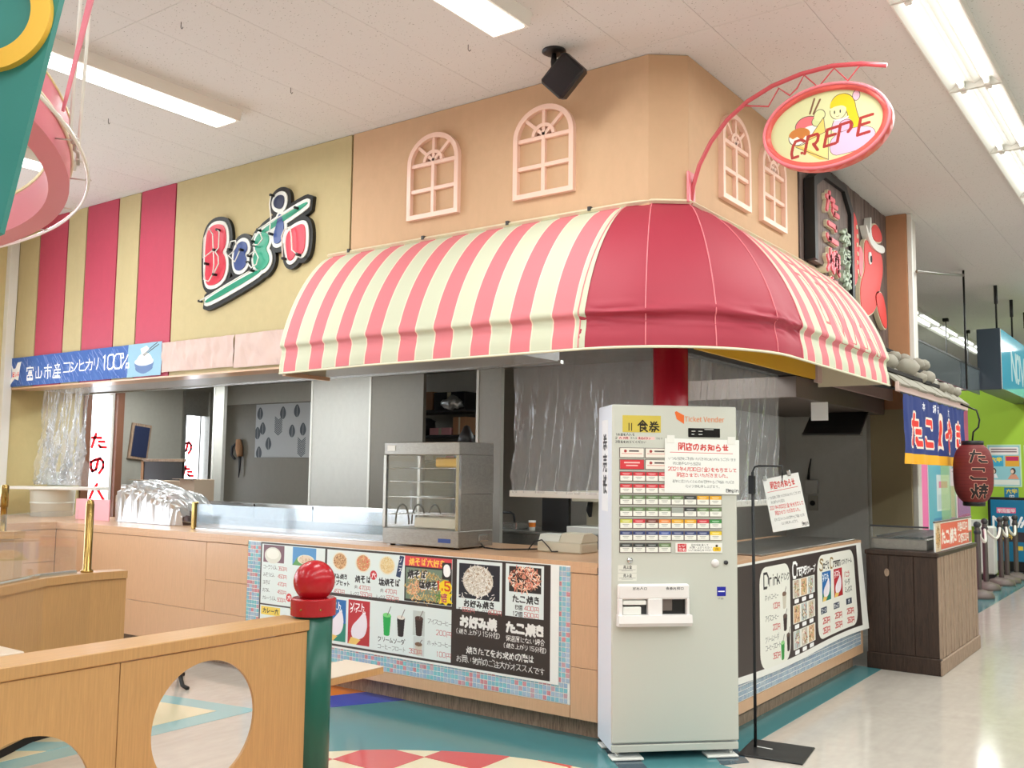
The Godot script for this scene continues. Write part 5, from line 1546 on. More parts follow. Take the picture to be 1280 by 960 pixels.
	for x in [-3.9, -3.75, -3.62]: mi("spout", tube(smooth(), [Vector3(x, 1.22, -6.46), Vector3(x, 1.15, -6.44), Vector3(x + 0.01, 1.1, -6.44)], [0.02, 0.025, 0.012], 10), mats.black, cm)
	var ts = thing("toaster", "small chrome appliance with a black looped handle on the steel cabinet", "appliance", Vector3(-4.6, 0.98, -6.35))
	mi("body", span(flat(), Vector3(-4.7, 0.98, -6.45), Vector3(-4.48, 1.04, -6.28), 0.008), mats.steel_bright, ts)
	mi("handle", tube(smooth(), [Vector3(-4.68, 1.03, -6.3), Vector3(-4.68, 1.1, -6.3), Vector3(-4.65, 1.115, -6.3), Vector3(-4.55, 1.115, -6.3), Vector3(-4.52, 1.1, -6.3), Vector3(-4.51, 1.03, -6.3)], 0.01, 8), mats.black, ts)
	var cu = thing("paper_cup", "white cup with red and yellow print on the steel cabinet", "cup", Vector3(-4.34, 0.98, -6.3))
	mi("cup", lathe(smooth(), [[0, 0.98], [0.022, 0.98], [0.03, 1.06], [0.028, 1.06], [0.02, 0.985], [0, 0.985]], Vector3(-4.34, 0, -6.3), 18), mats.white, cu)
	mi("print_band", lathe(smooth(), [[0.0262, 1.01], [0.0295, 1.045]], Vector3(-4.34, 0, -6.3), 18), mats.floor_orange, cu)
	var rg = thing("cash_register", "beige receipt printer with a lidded top on the counter near the ticket machine", "printer", Vector3(-3.2, CT, -5.05))
	mi("body", span(flat(), Vector3(-3.38, CT, -5.16), Vector3(-3.06, CT + 0.065, -4.96), 0.008), mats.beige_plastic, rg)
	mi("lid", prism(flat(), pv([[0, 0], [0.19, 0], [0.19, 0.03], [0.12, 0.055], [0.03, 0.05]]), Vector3(-3.06, CT + 0.066, -4.965), Vector3(0, 0, -1), UY, -0.16), mats.beige_plastic, rg)
	mi("cover", prism(flat(), pv([[0, 0], [0.17, 0], [0.17, 0.02], [0.1, 0.045], [0.02, 0.04]]), Vector3(-3.225, CT + 0.066, -4.97), Vector3(0, 0, -1), UY, -0.15), mats.bucket, rg)
	mi("cable", tube(smooth(), [Vector3(-3.42, CT + 0.008, -4.92), Vector3(-3.38, CT + 0.06, -4.93), Vector3(-3.33, CT + 0.075, -4.94), Vector3(-3.28, CT + 0.03, -4.945), Vector3(-3.25, CT + 0.008, -4.93), Vector3(-3.2, CT + 0.012, -4.92)], 0.004, 6), mats.black, rg)
	solo("power_cord", tube(smooth(), [Vector3(-3.77, CT + 0.03, -4.9), Vector3(-3.7, CT + 0.012, -4.84), Vector3(-3.6, CT + 0.006, -4.86), Vector3(-3.5, CT + 0.006, -4.95), Vector3(-3.44, CT + 0.006, -5.05)], 0.005, 6), mats.black, "black power cord trailing from the food warmer across the counter", "cord")
	# extractor hood and things on the right-hand wall
	var hd = thing("extractor_hood", "grey extractor hood with an angled metal flap over the side counter", "hood", Vector3(-2.75, 2.0, -8.0))
	mi("body", span(flat(), Vector3(-3.3, 2.0, -9.08), Vector3(-2.36, 2.155, -6.75), 0.004), mats.base_grey, hd)
	var fb := Basis(UX, deg_to_rad(38))
	mi("flap", bbox(flat(), Vector3(-2.62, 1.92, -8.5), Vector3(0.5, 0.02, 0.4), 0.004, fb), mats.dark_metal, hd)
	mi("flap_edge", bbox(flat(), Vector3(-2.62, 1.8, -8.36), Vector3(0.52, 0.03, 0.03), 0.004, fb), mats.steel, hd)
	solo("wall_paper_notice", span(flat(), Vector3(-2.44, 1.86, -7.3), Vector3(-2.31, 2.0, -7.297)), mats.paper, "blank white notice sheet hanging under the extractor hood", "notice")
	var ic = thing("intercom", "grey wall box with a black aerial above a socket plate", "intercom", Vector3(-3.05, 1.25, -9.09))
	mi("box", span(flat(), Vector3(-3.1, 1.27, -9.1), Vector3(-2.98, 1.4, -9.05), 0.006), mats.laminate_light, ic)
	mi("aerial", tube(smooth(), [Vector3(-3.07, 1.4, -9.07), Vector3(-3.06, 1.5, -9.07), Vector3(-3.04, 1.6, -9.07)], [0.014, 0.01, 0.006], 8), mats.black, ic)
	mi("socket_plate", span(flat(), Vector3(-3.08, 1.11, -9.1), Vector3(-2.99, 1.25, -9.08), 0.004), mats.laminate, ic)
	mi("socket", cyl(smooth(), Vector3(-3.035, 1.18, -9.08), Vector3(-3.035, 1.18, -9.072), 0.025, 14), mats.black, ic)


func foil_bundle():
	var st = grid(flat(), 44, 22, func(u, v):
		# a bulky thing under crumpled foil: goes up the front, over the top, down the back
		var x = lerpf(-7.98, -6.98, u) + 0.02 * noise.get_noise_2d(u * 20.0, v * 9.0)
		var h = 0.36 * (0.78 + 0.22 * sin(PI * minf(1.0, u * 1.25 + 0.1))) * (1.0 - 0.55 * pow(maxf(0.0, u - 0.7) / 0.3, 2.0) * 0.3)
		var edge = minf(1.0, minf(u, 1.0 - u) * 9.0)
		var a = PI * v
		var zz = -5.12 + 0.2 * cos(a) * (0.75 + 0.25 * edge)
		var yy = CT + 0.004 + h * pow(sin(a), 0.32) * (0.45 + 0.55 * sqrt(edge))
		var n1 = noise.get_noise_2d(u * 26.0 + v * 3.0, v * 5.0) * 0.05 + absf(noise.get_noise_2d(u * 50.0 - v * 8.0, v * 12.0 + 4.0)) * 0.05
		var k = minf(1.0, sin(a) * 3.0)
		return Vector3(x, maxf(CT + 0.003, yy + n1 * 0.5 * k), zz + n1 * k), func(p): return p - Vector3(-7.5, CT + 0.1, -5.12))
	solo("foil_bundle", st, mats.foil, "bulky object wrapped in crumpled silver foil on the counter", "bundle")


# ---------------------------------------------------------------- ticket machine
func vending_machine():
	var U := Vector3(0.7167, 0, -0.6974); var N := Vector3(0.6974, 0, 0.7167)
	var T := Transform3D(Basis(U, UY, N), Vector3(-2.485, 0, -4.331))
	var t = thing_local("ticket_machine", "tall white food ticket vending machine with rows of coloured buttons", "vending machine", T)
	var W := 0.6725; var D := -0.3
	mi("cabinet", span(flat(), Vector3(0, 0.042, D), Vector3(W, 1.8, -0.022), 0.004), mats.machine_side, t)
	mi("door", span(flat(), Vector3(0.0, 0.086, -0.02), Vector3(W, 1.8, 0.0), 0.006), mats.machine, t)
	mi("plinth", span(flat(), Vector3(0.002, 0.042, -0.02), Vector3(W - 0.002, 0.078, -0.002), 0.003), mats.machine, t)
	for x in [0.035, W - 0.035]:
		for z in [-0.03, D + 0.04]:
			mi("foot", cyl(smooth(), Vector3(x, 0.012, z), Vector3(x, 0.044, z), 0.011, 10), mats.steel_bright, t)
	for x in [0.0, 0.5]:
		mi("foot_plate", span(flat(), Vector3(x, 0.006, -0.08), Vector3(x + 0.165, 0.016, 0.012), 0.002), mats.white, t)
		mi("foot_plate", span(flat(), Vector3(x, 0.006, D), Vector3(x + 0.165, 0.016, D + 0.09), 0.002), mats.white, t)
	# lit header plate
	var im = picture(206, 88, col(210, 190, 84))
	icent(im, "食券", 136, 24, 62, col(30, 24, 18), 0.12, 1.0)
	for x in [34, 48]: iline(im, Vector2(x, 42), Vector2(x, 78), 5, col(60, 50, 30))
	panel("header_plate", im, t, Vector3(0.053, 1.657, 0), UX, UY, 0.206, 0.088, 0.002, 0.3)
	# maker's mark
	var fo := SystemFont.new()
	fo.font_names = PackedStringArray(["Droid Sans"])
	var tm := TextMesh.new()
	tm.text = "Ticket Vender"; tm.font = fo; tm.font_size = 32; tm.pixel_size = 0.00112; tm.depth = 0.001
	tm.horizontal_alignment = HORIZONTAL_ALIGNMENT_LEFT
	var tt = mi("lettering", tm, mat("orange_ink", col(224, 130, 70), 0.6), t)
	tt.position = Vector3(0.388, 1.73, 0.0008)
	var lg = flat()
	prism(lg, pv([[0.335, 1.765], [0.343, 1.772], [0.385, 1.75], [0.385, 1.705], [0.345, 1.73]]), Vector3.ZERO, UX, UY, 0.0012)
	mi("emblem", lg, mat("orange_mark", col(232, 110, 40), 0.5), t)
	# instruction lines
	im = picture(300, 66, col(204, 206, 196))
	itext(im, "1お金を入れる", 6, 2, 17, col(60, 60, 60), 0.09, 1.05)
	irect(im, 26, 22, 66, 18, col(236, 200, 196)); irect(im, 140, 22, 108, 18, col(236, 200, 196))
	itext(im, "2", 6, 23, 17, col(60, 60, 60), 0.09); itext(im, "大 円売", 28, 23, 16, col(150, 60, 60), 0.1); itext(im, "または", 96, 23, 15, col(60, 60, 60), 0.09); itext(im, "食品ボタン", 144, 23, 16, col(150, 60, 60), 0.1); itext(im, "でおす", 252, 23, 15, col(60, 60, 60), 0.09)
	itext(im, "3商品をお選びください", 6, 45, 17, col(60, 60, 60), 0.09, 1.05)
	panel("instructions", im, t, Vector3(0.01, 1.596, 0), UX, UY, 0.262, 0.058, 0.001, 0.5)
	var ds = mi("display", span(flat(), Vector3(0.407, 1.637, 0), Vector3(0.581, 1.684, 0.004), 0.002), mats.black_gloss, t)
	var dm = flat()
	for q in [[0.425, 1.668, 0.02], [0.462, 1.668, 0.022], [0.425, 1.652, 0.014], [0.462, 1.652, 0.022], [0.495, 1.678, 0.05]]: box(dm, Vector3(q[0] + q[2] / 2, q[1], 0.0042), Vector3(q[2], 0.003, 0.0006))
	mi("mark", dm, mats.white, ds)
	# buttons
	var gr := col(112, 138, 96); var bl := col(60, 66, 64); var ye := col(238, 176, 50); var rd := col(212, 62, 70); var nv := col(60, 72, 120)
	var rows := [[1.389, 1.344, [rd, rd, rd, rd, rd, rd, rd, rd]], [1.450, 1.406, [rd, rd, rd, rd, rd, rd, rd, rd]], [1.331, 1.286, [gr, gr, gr, gr, gr, bl, ye, ye]], [1.270, 1.225, [gr, gr, gr, gr, null, bl, gr, gr]], [1.209, 1.164, [col(206, 206, 90), rd, col(120, 60, 50), col(236, 140, 70), ye, ye, rd, col(70, 150, 80)]], [1.147, 1.103, [nv, nv, nv, col(70, 90, 160), nv, nv, nv, col(240, 208, 60)]], [1.086, 1.041, [bl, bl, bl, gr]]]
	var seen_c := {}
	for r in rows:
		for k in r[2].size():
			var c = r[2][k]
			var b = picture(48, 36, col(240, 240, 232))
			if c == null:
				irect(b, 0, 0, 48, 22, col(170, 176, 168))
				c = Color.BLACK
			else:
				irect(b, 0, 0, 48, 15, c)
				irect(b, 9, 5, 30, 4, c.lightened(0.55)); irect(b, 14, 10, 20, 2, c.lightened(0.4))
				irect(b, 10, 20, 26, 2, col(150, 150, 146))
				irect(b, 14, 26, 18, 2, col(176, 176, 170))
			var key = c.to_html()
			var o = Vector3(0.041 + k * 0.0686, r[1], 0.001)
			var fr = mi("button", span(flat(), o - Vector3(0.003, 0.003, 0.001), o + Vector3(0.066, 0.048, 0.002)), mats.base_grey, t)
			if not seen_c.has(key):
				var m := StandardMaterial3D.new()
				m.albedo_texture = ImageTexture.create_from_image(b); m.roughness = 0.3
				seen_c[key] = m
			var st = flat()
			var a = o + Vector3(0, 0, 0.0045)
			for q in [[0, 0, 0, 1], [0, 0.045, 0, 0], [0.063, 0.045, 1, 0], [0, 0, 0, 1], [0.063, 0.045, 1, 0], [0.063, 0, 1, 1]]:
				st.set_uv(Vector2(q[2], q[3])); st.add_vertex(a + Vector3(q[0], q[1], 0))
			quad(st, o, o + Vector3(0.063, 0, 0), a + Vector3(0.063, 0, 0), a, Vector3(0, -1, 0))
			mi("button_face", st, seen_c[key], fr)
	for q in [[0.04, 1.527, false], [0.176, 1.527, false], [0.04, 1.467, true], [0.176, 1.467, false]]:
		var b = picture(96, 36, rd if q[2] else col(238, 232, 222))
		if q[2]: irect(b, 16, 8, 64, 6, col(250, 200, 196)); irect(b, 24, 20, 48, 5, col(250, 200, 196))
		else:
			iell(b, 22, 11, 6, 6, col(170, 60, 60)); irect(b, 36, 8, 40, 6, col(90, 80, 80)); irect(b, 6, 20, 84, 3, col(222, 160, 150))
		var fr = mi("button", span(flat(), Vector3(q[0] - 0.003, q[1] - 0.003, 0), Vector3(q[0] + 0.129, q[1] + 0.05, 0.003)), mats.base_grey, t)
		panel("button_face", b, fr, Vector3(q[0], q[1], 0.003), UX, UY, 0.126, 0.047, 0.002, 0.3)
	im = picture(260, 60, col(242, 242, 236))
	irect(im, 12, 6, 48, 48, col(206, 44, 50)); icent(im, "レジ", 36, 8, 20, Color.WHITE, 0.12); icent(im, "商品", 36, 30, 20, Color.WHITE, 0.12)
	itext(im, "店の味を食べて", 86, 6, 14, col(50, 50, 50), 0.1); itext(im, "お買い上げください", 78, 22, 14, col(50, 50, 50), 0.1); itext(im, "レジでお知らせください", 70, 38, 14, col(50, 50, 50), 0.1, 0.9)
	iround(im, 208, 26, 44, 26, 6, col(240, 200, 40)); iell(im, 230, 18, 7, 8, col(60, 50, 30)); icent(im, "円", 230, 30, 18, col(150, 90, 30), 0.1)
	panel("notice_strip", im, t, Vector3(0.335, 1.039, 0.003), UX, UY, 0.252, 0.05, 0.002, 0.4)
	# lower fittings
	mi("lock", cyl(smooth(), Vector3(0.092, 1.0, 0), Vector3(0.092, 1.0, 0.008), 0.015, 16), mats.steel_bright, t)
	im = picture(120, 84, col(204, 206, 196))
	for y in [0, 42]:
		irect(im, 2, y + 2, 116, 38, col(226, 226, 216)); itext(im, "売上金", 34, y + 3, 18, col(50, 50, 50), 0.1); irect(im, 8, y + 24, 104, 2, col(150, 150, 146)); irect(im, 24, y + 30, 70, 2, col(150, 150, 146))
	panel("instructions", im, t, Vector3(0.029, 0.893, 0), UX, UY, 0.102, 0.084, 0.001, 0.5)
	mi("coin_return", lathe(smooth(), [[0.021, 0.0], [0.02, 0.007], [0.0, 0.008]], Vector3(0.55, 0.984, 0), 20, Basis(UX, PI / 2)), mats.machine_plate, t)
	mi("lock", cyl(smooth(), Vector3(0.607, 0.988, 0), Vector3(0.607, 0.988, 0.009), 0.011, 16), mats.dark_metal, t)
	im = picture(48, 48, col(28, 36, 160))
	irect(im, 6, 21, 36, 6, Color.WHITE)
	panel("blue_badge", im, t, Vector3(0.558, 0.816, 0), UX, UY, 0.048, 0.048, 0.002, 0.3)
	im = picture(64, 12, col(204, 206, 196)); itext(im, "VT", 12, 1, 10, col(60, 60, 60), 0.1); itext(im, "300", 28, 1, 10, col(60, 60, 60), 0.1)
	panel("type_plate", im, t, Vector3(0.556, 0.797, 0), UX, UY, 0.05, 0.012, 0.001, 0.5)
	# outlet housing with two recesses
	var ho = mi("outlet_housing", span(flat(), Vector3(0.025, 0.805, 0), Vector3(0.4, 0.882, 0.035), 0.008), mats.machine_plate, t)
	mi("outlet_lip", prism(flat(), pv([[0, 0.67], [0.05, 0.672], [0.062, 0.69], [0.055, 0.728], [0, 0.728]]), Vector3(0.022, 0, 0), UZ, UY, -0.385), mats.machine_plate, ho)
	for x in [[0.025, 0.047], [0.18, 0.256], [0.385, 0.4]]:
		mi("outlet_rib", span(flat(), Vector3(x[0], 0.72, 0), Vector3(x[1], 0.81, 0.036), 0.004), mats.machine_plate, ho)
	mi("recess", span(flat(), Vector3(0.047, 0.72, 0.0), Vector3(0.18, 0.81, 0.003)), mats.dark_metal, ho)
	mi("recess", span(flat(), Vector3(0.256, 0.72, 0.0), Vector3(0.385, 0.81, 0.003)), mats.black_gloss, ho)
	mi("banknote_tray", span(flat(), Vector3(0.05, 0.728, 0.003), Vector3(0.145, 0.768, 0.03), 0.003), mats.white, ho)
	mi("banknote_tray", span(flat(), Vector3(0.05, 0.778, 0.003), Vector3(0.172, 0.8, 0.03), 0.003), mats.white, ho)
	mi("ticket_flap", span(flat(), Vector3(0.262, 0.745, 0.003), Vector3(0.315, 0.803, 0.01), 0.002), mats.base_grey, ho)
	im = picture(160, 14, col(238, 234, 232)); itext(im, "紙お入口", 14, 2, 10, col(60, 60, 60), 0.1); itext(im, "食券お受口", 104, 2, 10, col(60, 60, 60), 0.1)
	panel("outlet_print", im, ho, Vector3(0.07, 0.85, 0.035), UX, UY, 0.31, 0.022, 0.001, 0.4)
	# label on the side
	im = picture(64, 244, col(244, 246, 250))
	itext(im, "券売機", 8, 34, 48, col(30, 30, 36), 0.13, 1.2, true)
	panel("side_label", im, t, Vector3(0, 1.245, -0.22), UZ, UY, 0.125, 0.48, 0.001, 0.4)
	# closing notice taped on the front
	var nt = thing_local("closing_notice", "white closing notice with red Japanese lettering taped to the ticket machine", "notice", T * Transform3D(Basis(UZ, deg_to_rad(-0.6)), Vector3(0.276, 1.345, 0.006)))
	panel("sheet", notice_image(), nt, Vector3.ZERO, UX, UY, 0.405, 0.284, 0.002, 0.4)
	for x in [0.01, 0.34]:
		mi("tape", span(flat(), Vector3(x, 0.26, 0.0022), Vector3(x + 0.042, 0.3, 0.004), 0.001), mats.white, nt)
	notice_stand()


func notice_image():
	var im = picture(640, 448, col(240, 242, 238))
	var r := col(206, 50, 44); var k := col(96, 100, 100)
	icent(im, "閉店のお知らせ", 330, 34, 62, r, 0.14, 1.02)
	irect(im, 44, 112, 540, 4, r)
	itext(im, "いつも当店をご利用いただき誠にありがとうございます", 30, 150, 27, k, 0.08, 0.86)
	itext(im, "誠に勝手ながら当店は", 66, 190, 27, k, 0.08, 0.9)
	icent(im, "2021年4月30日(金)をもちまして", 322, 230, 39, r, 0.11, 0.96)
	icent(im, "閉店させていただきました。", 330, 278, 37, r, 0.11, 0.96)
	icent(im, "長年に渡りたくさんのお客様からご愛顧いただき", 330, 336, 27, k, 0.08, 0.9)
	icent(im, "心より御礼申し上げます。", 330, 374, 27, k, 0.08, 0.95)
	itext(im, "Begin", 530, 402, 34, col(50, 50, 54), 0.16, 0.95)
	return im


func notice_stand():
	var b := Vector3(-2.0, 0, -5.01)
	var t = thing("notice_stand", "slim black metal notice stand with a flat square foot beside the ticket machine", "sign stand", b)
	var R := Basis(UY, deg_to_rad(8))
	mi("foot", bbox(flat(), b + Vector3(0.115, 0.005, 0.0), Vector3(0.33, 0.009, 0.33), 0.003, R), mats.black, t)
	mi("pole", cyl(smooth(), b + Vector3(0, 0.008, 0), b + Vector3(0, 1.46, 0), 0.0085, 10), mats.black, t)
	mi("clip", span(flat(), b + Vector3(-0.022, 1.34, -0.012), b + Vector3(0.012, 1.44, 0.012), 0.003), mats.black, t)
	mi("bow", tube(smooth(), [b + Vector3(0, 1.42, 0), b + Vector3(0.002, 1.465, 0), b + Vector3(0.012, 1.486, 0), b + Vector3(0.03, 1.492, 0), b + Vector3(0.165, 1.492, 0), b + Vector3(0.165, 1.43, 0)], 0.005, 8), mats.black, t)
	mi("rod", cyl(smooth(), b + Vector3(0.165, 1.4, 0), b + Vector3(0.165, 1.45, 0), 0.0035, 8), mats.black, t)
	mi("plate_inlay", span(flat(), b + Vector3(0.0, 0.01, -0.01), b + Vector3(0.09, 0.012, 0.0)), mats.white, t)
	var T := Transform3D(Basis(UZ, deg_to_rad(12)) * Basis(UX, deg_to_rad(-2)), Vector3(-1.885, 1.14, -5.0))
	var n = thing_local("hanging_notice", "tilted white paper notice with red lettering hanging from the black stand", "notice", T)
	var im = notice_image()
	panel("sheet", im, n, Vector3.ZERO, UX, UY, 0.2, 0.285, 0.0015, 0.3)
	for x in [0.015, 0.15]:
		mi("clip", bbox(flat(), Vector3(x, 0.29, 0.002), Vector3(0.02, 0.03, 0.012), 0.003), mats.steel_bright, n)


# ---------------------------------------------------------------- seating booths in front
func holed(st, u0, u1, y0, y1, cu, cy, r, o, u, v, d):      # board with a round hole, as two halves
	var l := [Vector2(u0, y0), Vector2(cu, y0)] + arc(cu, cy, r, r, 270, 90, 32) + [Vector2(cu, y1), Vector2(u0, y1)]
	var q := [Vector2(u1, y1), Vector2(cu, y1)] + arc(cu, cy, r, r, 90, -90, 32) + [Vector2(cu, y0), Vector2(u1, y0)]
	prism(st, l, o, u, v, d)
	prism(st, q, o, u, v, d)


func curve_wall(st, path, w, y0, y1):
	var a := []; var b := []
	for k in path.size():
		var t = (path[mini(k + 1, path.size() - 1)] - path[maxi(k - 1, 0)]).normalized()
		var n = Vector2(-t.y, t.x) * w * 0.5
		a.append(Vector2(path[k].x + n.x, -(path[k].y + n.y))); b.push_front(Vector2(path[k].x - n.x, -(path[k].y - n.y)))
	prism(st, a + b, Vector3(0, y0, 0), UX, Vector3(0, 0, -1), y1 - y0)
	return st


func spline(pts, n):
	var c := Curve2D.new()
	for k in pts.size():
		var t = (pts[mini(k + 1, pts.size() - 1)] - pts[maxi(k - 1, 0)]) / 6.0
		c.add_point(pts[k], -t, t)
	var r := []
	for k in n + 1: r.append(c.sample_baked(c.get_baked_length() * k / n))
	return r


func booths():
	var nz := Vector3(0, 0, -1)
	# near partition, facing +x, with two round openings
	var t = thing("booth_partition", "low light wood booth partition with round cut-out holes and a flat cap", "partition", Vector3(-2.97, 0, -1.8))
	var o := Vector3(-2.927, 0, 0)
	var st = flat()
	holed(st, 1.862, 2.69, 0.06, 0.806, 2.203, 0.545, 0.217, o, nz, UY, 0.012)
	mi("panel", st, mats.wood, t)
	st = flat()
	holed(st, 0.9, 1.858, 0.06, 0.806, 1.56, 0.415, 0.217, o, nz, UY, 0.012)
	mi("panel", st, mats.wood, t)
	mi("cap", span(flat(), Vector3(-3.085, 0.81, -2.695), Vector3(-2.908, 0.852, -0.9), 0.003), mats.wood, t)
	mi("end_board", span(flat(), Vector3(-3.07, 0.06, -2.69), Vector3(-2.929, 0.81, -2.67), 0.002), mats.wood, t)
	mi("plinth", span(flat(), Vector3(-2.945, 0, -2.67), Vector3(-2.925, 0.06, -0.92)), mats.seam, t)
	# green post with a red ball
	var c := Vector3(-2.955, 0, -2.735)
	t = thing("ball_post", "dark green round post topped with a glossy red ball on a red collar", "post", c)
	mi("pipe", lathe(smooth(), [[0, 0], [0.078, 0], [0.078, 0.88], [0, 0.88]], c, 36), mats.green_paint, t)
	var cl = mi("collar", lathe(flat(), [[0.078, 0.862], [0.091, 0.862], [0.091, 0.925], [0.084, 0.93], [0, 0.93]], c, 36), mats.red_paint, t)
	for f in [25, 75, 118, 200, 290]:
		var p = c + Vector3(cos(deg_to_rad(f)) * 0.091, 0.89, sin(deg_to_rad(f)) * 0.091)
		mi("rivet", blob(smooth(), p, Vector3(0.005, 0.005, 0.005), 0.0, 0.0, 8), mats.brass, cl)
	mi("ball_seat", lathe(smooth(), [[0.05, 0.93], [0.042, 0.938], [0.04, 0.945]], c, 24), mats.red_paint, t)
	mi("ball", blob(smooth(), c + Vector3(0, 0.995, 0), Vector3(0.083, 0.083, 0.083), 0.0, 0.0, 72), mats.red_ball, t)
	# curved partition behind it with a glass screen between brass posts
	var path = spline(pv([[-5.12, -3.26], [-5.16, -3.06], [-5.08, -2.72], [-4.85, -2.36], [-4.72, -2.22]]), 28)
	t = thing("curved_partition", "curved light wood booth partition with a glass screen between brass posts", "partition", Vector3(-4.95, 0, -2.6))
	mi("wall", curve_wall(flat(), path, 0.09, 0.05, 0.805), mats.wood, t)
	mi("cap", curve_wall(flat(), path, 0.12, 0.808, 0.85), mats.wood, t)
	mi("plinth", curve_wall(flat(), path, 0.07, 0.0, 0.05), mats.seam, t)
	var gp := []
	for k in range(7, 29): gp.append(path[k])
	mi("glass_screen", curve_wall(flat(), gp, 0.008, 0.87, 1.2), mats.glass, t)
	mi("channel", curve_wall(flat(), gp, 0.03, 0.85, 0.868), mats.steel_bright, t)
	for k in [5, 28]:
		var p := Vector3(path[k].x, 0, path[k].y)
		mi("brass_post", lathe(smooth(), [[0, 0.85], [0.034, 0.85], [0.034, 0.86], [0.0225, 0.866], [0.0225, 1.23], [0.019, 1.248], [0.01, 1.256], [0, 1.257]], p, 20), mats.brass, t)
	# a further partition at the left edge
	path = spline(pv([[-5.68, -2.93], [-5.86, -2.8], [-6.05, -2.5], [-6.1, -2.1]]), 12)
	t = thing("curved_partition", "wood booth partition with a short brass post, left of the glass-screened one", "partition", Vector3(-5.9, 0, -2.6))
	mi("wall", curve_wall(flat(), path, 0.1, 0.05, 1.015), mats.wood, t)
	mi("cap", curve_wall(flat(), path, 0.13, 1.018, 1.06), mats.wood, t)
	mi("plinth", curve_wall(flat(), path, 0.08, 0, 0.05), mats.seam, t)
	mi("brass_post", lathe(smooth(), [[0, 1.06], [0.024, 1.06], [0.018, 1.066], [0.018, 1.2], [0.022, 1.2], [0.022, 1.32], [0.018, 1.33], [0, 1.332]], Vector3(-5.76, 0, -2.87), 16), mats.brass, t)
	mi("glass_screen", curve_wall(flat(), path.slice(1), 0.008, 1.06, 1.26), mats.glass, t)
	# tables and a low stool between the booths
	t = thing("booth_bench", "low bench with a pale top and wood edge behind the green post", "bench", Vector3(-3.4, 0, -3.0))
	mi("top", span(flat(), Vector3(-3.3, 0.558, -3.27), Vector3(-3.06, 0.561, -2.8)), mats.table_top, t)
	mi("edge", span(flat(), Vector3(-3.3, 0.527, -3.27), Vector3(-3.06, 0.558, -2.8), 0.003), mats.wood, t)
	mi("pedestal", span(flat(), Vector3(-3.14, 0, -2.9), Vector3(-3.1, 0.527, -2.82), 0.003), mats.wood, t)
	t = thing("booth_table", "booth table with a pale mint top between the two wood partitions", "table", Vector3(-4.2, 0, -1.75))
	mi("top", span(flat(), Vector3(-4.42, 0.67, -2.06), Vector3(-3.9, 0.7, -1.2), 0.004), mats.table_top, t)
	mi("pedestal", cyl(smooth(), Vector3(-4.22, 0.02, -1.6), Vector3(-4.22, 0.67, -1.6), 0.035, 14), mats.black, t)
	mi("foot", lathe(smooth(), [[0, 0], [0.22, 0], [0.2, 0.015], [0.04, 0.03], [0, 0.03]], Vector3(-4.22, 0, -1.6), 24), mats.black, t)
	t = thing("low_stool", "low stool with splayed black metal legs seen through the round hole", "stool", Vector3(-5.75, 0, -4.0))
	mi("seat", lathe(smooth(), [[0, 0.22], [0.15, 0.22], [0.155, 0.235], [0.145, 0.25], [0, 0.25]], Vector3(-5.72, 0, -3.98), 24), mats.black, t)
	for f in [2, 122, 242]:
		var e := Vector3(cos(deg_to_rad(f)), 0, sin(deg_to_rad(f)))
		var g := Vector3(-5.72, 0, -3.98)
		mi("leg", tube(smooth(), [g + e * 0.1 + UY * 0.22, g + e * 0.21 + UY * 0.02, g + e * 0.27 + UY * 0.01], 0.014, 8), mats.black, t)


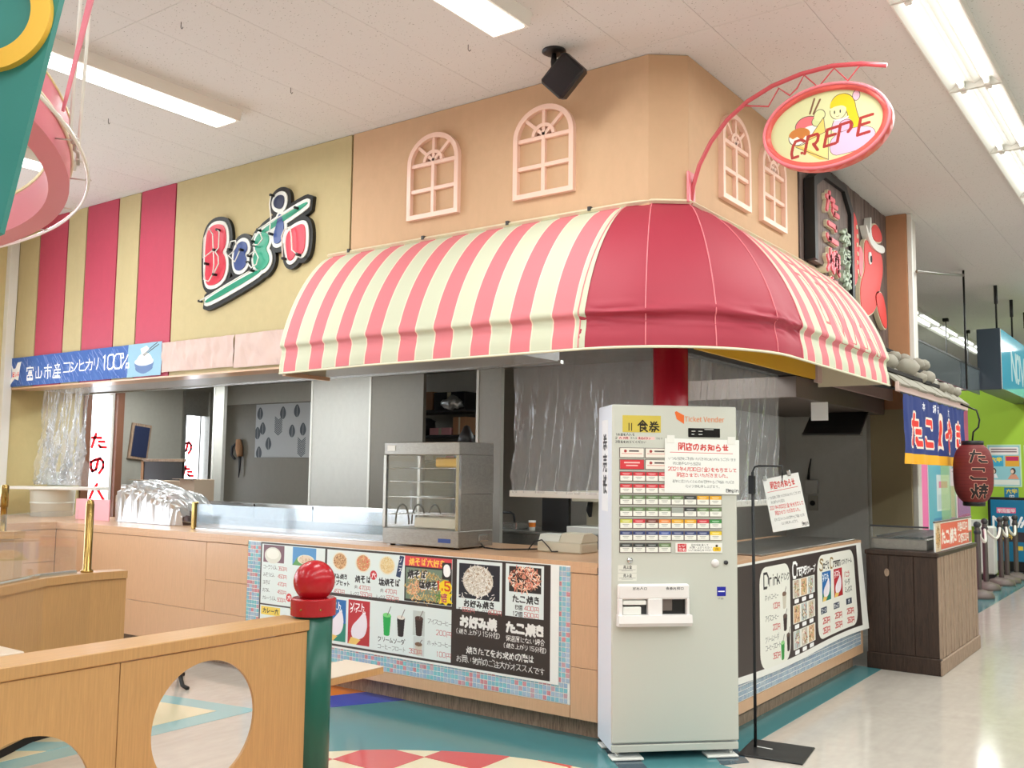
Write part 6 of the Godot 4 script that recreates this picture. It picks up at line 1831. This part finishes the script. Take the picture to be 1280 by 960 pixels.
# ---------------------------------------------------------------- ring and board hanging over the booths
func hanging_ring():
	var oc := Vector2(-4.535, 0.42); var ic := Vector2(-4.33, 0.03)
	var t = thing("hanging_ring", "large pink hanging ring with white neon tubing round its rim", "ceiling decoration", Vector3(-4.5, 2.45, 0.3))
	var n := 144
	var under = flat(); var band = smooth(); var inner = smooth(); var rail = []; var tb = []; var rim = []; var irim = []
	for k in n:
		var q := []
		for j in [k, k + 1]:
			var f = TAU * j / n
			var e := Vector3(cos(f), 0, sin(f))
			q.append([Vector3(oc.x, 0, oc.y) + e * 2.55, Vector3(ic.x, 0, ic.y) + e * 2.04, e])
		for y in [[2.45, -1], [2.462, 1]]:
			quad(under, q[0][0] + UY * y[0], q[1][0] + UY * y[0], q[1][1] + UY * y[0], q[0][1] + UY * y[0], UY * y[1])
		quad(band, q[0][0] + UY * 2.45, q[1][0] + UY * 2.45, q[1][0] + UY * 2.63, q[0][0] + UY * 2.63, q[0][2])
		quad(band, q[0][0] * 1.0 - q[0][2] * 0.012 + UY * 2.45, q[1][0] - q[1][2] * 0.012 + UY * 2.45, q[1][0] - q[1][2] * 0.012 + UY * 2.63, q[0][0] - q[0][2] * 0.012 + UY * 2.63, -q[0][2])
		quad(inner, q[0][1] + UY * 2.45, q[1][1] + UY * 2.45, q[1][1] + UY * 2.6, q[0][1] + UY * 2.6, -q[0][2])
		rail.append(q[0][0] + q[0][2] * 0.004 + UY * 2.545); rim.append(q[0][0] + UY * 2.632); irim.append(q[0][1] + UY * 2.602)
		tb.append(q[0][0] + q[0][2] * 0.06 + UY * 2.475)
	mi("underside", under, mats.pink_ring, t)
	mi("outer_band", band, mats.pink_ring, t)
	mi("inner_band", inner, mats.pink_ring, t)
	mi("rail", tube(smooth(), rail, 0.007, 6, true), mats.letter_cream, t)
	mi("rim", tube(smooth(), rim, 0.004, 6, true), mats.rim_yellow, t)
	mi("rim", tube(smooth(), irim, 0.007, 6, true), mats.rim_yellow, t)
	mi("neon_tube", tube(smooth(), tb, 0.0065, 8, true), mats.neon_tube, t)
	for k in range(0, n, 4):
		var f = TAU * k / n
		var e := Vector3(cos(f), 0, sin(f))
		var p = Vector3(oc.x, 2.475, oc.y) + e * 2.55
		mi("tube_clip", tube(smooth(), [p, p + e * 0.05, p + e * 0.06 + UY * 0.012, p + e * 0.07], 0.003, 5), mats.wire, t)
	for q in [[Vector3(-2.889, 2.5, -1.578), Vector3(-2.93, H, -1.63)], [Vector3(-3.054, 2.48, -1.699), Vector3(-3.03, H, -1.72)]]:
		mi("hanger", cyl(smooth(), q[0], q[1], 0.0055, 6), mats.neon_tube, t)
	mi("stay", tube(flat(), [Vector3(-2.87, 2.56, -1.54), Vector3(-2.83, 3.0, -1.6), Vector3(-2.78, H, -1.68)], [0.006, 0.012, 0.018], 4), mats.pink_ring, t)
	mi("wiring", tube(smooth(), [Vector3(-2.89, 2.5, -1.58), Vector3(-2.93, 2.49, -1.61), Vector3(-2.95, 2.52, -1.63), Vector3(-2.99, 2.49, -1.65), Vector3(-3.04, 2.5, -1.69), Vector3(-3.07, 2.47, -1.71)], 0.006, 6), mats.wire, t)
	# green board with a gold letter, in front of the ring
	var b = thing("green_signboard", "slanting green signboard with a raised gold ring letter", "sign", Vector3(-2.2, 2.4, -0.96))
	var R := Vector3(0.81, 0, -0.586); var N := Vector3(0.586, 0, 0.81)
	var o := Vector3(-2.121, 1.957, -1.012)
	mi("board", prism(flat(), pv([[0.0, 0.0], [0.0975, 0.508], [0.2, 1.05], [-0.2, 1.1], [-0.22, -0.1]]), o - N * 0.02, R, UY, 0.02), mats.green_board, b)
	st_ring(b, o, R)
	for p in [Vector2(0.1, 1.0), Vector2(-0.15, 1.05)]:
		mi("hanger", cyl(smooth(), o + R * p.x + UY * p.y, Vector3(o.x + R.x * p.x, H, o.z + R.z * p.x), 0.004, 6), mats.wire, b)


func st_ring(b, o, R):
	var cx := -0.047; var cy := 0.498
	var st = flat()
	for h in ring(arc(cx, cy, 0.138, 0.138, 0, 354, 59), arc(cx, cy, 0.095, 0.095, 0, 354, 59)): prism(st, h, o, R, UY, 0.018)
	mi("gold_letter", st, mats.gold, b)


# ---------------------------------------------------------------- takoyaki stall
func takoyaki_stall():
	var nz := Vector3(0, 0, -1)
	var t = thing("stall_counter", "dark stained wooden stall counter with ribbed planks on its long side", "counter", Vector3(-1.88, 0, -8.35))
	mi("core", span(flat(), Vector3(-2.13, 0.02, -9.04), Vector3(-1.65, 0.84, -7.64)), mats.seam, t)
	for q in [[-2.14, -1.98], [-1.978, -1.80], [-1.798, -1.632]]:
		mi("plank", span(flat(), Vector3(q[0], 0.12, -7.64), Vector3(q[1], 0.85, -7.615), 0.003), mats.wood_dark, t)
	for k in 15:
		var z = -7.62 - k * 0.0962
		mi("plank", span(flat(), Vector3(-1.65, 0.11, z - 0.089), Vector3(-1.63 + 0.003 * (k % 3), 0.86, z), 0.006), mats.wood_slat, t)
	mi("skirting", span(flat(), Vector3(-2.145, 0, -7.64), Vector3(-1.618, 0.12, -7.6), 0.005), mats.wood_dark, t)
	mi("skirting", span(flat(), Vector3(-1.65, 0, -9.07), Vector3(-1.614, 0.11, -7.6), 0.005), mats.wood_slat, t)
	mi("top_rail", span(flat(), Vector3(-2.15, 0.85, -9.07), Vector3(-1.62, 0.885, -7.605), 0.006), mats.wood_dark, t)
	mi("knot", prism(flat(), arc(-1.99, 0.72, 0.018, 0.03, 0, 340, 12), Vector3(0, 0, -7.615), UX, UY, 0.002), mats.wood_slat, t)
	t = thing("hot_plate", "steel griddle box with a glass lid standing on the stall counter", "griddle", Vector3(-1.95, 0.885, -8.3))
	mi("body", span(flat(), Vector3(-2.13, 0.885, -8.95), Vector3(-1.72, 0.97, -7.72), 0.005), mats.steel, t)
	mi("griddle", span(flat(), Vector3(-2.1, 0.97, -8.9), Vector3(-1.75, 0.985, -7.76), 0.003), mats.black, t)
	mi("splash_glass", span(flat(), Vector3(-2.13, 0.97, -7.73), Vector3(-1.72, 1.06, -7.724)), mats.glass, t)
	mi("glass_rail", span(flat(), Vector3(-2.14, 1.055, -7.735), Vector3(-1.71, 1.068, -7.718), 0.002), mats.dark_metal, t)
	# price sign
	var im = picture(700, 120, col(232, 104, 92))
	irect(im, 0, 0, 700, 6, col(236, 230, 224)); irect(im, 0, 114, 700, 6, col(236, 230, 224))
	irect(im, 0, 0, 90, 120, col(226, 206, 180)); ispeck(im, 45, 60, 32, 44, 160, 6, [col(190, 140, 90), col(222, 170, 110), col(120, 80, 50)])
	itext(im, "たこ焼き", 104, 26, 72, col(250, 240, 232), 0.17, 1.0); itext(im, "8個400円", 410, 10, 44, col(250, 240, 232), 0.14); itext(im, "12個500円", 400, 62, 44, col(250, 240, 232), 0.14)
	irect(im, 628, 6, 72, 54, col(236, 230, 224)); irect(im, 636, 66, 56, 46, col(120, 110, 110))
	t = thing("price_sign", "red and white price sign board standing on the stall counter", "sign", Vector3(-1.65, 0.885, -8.35))
	panel("board", im, t, Vector3(-1.66, 0.886, -7.66), nz, UY, 1.35, 0.215, 0.012, 0.4)
	mi("frame", span(flat(), Vector3(-1.662, 1.1, -9.02), Vector3(-1.644, 1.112, -7.65), 0.002), mats.base_grey, t)
	# roof of boards with stones on it
	t = thing("stall_roof", "small sloping grey board roof over the stall", "roof", Vector3(-2.0, 2.15, -8.4))
	var sl := Vector3(0.55, -0.47, 0).normalized()
	var nn := Vector3(0.47, 0.55, 0).normalized()
	var rb := Basis(sl, nn, sl.cross(nn))
	for k in 9:
		var z = -7.2 - k * 0.272
		mi("roof_board", bbox(flat(), Vector3(-2.05, 2.355 + 0.006 * (k % 2), z - 0.134), Vector3(0.78, 0.02, 0.268), 0.003, rb), mats.stone, t)
	mi("fascia", span(flat(), Vector3(-1.79, 2.055, -9.66), Vector3(-1.765, 2.125, -7.18), 0.003), mats.banner_cloth, t)
	for x in [-2.25, -2.05, -1.86]: mi("batten", bbox(flat(), Vector3(x, 2.355 - (x + 2.05) * 0.855 + 0.03, -8.42), Vector3(0.03, 0.03, 2.44), 0.003), mats.seam, t)
	for z in [-7.3, -9.5]: mi("bracket", tube(smooth(), [Vector3(XW, 2.2, z), Vector3(-1.8, 2.08, z)], 0.012, 6), mats.dark_metal, t)
	var S := [[-2.3, 2.6, -9.5, 0.075], [-2.12, 2.44, -8.5, 0.06], [-2.12, 2.44, -8.82, 0.068], [-1.93, 2.28, -7.55, 0.08], [-2.1, 2.44, -9.2, 0.07], [-2.12, 2.46, -9.52, 0.07], [-1.9, 2.27, -8.0, 0.095], [-1.89, 2.25, -8.62, 0.075], [-1.87, 2.23, -8.3, 0.055], [-1.84, 2.2, -8.95, 0.055], [-1.84, 2.2, -9.2, 0.06], [-1.84, 2.2, -9.5, 0.055], [-2.15, 2.46, -8.1, 0.06], [-2.2, 2.5, -7.75, 0.07]]
	for k in S.size():
		var s = S[k]
		solo("roof_stone", blob(smooth(), Vector3(s[0], s[1] + s[3] * 0.35, s[2]), Vector3(s[3] * 0.95, s[3] * 0.8, s[3] * 1.0), 0.22, k * 3.1, 18), mats.stone, "rounded grey stone lying on the stall roof", "stone", "stones on the stall roof")
	# noren
	im = picture(900, 224, col(34, 54, 122))
	irect(im, 0, 190, 900, 34, col(244, 178, 36))
	for q in [["た", 90], ["こ", 265], ["や", 560], ["き", 720]]:
		for o in [[0.26, col(240, 226, 214)], [0.15, col(230, 56, 46)]]: itext(im, q[0], q[1], 44, 130, o[1], o[0])
	ipoly(im, rounded(pv([[420, 180], [470, 110], [480, 40], [520, 30], [540, 90], [520, 130], [545, 175], [500, 160], [470, 180]]), 2), col(240, 226, 214))
	ipoly(im, rounded(pv([[440, 172], [482, 112], [492, 60], [515, 60], [526, 95], [508, 130], [520, 160], [490, 150]]), 2), col(230, 60, 48))
	for q in [["本", 240], ["場", 390], ["味", 450], ["大", 610]]: itext(im, q[0], q[1], 8, 34, col(232, 232, 236), 0.12)
	var m := StandardMaterial3D.new()
	m.albedo_texture = ImageTexture.create_from_image(im); m.roughness = 0.85; m.texture_repeat = false
	t = thing("noren_curtain", "short dark blue shop curtain with red lettering and a gold lower band", "curtain", Vector3(-1.74, 1.53, -8.3))
	mi("cloth", grid(smooth(), 60, 10, func(u, v): return Vector3(-1.745 + 0.02 * sin(u * 31.0) * v * 0.6 + 0.012 * noise.get_noise_2d(u * 14.0, v), lerpf(2.04, 1.535, v), lerpf(-7.22, -9.36, u)), UX, true), m, t)
	mi("rod", cyl(smooth(), Vector3(-1.752, 2.042, -7.2), Vector3(-1.752, 2.042, -9.4), 0.009, 8), mats.dark_metal, t)
	# paper lantern
	im = picture(512, 256, col(118, 38, 36))
	for k in 16: irect(im, 0, k * 16, 512, 2, col(100, 32, 31))
	for o in [[0.2, col(206, 150, 130)], [0.13, col(26, 20, 20)]]: itext(im, "たこ焼", 248, 16, 72, o[1], o[0], 1.05, true, 1.25)
	m = StandardMaterial3D.new()
	m.albedo_texture = ImageTexture.create_from_image(im); m.roughness = 0.6
	var c := Vector3(-1.56, 1.475, -8.67)
	t = thing("paper_lantern", "dark red paper lantern with black lettering hanging beside the blue curtain", "lantern", c - UY * 0.28)
	var R := Basis(UY, deg_to_rad(0))
	mi("shade", grid(smooth(), 48, 32, func(u, v):
		var y = lerpf(0.235, -0.235, v)
		var r = 0.152 * pow(maxf(0.0, 1.0 - pow(absf(y) / 0.262, 3.2)), 0.5) + 0.0018 * sin(v * PI * 32.0)
		var a = -u * TAU + deg_to_rad(270)
		return c + R * Vector3(r * cos(a), y, r * sin(a)), func(p): return p - c, true), m, t)
	for s in [1, -1]:
		mi("cap_ring", lathe(smooth(), [[0.0, 0.23 * s], [0.085, 0.23 * s], [0.085, 0.265 * s], [0.07, 0.268 * s], [0.0, 0.266 * s]], c, 28), mats.black, t)
	mi("hook", tube(smooth(), [c + Vector3(0, 0.26, 0), c + Vector3(0.01, 0.34, 0), c + Vector3(0.05, 0.38, 0), c + Vector3(0.06, 0.44, 0), c + Vector3(0.04, 0.52, 0), c + Vector3(-0.08, 0.575, 0)], 0.007, 6), mats.black, t)


# ---------------------------------------------------------------- down the aisle
func far_hall():
	var nz := Vector3(0, 0, -1)
	# pink partition with a poster
	var t = thing("pink_partition", "bright pink partition wall with a blue poster beyond the stall", "partition", Vector3(-2.6, 0, -12.5))
	mi("board", span(flat(), Vector3(-2.7, 0, -14.2), Vector3(-2.6, 2.4, -9.6), 0.004), mats.pink_wall, t)
	mi("end_trim", span(flat(), Vector3(-2.6, 0, -10.95), Vector3(-2.56, 2.1, -10.85), 0.003), mats.white, t)
	var im = picture(256, 256, col(96, 176, 206))
	irect(im, 70, 40, 120, 110, col(222, 232, 236)); irect(im, 90, 60, 80, 20, col(230, 120, 170)); irect(im, 80, 100, 100, 44, col(200, 214, 224)); irect(im, 40, 170, 140, 60, col(70, 140, 190)); irect(im, 200, 20, 40, 210, col(226, 180, 206))
	panel("poster", im, t, Vector3(-2.598, 0.62, -11.75), nz, UY, 1.5, 1.0, 0.01, 0.3)
	var po = mi("clear_cover", span(flat(), Vector3(-2.55, 0.6, -13.9), Vector3(-2.545, 1.7, -12.2)), mats.glass, t)
	mi("cover_edge", span(flat(), Vector3(-2.552, 0.6, -13.06), Vector3(-2.542, 1.7, -13.04)), mats.white, po)
	# green wall with posters
	t = thing("green_wall_panel", "lime green wall with posters at the end of the aisle", "wall panel", Vector3(-2.0, 0, -16))
	mi("board", span(flat(), Vector3(-3.05, 0.0, -16.2), Vector3(0.5, 2.76, -16)), mats.green_wall, t)
	im = picture(180, 240, col(206, 232, 196))
	irect(im, 6, 6, 168, 228, col(150, 206, 214)); iround(im, 12, 14, 156, 44, 8, col(244, 236, 232)); irect(im, 22, 24, 136, 6, col(120, 90, 100)); irect(im, 22, 38, 136, 6, col(120, 90, 100))
	irect(im, 12, 64, 74, 60, col(64, 170, 206)); irect(im, 96, 64, 74, 60, col(236, 176, 60)); icent(im, "大学", 48, 70, 30, col(250, 220, 60), 0.16); irect(im, 100, 68, 66, 24, col(200, 50, 100))
	iell(im, 34, 150, 14, 18, col(60, 46, 44)); iell(im, 34, 152, 9, 12, col(236, 206, 184)); ipoly(im, [Vector2(14, 190), Vector2(24, 166), Vector2(46, 166), Vector2(56, 190)], col(240, 240, 244))
	iell(im, 136, 150, 14, 18, col(60, 46, 44)); iell(im, 132, 152, 9, 12, col(236, 206, 184)); ipoly(im, [Vector2(106, 196), Vector2(124, 168), Vector2(150, 168), Vector2(166, 196)], col(226, 160, 130))
	irect(im, 12, 200, 156, 28, col(230, 236, 226))
	panel("poster", im, t, Vector3(-2.68, 1.3, -16), UX, UY, 0.46, 0.63, 0.006, 0.4)
	im = picture(100, 100, col(40, 130, 170)); icent(im, "大学", 50, 8, 40, col(240, 220, 80), 0.14); icent(im, "円", 50, 52, 36, Color.WHITE, 0.14)
	panel("poster", im, t, Vector3(-2.46, 1.1, -16), UX, UY, 0.19, 0.19, 0.006, 0.4)
	im = picture(80, 160, col(232, 236, 226)); iell(im, 50, 40, 26, 30, col(240, 214, 196)); irect(im, 10, 84, 60, 6, col(110, 110, 110)); irect(im, 10, 100, 60, 6, col(110, 110, 110)); irect(im, 10, 116, 50, 6, col(110, 110, 110))
	panel("poster", im, t, Vector3(-2.18, 1.3, -16), UX, UY, 0.3, 0.62, 0.006, 0.4)
	mi("bench_ledge", span(flat(), Vector3(-3.05, 0.7, -16), Vector3(-2.52, 0.8, -15.9), 0.004), mats.white, t)
	# hanging box sign
	t = thing("hanging_box_sign", "hanging blue box sign with pale NOVA lettering and dark end", "sign", Vector3(-2.13, 2.53, -14.6))
	mi("box", span(flat(), Vector3(-2.28, 2.53, -16.0), Vector3(-2.01, 3.3, -13.15), 0.006), mats.sign_dark, t)
	im = picture(760, 206, col(70, 176, 206))
	icent(im, "NOVA", 400, 44, 130, col(206, 238, 244), 0.16, 1.15)
	panel("face", im, t, Vector3(-2.01, 2.54, -13.16), nz, UY, 2.83, 0.75, 0.006, 0.08)
	for z in [-13.28, -14.49, -15.7]: mi("rod", tube(smooth(), [Vector3(-2.066, 3.3, z), Vector3(-2.066, 3.62, z), Vector3(-2.066, 3.63, z), Vector3(-2.066, H, z)], [0.012, 0.012, 0.022, 0.022], 8), mats.black, t)
	# standing poster board
	t = thing("poster_board", "black framed standing board with a blue NOVA poster before the green wall", "sign board", Vector3(-2.2, 0, -15))
	mi("frame", span(flat(), Vector3(-2.66, 0.08, -15.84), Vector3(-2.0, 1.15, -15.8), 0.006), mats.black, t)
	mi("foot", span(flat(), Vector3(-2.5, 0, -15.95), Vector3(-2.1, 0.08, -15.7), 0.006), mats.black, t)
	im = picture(300, 440, col(24, 120, 160))
	irect(im, 40, 56, 130, 40, col(236, 110, 150)); itext(im, "駅前留学", 44, 62, 30, col(250, 240, 240), 0.12); itext(im, "NOVA", 20, 110, 96, Color.WHITE, 0.16, 1.0); irect(im, 20, 230, 260, 70, col(60, 56, 60)); itext(im, "大学円", 40, 240, 44, col(240, 200, 80), 0.14); irect(im, 150, 330, 60, 30, col(236, 206, 70))
	panel("poster", im, t, Vector3(-2.62, 0.22, -15.8), UX, UY, 0.59, 0.89, 0.005, 0.3)
	# stanchions with a rope
	var P := [Vector2(-2.27, -12.75), Vector2(-2.36, -13.75), Vector2(-2.29, -14.45), Vector2(-2.28, -14.85), Vector2(-2.24, -15.35)]
	for k in P.size():
		var p := Vector3(P[k].x, 0, P[k].y)
		var s = thing("stanchion", "grey ball-topped barrier post with a domed foot, %s from the wooden stall" % ["first", "second", "third", "fourth", "fifth"][k], "barrier post", p, "barrier posts along the aisle")
		mi("foot", lathe(smooth(), [[0, 0], [0.17, 0], [0.17, 0.03], [0.15, 0.07], [0.06, 0.1], [0.04, 0.105], [0, 0.105]], p, 24), mats.base_grey, s)
		mi("pole", lathe(smooth(), [[0.032, 0.1], [0.032, 0.82], [0.026, 0.84], [0, 0.84]], p, 14), mats.post_grey, s)
		mi("knob", blob(smooth(), p + UY * 0.87, Vector3(0.042, 0.042, 0.042), 0.0, 0.0, 14), mats.dark_metal, s)
		mi("collar", lathe(smooth(), [[0.034, 0.76], [0.04, 0.77], [0.04, 0.79], [0.034, 0.8]], p, 14), mats.dark_metal, s)
		if k > 0:
			var q := []
			var a := Vector3(P[k - 1].x, 0.78, P[k - 1].y); var b := Vector3(P[k].x, 0.78, P[k].y)
			for j in 15: q.append(a.lerp(b, j / 14.0) - UY * 0.14 * sin(PI * j / 14.0) + UX * 0.04 * sin(PI * j / 14.0))
			solo("barrier_rope", tube(smooth(), q, 0.018, 7), mats.rope, "white rope sagging between the %s barrier posts from the stall" % ["", "first and second", "second and third", "third and fourth", "fourth and fifth"][k], "rope", "ropes between the barrier posts")
	t = thing("white_cabinet", "slim white free-standing cabinet with a paper label behind the barrier posts", "cabinet", Vector3(-2.42, 0, -14.1))
	mi("body", span(flat(), Vector3(-2.68, 0.08, -15.2), Vector3(-2.45, 0.75, -15.0), 0.02), mats.white, t)
	mi("base", span(flat(), Vector3(-2.66, 0, -15.19), Vector3(-2.47, 0.08, -15.01), 0.004), mats.black, t)
	mi("label", bbox(flat(), Vector3(-2.54, 0.56, -14.996), Vector3(0.1, 0.22, 0.003), 0.001, Basis(UZ, deg_to_rad(6))), mats.paper, t)
	# smoke screen and rods under the ceiling
	t = thing("smoke_screen", "grey glass smoke screen with steel rods beside the pale column", "glass panel", Vector3(-2.25, 2.57, -11))
	mi("pane", span(flat(), Vector3(-2.256, 2.46, -13.05), Vector3(-2.244, 2.78, -9.5)), mats.smoke_glass, t)
	mi("edge", span(flat(), Vector3(-2.262, 2.77, -13.05), Vector3(-2.238, 2.79, -9.5)), mats.dark_metal, t)
	mi("hanger", cyl(smooth(), Vector3(-2.215, 2.46, -12.09), Vector3(-2.215, H, -12.09), 0.012, 8), mats.black, t)
	mi("stay", cyl(smooth(), Vector3(-2.1, 3.34, -9.31), Vector3(-2.215, 3.8, -12.08), 0.016, 8), mats.steel, t)
	for q in [[-3.144, -15.69], [-3.114, -17.18]]:
		var s = thing("ceiling_rod", "thin black rod with a ceiling box mount, %s the far lamp row" % ("crossing" if q[1] > -16.5 else "at the end of"), "rod", Vector3(q[0], H, q[1]), "ceiling rods in the far hall")
		mi("mount", span(flat(), Vector3(q[0] - 0.04, H - 0.05, q[1] - 0.04), Vector3(q[0] + 0.04, H, q[1] + 0.04), 0.004), mats.black, s)
		mi("rod", cyl(smooth(), Vector3(q[0], 2.5, q[1]), Vector3(q[0], H - 0.05, q[1]), 0.008, 6), mats.dark_metal, s)
	# white slatted rack over the green wall
	t = thing("white_rack", "white slatted metal rack behind the top of the green wall", "rack", Vector3(-3.2, 0, -18))
	for k in 9: mi("slat", span(flat(), Vector3(-4.6, 2.5 + k * 0.09, -18.04), Vector3(-2.6, 2.54 + k * 0.09, -18.0)), mats.white, t)
	for x in [-4.5, -3.3, -2.7]: mi("upright", span(flat(), Vector3(x, 0, -18.1), Vector3(x + 0.05, 3.3, -18.04)), mats.white, t)
